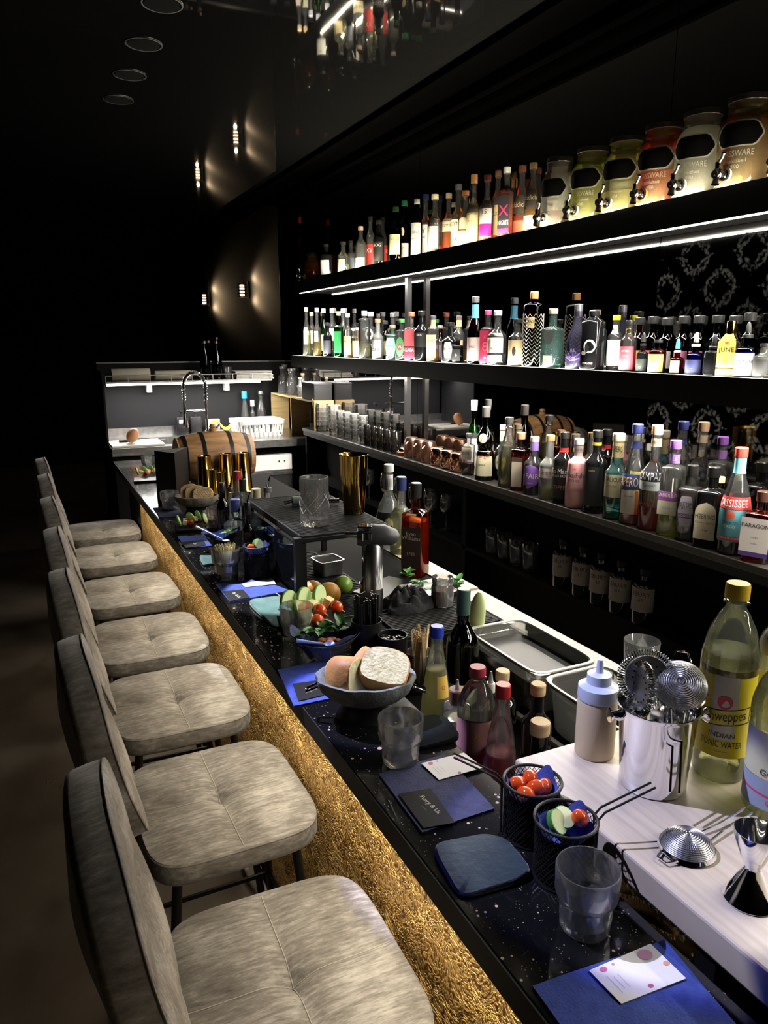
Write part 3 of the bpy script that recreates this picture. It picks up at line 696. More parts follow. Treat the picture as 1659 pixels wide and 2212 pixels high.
# glass drink dispensers with taps
def dispenser(px, py, wpx, X, liquid, fill, gl, label, tapcol, word='GLASSWARE', hgt=None, dark=True):
    y, zt = ATX(px, py, X); H = hgt or (zt - ZT); r = min(wpx / 2 * depth((X, y, ZT)) / F, .068)
    t = thing('drink_dispenser', label, 'drink dispenser', (X, y, ZT + .0005), 0, 'glass drink dispensers on the top shelf')
    t.scale = (1, 1.03 if hgt is None else 1, 1); r = min(r, .0665)
    p = smooth_prof([(r * .9, 0), (r, H * .06), (r, H * .62), (r * .93, H * .72), (r * .70, H * .82), (r * .72, H * .86), (r * .70, H * .90), (r * .70, H * .93)])
    fa = PI + .10
    sq = 0
    b = B().loft([ring(0, 0, h, a, a, 40, sq if h < H * .7 else 0, fa) for a, h in p], 0)
    part('glass_body', b, t, gl, smooth=50)
    q = [(a - .003, max(h, .004)) for a, h in p if h < fill * H] + [(r_at(p, fill * H) - .003, fill * H)]
    part('liquid', B().loft([ring(0, 0, h, a, a, 40, sq, fa) for a, h in q], 0), t, LQ[liquid], smooth=50)
    part('lid', B().lathe([(r * .74, H * .92), (r * .76, H * .925), (r * .76, H * .985), (r * .72, H)], 0, n=40), t, P('lid_metal', (.12, .11, .10), .25, .9), smooth=30)
    b = B()
    if dark:
        patch(b, p, fa + .30, .85, H * .44, H * .68, .0014, 0, shape='plaque'); patch(b, p, fa + .30, .93, H * .425, H * .695, .0008, 1, shape='plaque')
        part('chalk_plate', b, t, [P('chalk_black', (.002, .002, .002), .9, spec=.05), GLR], smooth=50)
    b = B()
    for s_, v, h in ((word, .36, .030), ('Established', .28, .018), ('1890', .22, .020)):
        b.text(s_, h * H * 2.2, 0, cyl(r, fa + .25, v * H, .0012), maxw=r * 1.35)
    part('embossing', b, t, GLR)
    # tap towards the front
    ta = fa - .02; ux, uy = math.cos(ta), math.sin(ta); zt_ = H * .15
    def pp(d, z, s_=0): return (ux * (r + d) - uy * s_, uy * (r + d) + ux * s_, z)
    b = B().tube([pp(-.001, zt_), pp(.006, zt_)], .017, 18); part('gasket', b, t, colr(tapcol, .4))
    tap = B(); tap.tube([pp(.006, zt_), pp(.010, zt_), pp(.012, zt_), pp(.034, zt_), pp(.046, zt_ - .004)], [.013, .013, .008, .009, .010], 14)
    tap.ball(pp(.034, zt_), .0135, n=14, m=8); tap.tube([pp(.036, zt_), pp(.038, zt_ - .018), pp(.040, zt_ - .028)], [.008, .008, .010], 12)
    tap.tube([pp(.036, zt_ + .008), pp(.036, zt_ + .026)], .0065, 12)
    o = part('tap', tap, t, chrome)
    h = B().tube([pp(.036, zt_ + .024), pp(.040, zt_ + .034, .014), pp(.046, zt_ + .044, .022)], [.004, .0035, .005], 10); part('tap_handle', h, o, chrome)
    return t
GLR = P('raised_glass', (.6, .6, .52), .25, alpha=.38)
MLK = glass('misted_glass', (.78, .78, .70), 1.5, rough=.12, body=.20, bodycol=(.8, .8, .7))
MLY = glass('misted_yellow_glass', (.80, .80, .55), 1.5, rough=.12, body=.16, bodycol=(.8, .76, .4))
OG = glass('peach_glass', (.9, .45, .2), 1.5, rough=.08, body=.15, bodycol=(.9, .4, .15))
for a in ((672, 533, 34, 1.775, 'org', .62, OG, 'small amber glass dispenser at the far end of the top shelf', (.8, .5, .1), 'GLASSWARE', .175, False),
          (1210, 342, 72, 1.772, 'cherry', .24, MLK, 'glass dispenser with a little dark cherry drink beside the whisky bottles', (.75, .7, .45)),
          (1281, 320, 86, 1.772, 'lime', .58, MLY, 'glass dispenser of olive yellow drink, second of the seven', (.8, .75, .5)),
          (1355, 298, 92, 1.772, 'milky', .30, MLY, 'glass dispenser of pale yellow drink between the olive and the bright red ones', (.8, .75, .5)),
          (1434, 270, 100, 1.772, 'red', .42, MLY, 'glass dispenser less than half full of bright red drink', (.9, .4, .05)),
          (1520, 240, 115, 1.772, 'cloud', .80, MLK, 'glass dispenser of cloudy whitish drink with an empty black chalk plate', (.75, .75, .65)),
          (1620, 208, 130, 1.772, 'tea', .66, MLY, 'glass dispenser of rust brown drink at the right edge of the shelf', (.7, .6, .4)),
          (1745, 175, 140, 1.772, 'tea', .60, MLY, 'glass dispenser of rust brown drink cut off by the edge of the picture', (.7, .6, .4))):
    dispenser(*a)
def dropper_top(t, p, fa, Hb, nk, col=(.02, .02, .02)):
    pass
SIL = capm((.6, .6, .62), True)
def bulb(col):
    def f(t, p, fa, Hb, nk):
        z = Hb + .008
        b = B().lathe([(.0065, z), (.007, z + .004), (.006, z + .018), (.0035, z + .027), (.001, z + .029)], 0, n=14)
        part('rubber_bulb', b, t, colr(col, .4))
    return f
def weave(t, p, fa, Hb, nk):
    b = B(); n = 11
    for row in range(13):
        z0 = Hb * (.06 + row * .055)
        pts = []
        for i in range(n * 2):
            a = 2 * PI * i / (n * 2); zz = z0 + (.007 if i % 2 else -.007); rr = r_at(p, zz) + .0008
            pts.append((rr * math.cos(a), rr * math.sin(a), zz))
        b.tube(pts, .0011, 4, closed=True)
    part('zigzag_print', b, t, capm((.75, .7, .55), True))
def swan(t, p, fa, Hb, nk):
    b = B(); r = r_at(p, Hb * .4)
    f = cyl(r, fa, Hb * .40, .0014); f2 = cyl(r, fa, Hb * .42, .0022)
    def disc(fn, cx, cz, rx, rz, mi):
        v = [fn(cx + rx * math.cos(a * PI / 16), cz + rz * math.sin(a * PI / 16)) for a in range(32)]
        b.add(v, [tuple(range(32))], mi)
    disc(f, .004, .004, .020, .022, 0); disc(f2, -.004, -.006, .007, .013, 1); disc(f, -.016, -.018, .009, .007, 0)
    b.text('EXPLORE', .006, 0, cyl(r, fa, Hb * .12, .0014))
    part('printed_emblem', b, t, [colr((.75, .7, .62), .4), K_M]); 
K_M = colr(K_, .4)
def blossom(t, p, fa, Hb, nk):
    b = B(); r = r_at(p, Hb * .3); f = cyl(r, fa, Hb * .3, .0012); rr = random.Random(3)
    for i in range(26):
        a = rr.uniform(.2, 2.9); L = rr.uniform(.01, .04)
        x0 = rr.uniform(-.01, .01)
        b.tube([f(x0, -.03), f(x0 + L * .5 * math.cos(a), -.03 + L * math.sin(a) * .6), f(x0 + L * math.cos(a), -.03 + L * math.sin(a))], .0006, 4)
    b.text('RE', .012, 0, cyl(r, fa, Hb * .33, .0014))
    part('branch_print', b, t, colr((.35, .25, .6), .4))
def swing(t, p, fa, Hb, nk):
    b = B()
    for s in (-1, 1):
        b.tube([(s * (nk + .002), 0, Hb - .028), (s * (nk + .006), .004, Hb - .012), (s * (nk + .003), .003, Hb + .006), (0, .002, Hb + .012)], .0012, 6)
    b.tube([(nk + .001) * Vector((math.cos(a * PI / 8), math.sin(a * PI / 8), 0)) + Vector((0, 0, Hb - .028)) for a in range(16)], .0012, 5, closed=True)
    part('wire_bail', b, t, chrome)
def square_foil(c):
    def f(t, p, fa, Hb, nk):
        b = B(); b.lathe([(nk + .0012, Hb * .80), (nk + .0012, Hb * .95)], 0, c0=False, c1=False)
        part('neck_foil', b, t, capm(c))
    return f
def neckband(c, z0=.78, z1=.93, txt=None, tc=K_):
    def f(t, p, fa, Hb, nk):
        q = [(r_at(p, Hb * (z0 + (z1 - z0) * i / 4)) + .0008, Hb * (z0 + (z1 - z0) * i / 4)) for i in range(5)]
        b = B(); b.lathe(q, 0, c0=False, c1=False, n=24); ms = [colr(c, .4)]
        if txt: ms.append(colr(tc, .4)); b.text(txt, (z1 - z0) * Hb * .35, 1, cyl(r_at(p, Hb * (z0 + z1) / 2), fa, Hb * (z0 + z1) / 2, .0016), maxw=nk * 2.2)
        part('neck_label', b, t, ms)
    return f
mid = [
 (661, 664, 'f', 17, 'long', CLR, 'pale', .45, cork, [lb((.75, .6, .45), (.25, .62), [], .6)], 'slim clear bottle with cork at the far end of the middle shelf', {}),
 (673, 674, 'b', 17, 'std', CLR, 'yel', .45, cork, [lb((.8, .75, .45), (.3, .6), [])], 'clear bottle of pale yellow spirit, second at the far end of the middle shelf', {}),
 (684, 665, 'f', 18, 'low', CLR, 'yel', .42, (.85, .85, .85), [lb((.7, .7, .75), (.32, .55), [], .5)], 'clear white capped bottle third from the far end of the middle shelf', {}),
 (699, 667, 'b', 18, 'wine', GRN, 'yel', .6, (.85, .85, .85), [lb(CR, (.12, .48), [])], 'yellow green bottle with white cap near the far end of the middle shelf', {}),
 (707, 697, 'f', 19, 'std', BLK, None, 0, (.05, .05, .06), [lb((.1, .1, .12), (.1, .5), [])], 'short black bottle left of the bright green bottle', {}),
 (717, 667, 'b', 19, 'std', CLR, 'pale', .3, (.85, .85, .82), [lb((.82, .78, .6), (.35, .62), [])], 'clear bottle with white cap behind the short black bottle', {}),
 (731, 673, 'f', 20, 'sq', GRN, 'green', .66, (.75, .7, .3), [lb((.03, .3, .08), (.1, .6), [('J', .7, .1, W_)])], 'bright green square bottle on the middle shelf', {}),
 (741, 667, 'b', 19, 'std', CLR, 'dark', .5, (.85, .85, .85), [lb((.80, .6, .5), (.15, .6), [])], 'bottle with white cap and peach label right of the bright green bottle', {}),
 (751, 677, 'f', 19, 'std', CLR, 'gold', .35, (.8, .75, .6), [lb((.8, .55, .3), (.08, .52), [('ORANGE', .7, .08, K_)])], 'clear bottle with apricot label and cream cap', {}),
 (763, 709, 'b', 17, 'drop', CLR, 'gold', .6, (.8, .76, .6), [lb((.78, .62, .4), (.05, .6), [('MIX', .6, .1, K_)])], 'small bottle with beige label and cream cap, left of its pair', {}),
 (772, 708, 'f', 17, 'drop', CLR, 'gold', .6, (.8, .76, .6), [lb((.82, .66, .42), (.05, .6), [('MIX', .6, .1, K_)])], 'small bottle with beige label and cream cap, right of its pair', {}),
 (787, 672, 'f', 25, 'tube', CLR, 'pale', .35, (.85, .85, .82), [], 'tall clear tube bottle left of the black and white emblem bottle', {}),
 (801, 674, 'b', 24, 'sq', CLR, 'dark', .2, (.85, .85, .85), [lb(K_, (.05, .38), [('LOT', .75, .2, W_)]), lb(W_, (.42, .68), [], .7, shape='oval', bands=[(.25, .75, K_, .4, 'oval')])], 'bottle with round black and white emblem over a black band', {}),
 (816, 689, 'f', 25, 'low', FRO, 'cloud', .5, cork, [lb((.45, .43, .40), (.05, .5), [('GUL', .45, .22, K_)], .9)], 'grey stoneware bottle with cork on the middle shelf', {}),
 (833, 693, 'b', 22, 'std', OLV, 'dark', .5, (.05, .05, .05), [lb((.2, .18, .08), (.1, .5), [])], 'olive green bottle with black cap right of the grey one', {}),
 (849, 676, 'b', 26, 'round', CLR, 'water', .4, SIL, [], 'round shouldered clear bottle with silver stopper', {}),
 (848, 703, 'f', 27, 'sqlow', AQU, 'water', .6, cork, [lb((.35, .6, .62), (.12, .68), [('NORDES', .55, .12, K_)], shape='plaque')], 'short clear bottle with cork and pale blue label', {}),
 (868, 689, 'f', 26, 'sqlow', CLR, 'water', .5, (.15, .5, .15), [lb((.10, .35, .12), (.1, .6), [('VL', .5, .15, W_)], .7, shape='oval', bands=[(.3, .7, (.7, .05, .1), .45, 'oval')])], 'clear bottle with bright green cap and round green and red emblem', {}),
 (889, 674, 'f', 27, 'sq', CLR, 'red', .4, (.75, .22, .12), [lb((.55, .1, .12), (.32, .68), []), lb((.45, .03, .06), (.05, .3), [('GAEA', .75, .3, W_)])], 'square bottle with orange red cap and crimson label', {}),
 (911, 672, 'f', 32, 'std', BLK, None, 0, (.02, .02, .02), [lb((.02, .02, .02), (.3, .6), [('UUS', .85, .15, W_)])], 'glossy black round bottle beside the crimson labelled one', {}),
 (936, 682, 'f', 25, 'sqlow', CLR, 'gold', .3, (.1, .1, .11), [lb((.75, .6, .35), (.1, .62), [('CLYST', .75, .1, K_), ('1871', .3, .08, K_)])], 'square bottle with charcoal cap and tan label', dict(extra=neckband((.75, .55, .3), .78, .98))),
 (951, 703, 'b', 24, 'low', BRN, 'amber', .6, (.25, .22, .18), [lb((.06, .05, .09), (.06, .55), [], .9, bands=[(.15, .85, (.2, .16, .2), .5)])], 'squat brown bottle with dark framed label', {}),
 (974, 697, 'f', 40, 'low', BLK, None, 0, (.03, .03, .03), [lb((.03, .03, .03), (.08, .6), [('RICK', .55, .16, K_)], .9, bands=[(.1, .9, (.7, .68, .6), .5, 'plaque')]), ], 'stout black apothecary bottle with a pale diamond label', {}),
 (998, 682, 'b', 26, 'std', CLR, 'dark', .5, (.12, .1, .1), [lb((.7, .45, .3), (.1, .5), [])], 'bottle with charcoal cap and copper coloured neck band', dict(extra=neckband((.8, .5, .25), .8, .96))),
 (988, 732, 'f', 22, 'sqlow', BLK, None, 0, (.02, .02, .02), [lb((.02, .02, .02), (.1, .6), [('B', .5, .2, W_)])], 'short black rectangular bottle in front of the stout black one', {}),
 (1028, 641, 'f', 32, 'long', DBR, 'dark', .5, (.12, .12, .13), [lb((.55, .38, .36), (.05, .42), [('FINO', .6, .1, K_)])], 'tall dark bottle with bright blue neck band', dict(extra=neckband((.12, .45, .68), .72, .93))),
 (1055, 670, 'f', 30, 'sq', CLR, 'cherry', .7, (.7, .08, .22), [lb((.35, .02, .06), (.05, .66), [('K', .8, .1, (.7, .1, .15)), ('8', .5, .3, (.7, .1, .15)), ('gin', .15, .06, W_)])], 'dark red bottle with pink cap', {}),
 (1076, 671, 'f', 41, 'low', CLR, 'water', .2, (.85, .85, .85), [lb((.82, .78, .66), (.24, .62), [('siprito', .22, .13, K_)], 1.0), lb((.82, .80, .72), (.06, .20), [], .9)], 'large clear bottle with white capsule and cream label', {}),
 (1119, 689, 'f', 37, 'std', CLR, 'water', .3, (.05, .05, .05), [lb((.78, .62, .35), (.03, .58), [('deer', .18, .12, K_)], .95, bands=[(.35, .75, (.05, .04, .04), .22, 'oval')])], 'clear bottle with black cap and honey label printed with a beetle', {}),
 (1155, 630, 'f', 43, 'tube', DBR, 'dark', .3, (.65, .32, .12), [lb((.5, .38, .18), (.55, .70), [('SAVS', .6, .3, K_)], .45)], 'tall bottle wrapped in gold zigzag print with orange cap', dict(extra=weave, nk=.013)),
 (1196, 667, 'f', 55, 'sq', AQU, 'water', .5, (.75, .5, .35), [lb((.04, .04, .04), (.42, .74), [], .42, shape='oval'), lb((.55, .48, .2), (.06, .22), [('DRY', .5, .3, K_)], .42)], 'big pale green square bottle with black oval and small gold label', {}),
 (1251, 657, 'f', 46, 'slope', VIO, 'lilac', .28, SIL, [], 'violet tinted bottle with tall silver stopper and blossom branch print', dict(extra=blossom, caph=.042, capr=.0135)),
 (1284, 671, 'f', 57, 'tin', BLK, None, 0, (.02, .02, .02), [], 'wide black bottle printed with a swan', dict(extra=swan)),
 (1333, 681, 'b', 33, 'std', CLR, 'pale', .3, (.85, .78, .02), [lb((.8, .78, .78), (.08, .58), [('Boodle', .8, .06, K_), ('london', .6, .05, K_)]), lb((.8, .8, .8), (.70, .86), [('H', .5, .5, K_)], .8)], 'clear bottle with lemon yellow cap and plain white label', {}),
 (1361, 692, 'f', 34, 'std', CLR, 'red', .45, (.03, .03, .03), [lb((.70, .10, .13), (.05, .52), [('BITTER', .8, .08, W_), ('aromatic', .6, .05, W_)]), lb((.02, .02, .02), (.72, .94), [('C', .5, .6, (.7, .5, .1))], 1.2)], 'clear bottle with black neck and pink red label', {}),
 (1390, 742, 'f', 25, 'drop', BLK, None, 0, (.03, .03, .03), [lb((.03, .04, .03), (.05, .5), [('o', .3, .3, (.4, .38, .3))])], 'small black dropper bottle with grey round stamp', dict(extra=bulb((.05, .05, .05)))),
 (1423, 734, 'f', 36, 'drop', BRN, 'amber', .8, (.04, .04, .04), [lb((.45, .58, .12), (.04, .60), [('Bitters', .6, .12, (.15, .3, .05)), ('bitter truth', .4, .06, (.15, .3, .05))])], 'small brown bottle with black cap and lime green label', {}),
 (1464, 757, 'f', 29, 'drop', BRN, 'red', .5, (.85, .85, .85), [lb((.5, .33, .26), (.05, .6), [], .7)], 'little brown bottle with white collar and blue rubber bulb', dict(extra=bulb((.12, .45, .7)))),
 (1504, 743, 'f', 37, 'drop', BLU, 'dark', .4, (.85, .85, .82), [lb((.02, .025, .08), (.03, .52), [('~', .4, .2, (.15, .2, .5))])], 'cobalt blue dropper bottle with white bulb', dict(extra=bulb((.8, .8, .6)))),
 (1543, 748, 'f', 38, 'tin', BLK, None, 0, (.05, .05, .05), [], 'black jar with dark grey dropper between the cobalt and yellow bottles', dict(extra=bulb((.08, .08, .09)), nk=.012)),
 (1580, 694, 'f', 39, 'sqlow', CLR, 'gold', .5, goldm, [lb((.85, .60, .12), (.20, .92), [('JUNE', .5, .14, K_), ('peach', .34, .05, K_)], .92, bands=[(.7, .86, (.8, .15, .05), .25, 'oval'), (.1, .3, (.8, .25, .05), .3, 'oval')]), lb((.85, .45, .08), (.02, .17), [('liqueur', .5, .3, K_)], .92)], 'yellow and orange box shaped bottle with tall gold cap', dict(caph=.042, capr=.0125)),
 (1614, 722, 'f', 45, 'drop', BLU, 'dark', .3, (.04, .04, .04), [lb((.55, .55, .62), (.04, .60), [('BITTERMENS', .62, .13, K_), ('Boston', .4, .04, K_)], 1.1, bands=[(.08, .14, (.6, .05, .08), .35)])], 'bright blue bottle with grey label, black cap and bulb', dict(extra=bulb((.08, .08, .08)))),
 (1652, 742, 'f', 42, 'std', MLK, 'water', .3, (.03, .03, .03), [lb((.03, .03, .03), (.14, .66), [], 1.3)], 'frosted bottle with black wrap label at the right edge of the middle shelf', {}),
]
for q in mid: shelf_bottle('M', *q[:11], GM, **q[11])
backs = [(1383, 686), (1412, 684), (1443, 687), (1479, 683), (1512, 682), (1553, 681), (1590, 682), (1622, 676)]
bl = ['first on the left', 'second from the left', 'third from the left', 'fourth from the left', 'fourth from the right', 'third from the right', 'second from the right', 'last on the right']
bc = [(.5, .3, .1), (.6, .06, .06), (.55, .5, .45), (.35, .1, .2), (.25, .05, .12), (.3, .4, .3), (.3, .2, .1), (.2, .2, .25)]
for i, (x, y) in enumerate(backs):
    shelf_bottle('M', x, y, 'b', 31, 'std', DBR if i % 3 else BRN, 'dark', .7, (.03, .03, .03), [lb(bc[i], (.08, .42), [])], 'brown bitters bottle with wide ribbed black cap in the back row, ' + bl[i], 'brown bitters bottles in the back row', capr=.016, caph=.022)
AM = LQ['amber']
cnt = [
 (1013, 936, 'f', 26, 'sqlow', CLR, 'cherry', .3, (.1, .1, .1), [lb((.25, .22, .17), (.4, .8), [('BOL', .4, .2, K_)])], 'short bottle with grey label and dark red liqueur right of the copper mugs', {}),
 (1025, 864, 'b', 29, 'long', GRN, 'green', .62, (.82, .82, .78), [lb((.6, .58, .6), (.1, .5), [('||||||', .4, .2, K_)]), lb((.02, .02, .02), (.5, .58), [])], 'tall bright green bottle with white cap at the left end of the liqueurs', dict(extra=neckband((.82, .82, .8), .90, .96))),
 (1051, 878, 'f', 40, 'friar', DBR, 'dark', .5, (.10, .095, .09), [lb((.82, .76, .52), (.07, .44), [('Frangel', .78, .16, (.55, .08, .04)), ('liqueur', .45, .08, K_)], 1.15), lb((.8, .74, .5), (.56, .70), [('F', .5, .6, (.6, .1, .05))], .55, shape='oval')], 'monk shaped dark bottle with cream label and badge', dict(caph=.045)),
 (1077, 916, 'b', 38, 'low', CLR, 'dark', .24, (.72, .62, .45), [lb((.78, .72, .5), (.2, .5), [('+FAIR', .5, .2, K_)], .8, shape='oval')], 'round clear bottle with cork and cream oval label', dict(extra=neckband((.6, .52, .35), .74, .94))),
 (1101, 901, 'f', 42, 'slope', CLR, 'milky', .62, (.05, .05, .05), [], 'tall clear swing top bottle of cloudy yellow syrup with dark layer', dict(extra=swing)),
 (1126, 934, 'f', 38, 'sqlow', BRN, 'amber', .6, (.5, .24, .12), [lb((.42, .36, .28), (.08, .62), [('SHERIDAN', .93, .07, K_)], .6, bands=[(.85, 1, (.08, .05, .03), .6)])], 'amber brown square bottle with copper cap and grey ornamental label', dict(caph=.026)),
 (1156, 943, 'f', 42, 'low', CLR, 'violet', .28, (.8, .65, .55), [lb((.22, .10, .42), (.14, .56), [('+FAIR', .5, .22, W_), ('cassis', .2, .08, W_)], 1.0, shape='oval')], 'clear bottle with pink cork and big purple oval label', dict(extra=neckband((.3, .2, .55), .8, 1.0))),
 (1190, 940, 'f', 42, 'low', FRO, 'lime', .2, cork, [lb((.75, .74, .70), (.36, .52), [('sureau', .5, .5, (.5, .1, .12))], 1.0)], 'frosted clear bottle with cork and red script over yellow liqueur', dict(nk=.014)),
 (1221, 933, 'f', 44, 'std', BLK, None, 0, (.02, .02, .02), [lb((.01, .01, .012), (.08, .56), [('Tia Maria', .85, .16, W_), ('COLD BREW', .70, .07, W_), ('COFFEE', .35, .12, (.45, .2, .15))], 1.15)], 'black bottle with red ribbon and white script', dict(extra=neckband((.6, .04, .04), .76, .82))),
 (1251, 947, 'f', 50, 'brace', PNK, None, 0, (.72, .72, .72), [lb((.80, .40, .40), (.30, .60), [('KwaiFeh', .70, .28, K_), ('LYCHEE', .42, .13, K_), ('W', .97, .15, (.5, .02, .02))], .95)], 'opaque pink bottle with silver cap', dict(extra=neckband((.4, .36, .35), .84, .94, 'KwaiFeh'))),
 (1292, 929, 'f', 48, 'std', BLK, None, 0, (.02, .02, .02), [lb((.01, .01, .01), (.1, .6), [('crema', .9, .05, (.5, .42, .1))])], 'tall glossy black bottle with yellow neck band beside the pink one', dict(extra=neckband((.6, .45, .05), .86, .90))),
 (1338, 936, 'f', 49, 'low', TEA, 'green', .05, (.8, .7, .55), [lb((.62, .58, .36), (.28, .56), [('ITALICUS', .78, .2, K_), ('rosolio', .5, .1, K_)], .85)], 'turquoise ribbed bottle with copper cap and cream label', dict(extra=neckband((.6, .5, .25), .76, .97, 'DI BERG'), nk=.0175)),
 (1372, 915, 'f', 53, 'slope', CLR, 'org', .10, (.03, .04, .16), [lb((.03, .06, .22), (.38, .54), [('APEROL', .5, .62, (.85, .55, .12))], 1.05), lb((.8, .76, .68), (.12, .37), [('aperitivo', .75, .08, K_)], .75, bands=[(.0, 1, (.75, .2, .05), .12, None, .62)])], 'nearly empty clear bottle with navy cap and blue and orange label', dict(extra=neckband((.03, .04, .14), .80, .87))),
 (1413, 917, 'f', 57, 'low', CLR, 'red', .24, (.72, .48, .30), [lb((.03, .03, .05), (.505, .60), [('CAMPARI', .5, .82, W_)], 1.2, wrap=True), lb((.6, .68, .66), (.41, .50), [('Campari', .55, .35, (.1, .12, .2))], 1.1)], 'clear bottle with dark white-lettered band and red bitter at the bottom', dict(extra=neckband((.75, .55, .38), .84, .92, 'CAMPARI'))),
 (1450, 949, 'f', 49, 'sqlow', CLR, 'lime', .3, (.30, .12, .50), [lb((.70, .72, .55), (.24, .5), [('bloom', .3, .1, (.5, .3, .5))], .8, bands=[(.6, .98, (.32, .1, .36), .8)]), lb((.32, .10, .36), (.42, .50), [('ABEILLE', .5, .5, W_)], .8), lb((.7, .68, .55), (.2, .65), [], .35, da=.62)], 'clear bottle with violet cap and violet and floral label', dict(extra=neckband((.3, .14, .48), .80, .90, 'ILLE', W_))),
 (1491, 1003, 'f', 48, 'sqlow', CLR, 'dark', .66, (.02, .02, .02), [lb((.52, .48, .58), (.22, .66), [('BITTER', .75, .10, K_), ('TRUTH', .62, .12, K_), ('LIQUEUR', .35, .08, W_)], .6, shape='plaque', bands=[(.28, .42, (.16, .08, .3), .6)])], 'short dark bottle with black cap and lilac scalloped label', dict(caph=.034)),
 (1521, 1004, 'f', 64, 'sqlow', BLK, None, 0, (.02, .02, .02), [lb((.55, .50, .36), (.12, .62), [('HEERING', .62, .13, K_), ('Cherry Liqueur', .45, .06, K_), ('1818', .25, .06, K_)], .72, shape='arch')], 'square shouldered black bottle with pale gold arched label', dict(caph=.03)),
 (1601, 966, 'f', 74, 'slope', CLR, 'dark', .18, (.75, .08, .06), [lb((.55, .05, .05), (.46, .58), [('CASSISSEE', .5, .62, W_)], 1.3, wrap=True), lb((.10, .36, .42), (.14, .455), [('CREME DE', .60, .08, K_), ('CASSIS', .48, .09, W_), ('DIJON FRANCE', .10, .07, W_)], 1.3, bands=[(.70, .98, (.6, .1, .06), .3, 'oval'), (.04, .16, (.5, .04, .05), .9)]), ], 'clear bottle with tall red and turquoise neck', dict(extra=neckband((.2, .55, .65), .80, .95))),
 (1648, 1060, 'f', 78, 'sqlow', BRN, 'amber', .8, (.08, .03, .02), [lb((.62, .58, .54), (.10, .70), [('PARAGON', .80, .11, K_), ('cordial', .5, .05, K_), ('notes', .34, .05, K_)], .9, bands=[(.0, .12, (.07, .04, .2), .9)])], 'brown bottle with white and violet label at the right edge of the back counter', dict(caph=.028, capr=.017)),
]
for q in cnt: shelf_bottle('K', *q[:11], GK, **q[11])
# open bottles of the second row on the counter
for q in [(1384, 938, 'b', 30, 'std', CLR, 'gold', .3, (.03, .03, .03), [lb((.5, .42, .1), (.3, .6), [])], 'clear bottle with black cap behind the nearly empty navy capped bottle', {}),
          (1558, 1030, 'b', 34, 'low', GRN, 'lime', .4, (.4, .45, .2), [], 'small pale green jar bottle behind the square shouldered black bottle', {})]:
    shelf_bottle('K', *q[:11], GK, **q[11])
# ------------------------------------------------------------------ sink area at the far end
YS0, ZS_ = 4.95, .985
t = thing('sink_counter', 'stainless steel sink counter across the far end of the bar', 'sink', (0, 0, 0))
part('worktop', B().box(.455, .62, YS0, 5.62, ZS_ - .05, ZS_).box(1.12, 1.84, YS0, 5.62, ZS_ - .05, ZS_).box(.62, 1.12, YS0, 5.05, ZS_ - .05, ZS_).box(.62, 1.12, 5.45, 5.62, ZS_ - .05, ZS_), t, steel, smooth=0)
part('basin', B().box(.62, 1.12, 5.05, 5.45, ZS_ - .22, ZS_ - .21).box(.61, .62, 5.05, 5.45, ZS_ - .22, ZS_ - .051).box(1.12, 1.13, 5.05, 5.45, ZS_ - .22, ZS_ - .051), t, steel, smooth=0)
part('upstand', B().box(.455, .98, 5.60, 5.62, ZS_, ZS_ + .06), t, steel, smooth=0)
part('side_panel', B().box(.443, .4545, 5.10, 5.61, .9, 1.46), t, greyp, smooth=0)
part('cabinet', B().box(.47, 1.15, 4.99, 5.62, 0.0, ZS_ - .051), t, DK, smooth=0)
part('cabinet', B().box(1.72, 1.84, 4.99, 5.62, 0.0, ZS_ - .051), t, DK, smooth=0)
t = thing('splash_screen', 'dark grey splash screen standing behind the sink', 'screen', (0, 0, 0))
part('panel', B().box(.46, 1.84, 5.63, 5.65, .9, 1.50), t, greyp, smooth=0)
part('trim', B().box(.46, 1.84, 5.625, 5.655, 1.50, 1.508), t, darksteel, smooth=0)
part('leg', B().box(.46, .50, 5.63, 5.65, 0, .9), t, matte, smooth=0)
# dishwasher
x0, _z = ATY(545, 1000, 4.98)
t = thing('dishwasher', 'stainless steel glass washer under the sink counter', 'dishwasher', (0, 0, 0))
part('body', B().box(1.16, 1.66, 5.0, 5.55, .10, .88), t, steel, smooth=0)
part('door', B().box(1.165, 1.655, 4.985, 4.9995, .12, .76), t, P('washer_door', (.10, .10, .10), .35, .9), smooth=0)
part('control_panel', B().box(1.165, 1.655, 4.98, 4.9995, .77, .875), t, whitep, smooth=0)
part('handle', B().box(1.165, 1.655, 4.972, 4.984, .735, .755), t, steel, smooth=0)
part('button', B().lathe([(.012, 0), (.012, .006)]).xf(Matrix.Translation((1.23, 4.98, .82)) @ Matrix.Rotation(PI / 2, 4, 'X')), t, black)
for bx in (1.56, 1.60): part('button', B().lathe([(.005, 0), (.005, .004)]).xf(Matrix.Translation((bx, 4.98, .83)) @ Matrix.Rotation(PI / 2, 4, 'X')), t, black)
part('foot', B().box(1.18, 1.64, 5.02, 5.5, 0, .0995), t, matte, smooth=0)
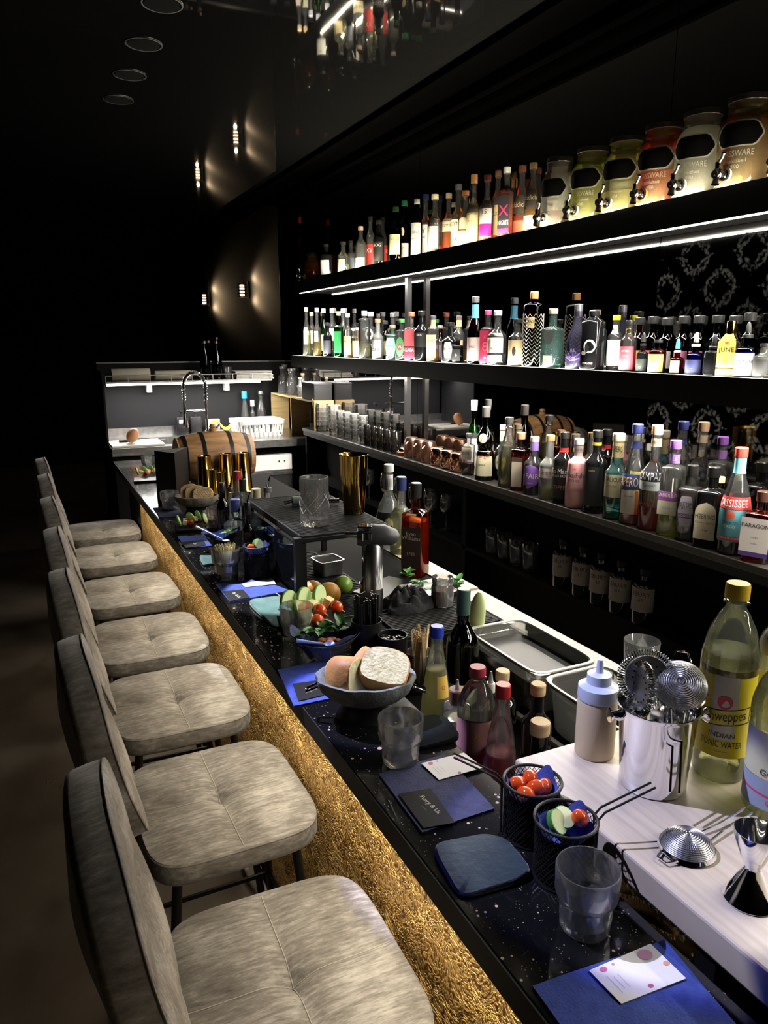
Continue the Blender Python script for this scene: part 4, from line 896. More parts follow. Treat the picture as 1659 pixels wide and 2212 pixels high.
# rail shelf with light
ZR = 1.385
t = thing('rail_shelf', 'steel rail shelf with a light strip hung on the splash screen', 'shelf', (0, 0, 0))
part('shelf_board', B().box(.485, 1.64, 5.34, 5.60, ZR - .012, ZR), t, steel, smooth=0)
r2 = B()
r2.tube([(.487, 5.60, ZR + .04), (.487, 5.345, ZR + .04), (1.638, 5.345, ZR + .04), (1.638, 5.60, ZR + .04)], .004, 6)
for i in range(9): x = .487 + i * 1.151 / 8; r2.tube([(x, 5.345, ZR), (x, 5.345, ZR + .04)], .003, 6)
part('rail', r2, t, steel)
for x in (.78, 1.34): part('bracket', B().box(x, x + .035, 5.56, 5.62, ZR - .09, ZR - .0125), t, whitep, smooth=0)
strip('led_strip', .49, 1.55, 5.345, 5.355, ZR - .026, ZR - .0125, 'white led bar under the rail shelf over the sink')
area(.50, 1.54, 5.34, 5.37, ZR - .03, False, 26, col=(1, .96, .9))
def at5(px, py, Y=5.45): return ATY(px, py, Y)
for (pa, pb, py, rr, lbn) in ((240, 323, 808, .042, 'thick roll of beige paper lying at the left end of the rail shelf'), (335, 412, 817, .033, 'thinner roll of beige paper lying right of the thick one')):
    xa, _ = at5(pa, py); xb, _ = at5(pb, py)
    b = B().tube([(xa, 5.44, 0), (xa + .002, 5.44, 0), (xb - .002, 5.44, 0), (xb, 5.44, 0)], [rr * .97, rr, rr, rr * .97], 32)
    t = solo('paper_roll', b, noisy('kraft_paper', (.62, .55, .42), (.7, .63, .5), 20, rough=.9), lbn, 'paper roll', (0, 0, ZR + rr + .0005), smooth=50)
def dark_swing(px, lab, dx):
    x, zt = at5(px, 735, 5.42)
    def cap_open(t, p, fa, Hb, nk):
        b = B().tube([(0, 0, Hb - .02), (dx * .5, -.01, Hb + .0), (dx, -.012, Hb + .03 - abs(dx) * .9)], .0022, 6); part('wire_bail', b, t, chrome)
        part('stopper', B().ball((dx, -.012, Hb + .032 - abs(dx) * .9), .009), t, colr((.5, .2, .15)))
    bottle((x, 5.42, ZR + .0005), .27, .038, 'slope', DBR, 'dark', .6, darksteel, [], lab, group=None, extra=cap_open, caph=.02)
dark_swing(440, 'dark swing top bottle on the rail shelf, its stopper hanging to the right', .03)
dark_swing(466, 'dark swing top bottle on the rail shelf, its stopper standing upright', .004)
def highball(name, loc, h, r, label, group=None, mt=None, liquid=None, fill=.6, cat='glass', taper=.85, flutes=0, n=28):
    t = thing(name, label, cat, loc, 0, group); w_ = .002
    mod = (lambda a, z: 1 + .02 * math.cos(flutes * a)) if flutes else None
    b = B().loft([ring(0, 0, z, rr, None, n, mod=mod) for rr, z in [(r * taper * .95, 0), (r * taper, .003), (r, h), (r - .001, h + .001), (r - w_, h), (r * taper - w_, .010), (.001, .009)]], 0)
    part('glass_body', b, t, mt or CLRD, smooth=60)
    if liquid:
        top = fill * h; rt = r * taper + (r - r * taper) * fill
        part('liquid', B().lathe([(r * taper - w_ - .001, .0105), (rt - w_ - .001, top)], 0, n=n), t, LQ[liquid], smooth=50)
    return t
x, _ = at5(490, 800); highball('drinking_glass', (x, 5.44, ZR + .0005), .085, .034, 'clear tumbler on the rail shelf beside the dark swing top bottles')
xa, _ = at5(505, 812); xb, _ = at5(588, 818)
b = B()
for i in range(5): b.box(xa + .004 * (i % 3), xb - .01 - .006 * (i % 2), 5.37 + .01 * i, 5.58, .0005 + i * .011, .010 + i * .011)
solo('cloth_stack', b, paper, 'stack of folded beige towels at the right end of the rail shelf', 'towels', (0, 0, ZR), smooth=0)
# things around the sink
x, y = AT(298, 940, ZS_); b = B().box(-.22, .11, -.19, .10, 0, .014)
solo('cutting_board', b, P('white_board', (.72, .70, .64), .5), 'white plastic cutting board at the left of the sink counter', 'cutting board', (.68, 5.17, ZS_ + .0005), smooth=0, bevel=.003)
t = thing('kitchen_knife', 'kitchen knife with black handle on the white cutting board', 'knife', (.63, 5.155, ZS_ + .016))
part('handle', B().box(-.11, 0, -.010, .008, 0, .014), t, black, smooth=0, bevel=.003)
part('blade', B().add([(0, -.012, .006), (.19, -.002, .006), (.16, .012, .006), (0, .014, .006), (0, -.012, .008), (.19, -.002, .008), (.16, .012, .008), (0, .014, .008)], [(3, 2, 1, 0), (4, 5, 6, 7), (0, 1, 5, 4), (1, 2, 6, 5), (2, 3, 7, 6), (3, 0, 4, 7)]), t, chrome, smooth=0)
b = B().lathe([(.002, -.048), (.022, -.042), (.036, -.015), (.038, .012), (.028, .040), (.012, .052), (.002, .054)], n=24)
b.xf(Matrix.Rotation(.5, 4, 'Y'))
solo('sweet_potato', b, noisy('russet_skin', (.42, .16, .07), (.55, .25, .12), 14, rough=.6, bump=.2), 'russet brown pear shaped vegetable on the white cutting board', 'vegetable', (.60, 5.08, ZS_ + .016 + .047))
# soap dispenser
def soap(x, y, lab, lbl):
    t = thing('soap_dispenser', lab, 'soap dispenser', (x, y, ZS_ + .0005))
    part('bottle_body', B().lathe([(.040, 0), (.042, .004), (.042, .12), (.038, .128)], sq=.5, ky=.8), t, black, smooth=30)
    part('pump', B().lathe([(.016, .128), (.016, .142), (.007, .143), (.007, .165), (.018, .166), (.018, .176)]).tube([(0, 0, .172), (.03, -.004, .172), (.036, -.005, .162)], .005), t, black)
    if lbl: part('label', B().box(-.024, .024, -.0352, -.0342, .085, .11), t, card, smooth=0)
sx, _ = ATY(394, 905, 5.50)
soap(sx, 5.53, 'square black soap dispenser with a small white label beside the tap', True)
soap(sx + .1, 5.54, 'square black soap dispenser without label right behind the tap', False)
# faucet
fx, _ = ATY(445, 880, 5.24)
t = thing('kitchen_faucet', 'tall chrome spring faucet at the sink', 'faucet', (fx, 5.24, ZS_ + .0005))
part('base', B().lathe([(.028, 0), (.028, .01), (.018, .02), (.018, .06)]), t, chrome)
part('riser', B().tube([(0, 0, .06), (0, 0, .34)], .010, 12), t, chrome)
pts = []
for i in range(33):
    a = PI * i / 32; pts.append((-.075 + .075 * math.cos(a), -.01, .36 + .10 * math.sin(a)))
pts = [(0, -.01 * (i / 6), .24 + .02 * i) for i in range(6)] + pts + [(-.15, -.01, .36 - .02 * i) for i in range(1, 6)]
hose = B().tube(pts, .008, 10); ho = part('hose', hose, t, black)
co_ = B(); cp = []
L = [Vector(p) for p in pts]; turns = 46; K = turns * 8
def along(s):
    f = s * (len(L) - 1); i = min(int(f), len(L) - 2); return L[i].lerp(L[i + 1], f - i), (L[i + 1] - L[i]).normalized()
for i in range(K + 1):
    p0, tt = along(i / K); aa = Vector((0, 1, 0)); bb = tt.cross(aa).normalized(); ph = 2 * PI * turns * i / K
    cp.append(p0 + (aa * math.cos(ph) + bb * math.sin(ph)) * .0125)
part('spring', co_.tube(cp, .0022, 5), ho, chrome)
part('spray_head', B().tube([(-.15, -.01, .262), (-.15, -.01, .22), (-.15, -.012, .16), (-.15, -.012, .10), (-.15, -.012, .085)], [.010, .012, .013, .020, .020], 14), t, chrome)
part('holder_arm', B().tube([(0, 0, .20), (-.07, -.005, .195), (-.138, -.01, .195)], .007, 8), t, chrome)
part('lever', B().tube([(.018, 0, .05), (.06, -.02, .07), (.085, -.03, .10)], .006, 8), t, chrome)
# grater-like steel caddy, yellow cloth
x, _ = ATY(429, 915, 5.48)
t = thing('sink_caddy', 'grey slotted plastic caddy behind the tap', 'caddy', (x + .12, 5.56, ZS_ + .0005))
cb = B().box(-.05, .05, -.02, .02, 0, .003).box(-.05, .05, .015, .02, .003, .10)
for i in range(7): cb.box(-.05 + i * .0155, -.043 + i * .0155, -.02, -.015, .003, .10)
part('basket', cb, t, P('grey_plastic', (.35, .35, .35), .5), smooth=0)
rr = random.Random(5)
x, _ = ATY(485, 915, 5.5)
b = B().sheet(lambda u, v: ((u - .5) * .20, (v - .5) * .05, .075 + .02 * math.sin(u * 9) - abs(v - .5) * .04 + .015 * math.cos(u * 5)), 24, 8, thick=.004)
solo('cleaning_cloth', b, P('yellow_cloth', (.82, .66, .03), .9), 'bright yellow cleaning cloth draped beside the dish rack', 'cloth', (x, 5.50, ZS_ + .002))
b = B().box(-.09, .09, -.014, .014, 0, .026); solo('sponge_holder', b, white, 'white box holder under the yellow cleaning cloth', 'holder', (x, 5.50, ZS_ + .0005), smooth=0)
# dish rack
t = thing('dish_rack', 'white plastic dish rack on the sink counter', 'dish rack', (1.50, 5.30, ZS_ + .0005), .0)
hx, hy, hz = .165, .14, .115
b = B(); b.box(-hx * .9, hx * .9, -hy * .9, hy * .9, 0, .008)
for sx in (-1, 1):
    for i in range(7):
        y0 = -hy * .9 + i * hy * 1.8 / 6.0; b.tube([(sx * hx * .9, y0 * .98, .004), (sx * hx, y0, hz)], .005, 4)
for sy in (-1, 1):
    for i in range(10):
        x0 = -hx * .9 + i * hx * 1.8 / 9; b.tube([(x0, sy * hy * .9, .004), (x0 * 1.08, sy * hy, hz)], .006, 4)
part('cage', b, t, whitep, smooth=0)
b = B(); 
def rr_(k, z): return ring(0, 0, z, hx * k, hy * k, 40, .7)
b.loft([rr_(1.0, hz - .03), rr_(1.06, hz - .028), rr_(1.08, hz), rr_(1.0, hz + .001), rr_(.98, hz - .03)], 0, closed=True); part('rim', b, t, whitep, smooth=30)
b = B().loft([rr_(.88, .004), rr_(.93, .03), rr_(.91, .03), rr_(.86, .004)], 0, closed=True); part('skirt', b, t, whitep, smooth=30)
for i, (dx, dy) in enumerate(((-.08, .0), (.0, .02), (.08, -.01))):
    highball('drinking_glass', (1.50 + dx, 5.30 + dy, ZS_ + .0095), .085, .032, 'clear glass drying in the white dish rack, %s of three' % ('leftmost', 'middle', 'rightmost')[i], 'glasses drying in the dish rack')
# bottles behind the rack
x, _ = ATY(529, 870, 5.55)
bottle((x, 5.56, ZS_ + .0005), .30, .036, 'cone', CLR, 'water', .4, colr((.02, .25, .75)), [], 'clear bottle with a bright blue spout behind the dish rack', caph=.055, capr=.020)
x, _ = ATY(547, 880, 5.55)
bottle((x, 5.57, ZS_ + .0005), .23, .022, 'std', CLR, 'water', .4, white, [], 'slim clear pump bottle with a white head behind the dish rack', caph=.045, capr=.015)
x, _ = ATY(565, 880, 5.55)
bottle((x, 5.56, ZS_ + .0005), .30, .036, 'slope', CLR, 'water', .05, SIL, [], 'empty clear swing top bottle behind the dish rack', extra=swing)
# ------------------------------------------------------------------ plywood unit and what stands on it
ZU = 1.27
t = thing('plywood_unit', 'open plywood shelf unit on the back counter in the far corner', 'shelf', (0, 0, 0))
YU = 4.62
part('top_board', B().box(1.70, 1.838, YU, 5.58, ZU - .012, ZU), t, ply, smooth=0)
part('end_panel', B().box(1.70, 1.838, YU, YU + .012, ZK + .0005, ZU - .0125), t, ply, smooth=0)
part('end_panel', B().box(1.70, 1.838, 5.568, 5.58, ZS_ + .0005, ZU - .0125), t, ply, smooth=0)
part('divider', B().box(1.70, 1.838, 5.10, 5.112, ZS_ + .0005, ZU - .0125), t, ply, smooth=0)
x = 1.77
t = thing('storage_box', 'dark grey box on top of the plywood unit', 'box', (x, 4.76, ZU + .0005))
part('box_body', B().box(-.062, .064, -.12, .12, 0, .10), t, P('box_grey', (.03, .03, .033), .7, spec=.2), smooth=0, bevel=.002)
part('lid', B().box(-.0635, .0655, -.1215, .1215, .1005, .112), t, P('box_grey2', (.04, .04, .044), .7, spec=.2), smooth=0, bevel=.002)
part('tassel', B().tube([(-.064, -.1, .01), (-.070, -.11, -.02), (-.067, -.115, -.05)], .004, 6), t, colr((.6, .5, .15)))
for i, (yy, xx, hh) in enumerate(((5.02, 1.745, .135), (5.12, 1.80, .16), (5.22, 1.745, .19), (5.33, 1.80, .19), (5.42, 1.745, .2), (5.52, 1.795, .21))):
    nm = ('nearest the dark box', 'second from the dark box', 'third from the dark box', 'fourth from the dark box', 'second from the far end', 'at the far end')[i]
    if i < 2: bottle((xx, yy, ZU + .0005), hh, .03, 'low', CLRD, 'water', .3, cork, [], 'small clear corked bottle on the plywood unit, ' + nm, group='clear bottles on the plywood unit')
    else: bottle((xx, yy, ZU + .0005), hh, .036, 'brace', CLRD, 'water', .12, SIL, [], 'tall clear carafe on the plywood unit, ' + nm, group='clear bottles on the plywood unit', nk=.02)
# ------------------------------------------------------------------ glassware on the back counter
def stack(x, y, n, r, h, step, what, grp):
    for i in range(n):
        t = thing('stacked_glass', '%s, %s' % (what, 'at the bottom' if i == 0 else 'topmost' if i == n - 1 else '%s from the bottom' % ['', 'second', 'third', 'fourth', 'fifth', 'sixth'][i]), 'glass', (x, y, ZK + .0005 + i * step), 0, grp)
        part('glass_body', B().loft([ring(0, 0, z, rr, None, 20, mod=lambda a, z_: 1 + .05 * math.cos(10 * a)) for rr, z in [(r * .80, 0), (r * .84, .003), (r * .84, h * .5), (r, h * .56), (r, h), (r - .002, h), (r - .003, h * .6), (r * .84 - .003, .012)]], 0), t, STK, smooth=50)
        part('rim', B().tube([(r * math.cos(2 * PI * k / 20), r * math.sin(2 * PI * k / 20), h) for k in range(20)], .0018, 5, closed=True), t, GLR)  # pale ring added as the bright glint along the glass edge
for k, (px, py, xx, n) in enumerate(((697, 905, 1.750, 5), (722, 905, 1.750, 5))):
    y, _ = ATX(px, py, xx); stack(xx, y, n, .040, .072, .028, 'ribbed tumbler in the %s tall stack by the plywood unit' % ('first', 'second')[k], 'tumblers stacked by the plywood unit')
for k, (px, xx, n) in enumerate(((736, 1.74, 4), (750, 1.74, 4), (766, 1.74, 4), (785, 1.74, 4))):
    y, _ = ATX(px, 945, xx); stack(xx, y, n, .026, .07, .030, 'small shot glass in the %s short stack' % ('first', 'second', 'third', 'last')[k], 'shot glasses stacked on the back counter')
SMK = glass('smoked_glass', (.35, .33, .31), 1.5, body=.04)
for i, px in enumerate((797, 811, 824, 838, 854)):
    y, _ = ATX(px, 960, 1.738)
    t = highball('highball_glass', (1.738, y, ZK + .0005), .115, .033, 'smoky ribbed highball glass on the back counter, %s of five' % ('first', 'second', 'third', 'fourth', 'last')[i], 'smoky highball glasses in a row', SMK, flutes=14)
for i, px in enumerate(()):
    y, _ = ATX(px, 945, 1.803)
    highball('highball_glass', (1.803, y, ZK + .0005), .115, .030, 'smoky highball glass in the back row, %s of three' % ('first', 'second', 'last')[i], 'smoky highball glasses in a row', SMK, flutes=14)
y, _ = ATX(871, 975, 1.745)
t = thing('service_bell', 'small silver service bell on a wooden base', 'bell', (1.745, y, ZK + .0005))
part('base', B().lathe([(.032, 0), (.034, .004), (.034, .018), (.030, .020)]), t, P('red_wood', (.35, .12, .05), .4))
part('dome', B().lathe([(.028, .0215), (.028, .026), (.022, .036), (.010, .042), (.003, .043)]), t, chrome)
part('button', B().lathe([(.003, .043), (.003, .050), (.005, .051), (.004, .055)]), t, chrome)
def mug(px, X, r, h, ham, lab):
    y, _ = ATX(px, 960, X)
    t = thing('copper_mug', lab, 'mug', (X, y, ZK + .0005), 0, 'copper mugs upside down on the back counter')
    rr = random.Random(int(px))
    if ham:
        mod = lambda a, z: 1 + .03 * math.sin(9 * a + z * 300) * math.sin(z * 420)
        p = [(r * .78, 0), (r * .9, .006)] + [(r * (.9 + .12 * math.sin(PI * j / 12)), .006 + (h - .014) * j / 12) for j in range(1, 12)] + [(r * .85, h - .004), (r * .7, h), (.002, h)]
    else:
        mod = None; p = [(r * .86, 0), (r * .92, .004), (r, h * .4), (r * .98, h * .7), (r * .86, h - .012), (r * .7, h - .002), (.002, h)]
    part('cup', B().loft([ring(0, 0, z, a, None, 40 if ham else 28, mod=mod) for a, z in p], 0), t, copper if ham else copperd, smooth=50)
    if not ham: part('handle', B().tube([(-r * .9, 0, h * .2), (-r - .012, 0, h * .25), (-r - .012, 0, h * .7), (-r * .85, 0, h * .8)], .0035, 8).xf(Matrix.Rotation(.5, 4, 'Z')), t, copperd)
for i, px in enumerate((890, 908, 926)): mug(px, 1.752, .042, .105, False, 'tall satin copper mug with handle, %s of three beside the service bell' % ('first', 'middle', 'last')[i])
for i, px in enumerate((948, 969, 991)): mug(px, 1.748, .040, .088, True, 'hammered shiny copper cup in the front row, %s of three' % ('left', 'middle', 'right')[i])
for i, px in enumerate(()): mug(px, 1.808, .030, .10, i > 1, 'copper cup in the back row behind the mugs, %s of three' % ('left', 'middle', 'right')[i])
# under the counter: cans and glasses on the open shelves
def can(px, py, i):
    y, zt = ATX(px, py, 1.755)
    t = thing('spirit_bottle', 'dark stoneware bottle with grey label under the back counter, %s' % ('leftmost of five', 'second from left', 'middle one', 'second from right', 'rightmost of five')[i], 'bottle', (1.76, y, .7505), 0, 'dark bottles under the back counter')
    h = .16; r = .04
    part('bottle_body', B().lathe([(r * .95, 0), (r, .004), (r, h * .78), (r * .9, h * .86), (r * .5, h * .92), (r * .45, h)]), t, BLK)
    part('cap', B().lathe([(r * .5, h), (r * .52, h + .022), (r * .4, h + .024)]), t, black)
    b = B(); fa = PI + math.atan2(y * .5, 1.75)
    b.sheet(lambda u, v: ((r + .001) * math.cos(fa + (u - .5) * 2.2), (r + .001) * math.sin(fa + (u - .5) * 2.2), .045 + v * .08), 14, 2, 0)
    b.text('SBURY', .015, 1, cyl(r, fa, .105, .0018), maxw=.06); b.text('47', .012, 1, cyl(r, fa, .085, .0018))
    part('label', b, t, [P('shaded_white_label', (.30, .28, .27), .7), ink])  # white label coloured grey to carry the shade under the counter
for i, (px, py) in enumerate(((1215, 1220), (1258, 1235), (1297, 1255), (1340, 1275), (1390, 1290))): can(px, py, i)
def wineglass(x, y, i):
    t = thing('wine_glass', 'stemmed wine glass under the far end of the back counter, %s' % ('first', 'second', 'third', 'fourth', 'fifth', 'sixth', 'seventh', 'eighth', 'ninth', 'tenth')[i], 'glass', (x, y, .7505), 0, 'wine glasses under the back counter')
    part('bowl', B().lathe([(.003, .075), (.012, .078), (.028, .095), (.034, .12), (.032, .15), (.027, .175), (.026, .176), (.031, .15), (.033, .12), (.027, .097), (.003, .080)], n=24), t, CLRD)
    part('stem', B().lathe([(.033, 0), (.032, .002), (.006, .006), (.003, .012), (.003, .0745)], n=20), t, CLRD)
for i in range(10):
    wineglass(1.755 if i % 2 else 1.795, 3.05 + i * .085 + (.06 if i > 8 else 0), i)
for i in range(4):
    y = 2.33 + i * .09
    highball('drinking_glass', (1.765, y, .7505), .11, .033, 'dim ribbed glass on the shelf under the back counter, %s of four' % ('nearest', 'second', 'third', 'farthest')[i], 'dim glasses under the counter', None, flutes=10)
# wall lamps
def sconce(y, lab):
    t = thing('wall_lamp', lab, 'wall lamp', (1.849, y, 2.03), 0, 'slatted wall lamps beyond the sink')
    part('back_plate', B().box(-.012, -.001, -.035, .035, -.01, .13), t, black, smooth=0)
    for k in range(5): part('slat', B().lathe([(.040, 0), (.042, .002), (.042, .007), (.040, .009)], x=-.058, z=k * .026, n=24), t, black)
    part('bulb', B().lathe([(.018, .010), (.020, .02), (.020, .098), (.018, .103)], x=-.058, n=20), t, emit('warm_bulb', (1, .72, .42), 5))
    l = bpy.data.lights.new('lamp_light', 'POINT'); l.energy = .5; l.color = (1, .7, .4); l.shadow_soft_size = .012
    for dz in (-.03, .155):
        o = bpy.data.objects.new('lamp_light', l); COL.objects.link(o); o.location = (1.79, y, 2.03 + dz)
sconce(6.63, 'slatted wall lamp glowing warm on the dark wall, the nearer one'); sconce(8.15, 'slatted wall lamp glowing warm on the dark wall, the farther one')
# recessed ceiling spots
for i, (x, y) in enumerate(((.51, 2.71), (.505, 3.075), (.50, 3.43), (.495, 3.78), (.49, 1.55), (.49, 1.95), (.49, 2.33))):
    t = thing('ceiling_spot', 'round recessed black ceiling spot over the bar, %s' % ('nearest in view', 'second in view', 'third in view', 'farthest in view', 'first above the camera', 'second above the camera', 'third above the camera')[i], 'ceiling lamp', (x, y, ZC), 0, 'recessed ceiling spots over the bar')
    part('rim', B().loft([ring(0, 0, z, r, None, 40) for r, z in [(.061, -.0005), (.066, -.0005), (.066, -.003), (.063, -.004), (.060, -.003)]], 0, closed=True), t, darksteel)
    part('lens', B().lathe([(.056, -.0015), (.056, -.0035), (.03, -.006)], n=40), t, DK)
# ------------------------------------------------------------------ things on the bar
def tumbler(px, py, z, lab, liquid=None, mt=None, sc=1.0):
    x, y = AT(px, py, z); t = thing('tumbler', lab, 'glass', (x, y, z + .0005), 0, 'ribbed water tumblers on the bar')
    r = .037 * sc; h = .086 * sc
    mod = lambda a, zz: 1 + (.05 * abs(math.cos(7 * a)) - .02 if .006 < zz < h * .50 else 0)
    o = [(r * .78, 0), (r * .84, .003), (r * .86, h * .25), (r * .88, h * .46), (r * .90, h * .50), (r * 1.03, h * .56), (r * 1.06, h * .62), (r * 1.08, h * .97), (r * 1.06, h), (r * 1.02, h), (r * 1.0, h * .96), (r * .98, h * .60), (r * .80, h * .48), (r * .76, .014), (.001, .011)]
    part('glass_body', B().loft([ring(0, 0, zz, rr, None, 56, mod=mod if k < 6 else None) for k, (rr, zz) in enumerate(o)], 0), t, mt or TUM, smooth=50)
    if liquid: part('water', B().lathe([(r * .75, .0145), (r * .78, h * .47)], n=40), t, LQ['water'])
    return t
T0 = tumbler(1262, 2000, ZB, 'ribbed tumbler of water nearest the camera beside the maple board', True)
tumbler(865, 1645, ZB, 'empty ribbed tumbler behind the navy napkin and in front of the bread basket')
tumbler(640, 1378, ZB, 'ribbed tumbler beside the boat shaped glass bowl')
tumbler(470, 1143, ZB, 'ribbed tumbler behind the small bowl with the long spoon')
tumbler(368, 1103, ZB, 'ribbed tumbler left of the far bread basket', mt=CLRD)
tumbler(322, 1018, ZB, 'short ribbed tumbler at the far end of the bar', mt=CLRD)
# napkins, menu cards and velvet coasters
def quad(pts, z, th, wav=0, n=10):
    (a, b_, c, d) = [Vector((*AT(*p, z), 0)) for p in pts]
    o = (a + b_ + c + d) / 4
    def fn(u, v):
        p = (a * (1 - u) + b_ * u) * (1 - v) + (d * (1 - u) + c * u) * v - o
        return (p.x, p.y, th + wav * (math.sin(u * 7 + v * 3) * math.cos(v * 5)))
    return B().sheet(fn, n, n, thick=th), o
def flat(name, pts, z, th, m, lab, cat, grp=None, wav=0, smooth=40):
    b, o = quad(pts, z, th, wav)
    return solo(name, b, m, lab, cat, (o.x, o.y, z + .0004), group=grp, smooth=smooth), o
Z0 = ZB
GN = 'paper napkins laid out along the bar'
n1, o1 = flat('napkin', [(818, 1675), (960, 1632), (1068, 1750), (912, 1802)], Z0, .003, napd, 'navy paper napkin beside the velvet pad with a black card on its corner', 'napkin', GN, .0006)
n0, o0 = flat('napkin', [(1150, 2135), (1435, 2035), (1600, 2230), (1290, 2330)], Z0, .003, napb, 'bright blue paper napkin at the bottom right corner under the white card', 'napkin', GN, .0006)
n2, o2 = flat('napkin', [(600, 1450), (712, 1425), (770, 1500), (635, 1528)], Z0, .003, napb, 'blue paper napkin half under the bread basket in front', 'napkin', GN, .0006)
n3, o3 = flat('napkin', [(465, 1264), (560, 1252), (626, 1278), (497, 1302)], Z0, .003, napb, 'bright blue napkin with white and black cards beside the glass screen', 'napkin', GN, .0006)
n4, o4 = flat('napkin', [(383, 1161), (455, 1156), (462, 1180), (402, 1186)], Z0, .003, napb, 'small blue napkin beside the bowl with the long spoon', 'napkin', GN, .0006)
n5, o5 = flat('napkin', [(330, 1098), (385, 1096), (400, 1116), (345, 1118)], Z0, .003, napd, 'navy napkin in front of the tall black menu stand', 'napkin', GN, .0006)
def cardthing(pts, z, m, lab, items, wn, text=None, grp=None, name='menu_card'):
    b, o = quad(pts, z, .0008, 0, 2); ms = [m]
    A = [Vector((*AT(*p, z), 0)) for p in pts]; ex = (A[1] - A[0]); ey = (A[3] - A[0])
    def fn(u, v): p = A[0] + ex * u + ey * v - o; return Vector((p.x, p.y, .0012))
    for (u, v, ru, rv, col) in items:
        ms.append(colr(col, .6)); n = 20
        b.add([fn(u + ru * math.cos(2 * PI * i / n), v + rv * math.sin(2 * PI * i / n)) for i in range(n)], [tuple(range(n))[::-1]], len(ms) - 1)
    for (s, u, v, hh, du, dv, col) in text or []:      # lettering running along the vector (du,dv)
        ms.append(colr(col, .6)); ux = (ex * du + ey * dv).normalized(); uy = Vector((-ux.y, ux.x, 0)); c0 = fn(u, v)
        b.text(s, hh, len(ms) - 1, lambda x, y, c0=c0, ux=ux, uy=uy: tuple(c0 + ux * x + uy * y))
    return solo(name, b, ms, lab, 'card', (o.x, o.y, z + .0004), group=grp, smooth=0)
zn = Z0 + .0042
DOTS = [(.80, .2, .10, .15, (.62, .30, .50)), (.17, .12, .05, .07, (.65, .15, .35)), (.93, .6, .045, .06, (.75, .35, .2)), (.5, .92, .035, .05, (.5, .1, .2)), (.33, .10, .02, .03, (.4, .3, .5))]
LINES = [('----------------', .13, .55, .0035, 0, 1, (.25, .1, .12)), ('-------------', .20, .55, .003, 0, 1, (.3, .15, .15)), ('---------------', .27, .55, .003, 0, 1, (.3, .15, .15))]
cardthing([(1272, 2098), (1405, 2040), (1482, 2115), (1342, 2170)], zn, card, 'white printed card with coloured dots on the bright blue napkin', DOTS, 1, LINES, 'white printed cards on napkins')
cardthing([(910, 1650), (1002, 1627), (1044, 1659), (948, 1686)], zn, card, 'white printed card with pink dots on the back corner of the navy napkin', DOTS, 1, LINES, 'white printed cards on napkins')
cardthing([(522, 1262), (588, 1249), (596, 1262), (530, 1269)], zn, card, 'white printed card on the blue napkin beside the glass screen', DOTS[:3], 1, None, 'white printed cards on napkins')
TX = [('Journey & Us', .55, .45, .009, .35, .9, (.6, .58, .55)), ('---------', .40, .55, .003, .35, .9, (.4, .38, .36))]
TX = [('Furry & Us', .55, .45, .010, .35, .9, (.6, .58, .55)), ('----------', .36, .52, .003, .35, .9, (.4, .38, .36))]
GBC = 'black name cards on napkins'
cardthing([(861, 1716), (930, 1704), (983, 1778), (915, 1790)], zn, blkcard, 'black name card on the front corner of the navy napkin', [], 1, [('Furry & Us', .62, .45, .0085, .25, 1, (.6, .58, .55)), ('----------', .40, .52, .003, .25, 1, (.4, .38, .36))], GBC)
cardthing([(632, 1478), (690, 1470), (700, 1502), (645, 1515)], zn, blkcard, 'black name card on the napkin half under the front bread basket', [], 1, [('Bar', .5, .5, .012, .25, 1, (.6, .6, .58))], GBC)
cardthing([(482, 1278), (525, 1274), (540, 1291), (497, 1299)], zn, blkcard, 'black name card on the blue napkin beside the glass screen', [], 1, [('Bar & Us', .5, .5, .010, .25, 1, (.6, .6, .58))], GBC)
cardthing([(390, 1172), (440, 1167), (445, 1178), (402, 1184)], zn, blkcard, 'black name card on the small blue napkin', [], 1, [('Us', .5, .5, .010, .25, 1, (.5, .5, .5))], GBC)
def pad(pts, lab, m, th=.009, z=Z0):
    A = [Vector((*AT(*p, z), 0)) for p in pts]; o = sum(A, Vector()) / 4
    ex = ((A[1] - A[0]) + (A[2] - A[3])) / 4; ey = ((A[3] - A[0]) + (A[2] - A[1])) / 4
    rings = []
    for k, zz in ((.97, 0), (1.0, .002), (1.0, th - .003), (.96, th), (.5, th + .001), (.02, th + .0012)):
        rings.append([tuple((ex * c + ey * s) * k * (1 + .03 * math.sin(3 * a_ + 1)) + Vector((0, 0, zz + (.003 * math.sin(2 * a_) if zz > .003 and k > .9 else 0)))) for a_, c, s in [(2 * PI * i / 48, math.copysign(abs(math.cos(2 * PI * i / 48)) ** .42, math.cos(2 * PI * i / 48)), math.copysign(abs(math.sin(2 * PI * i / 48)) ** .42, math.sin(2 * PI * i / 48))) for i in range(48)]])
    b = B().loft(rings[::1]); 
    return solo('velvet_pad', b, m, lab, 'pad', (o.x, o.y, z + .0005), group='velvet pads on the bar')
pad([(928, 1838), (1078, 1800), (1160, 1905), (990, 1948)], 'large dark teal velvet pad in front of the mesh pots', teal)
pad([(862, 1560), (965, 1550), (992, 1600), (905, 1630)], 'black velvet pad right of the empty tumbler', P('black_velvet', (.005, .007, .007), .95, spec=.1))
pad([(532, 1302), (618, 1290), (690, 1340), (590, 1362)], 'teal velvet pad between the blue napkin and the cucumber tray', tealg)
pad([(428, 1206), (470, 1204), (478, 1222), (440, 1224)], 'small teal velvet pad beside the toothpick glass', tealg)
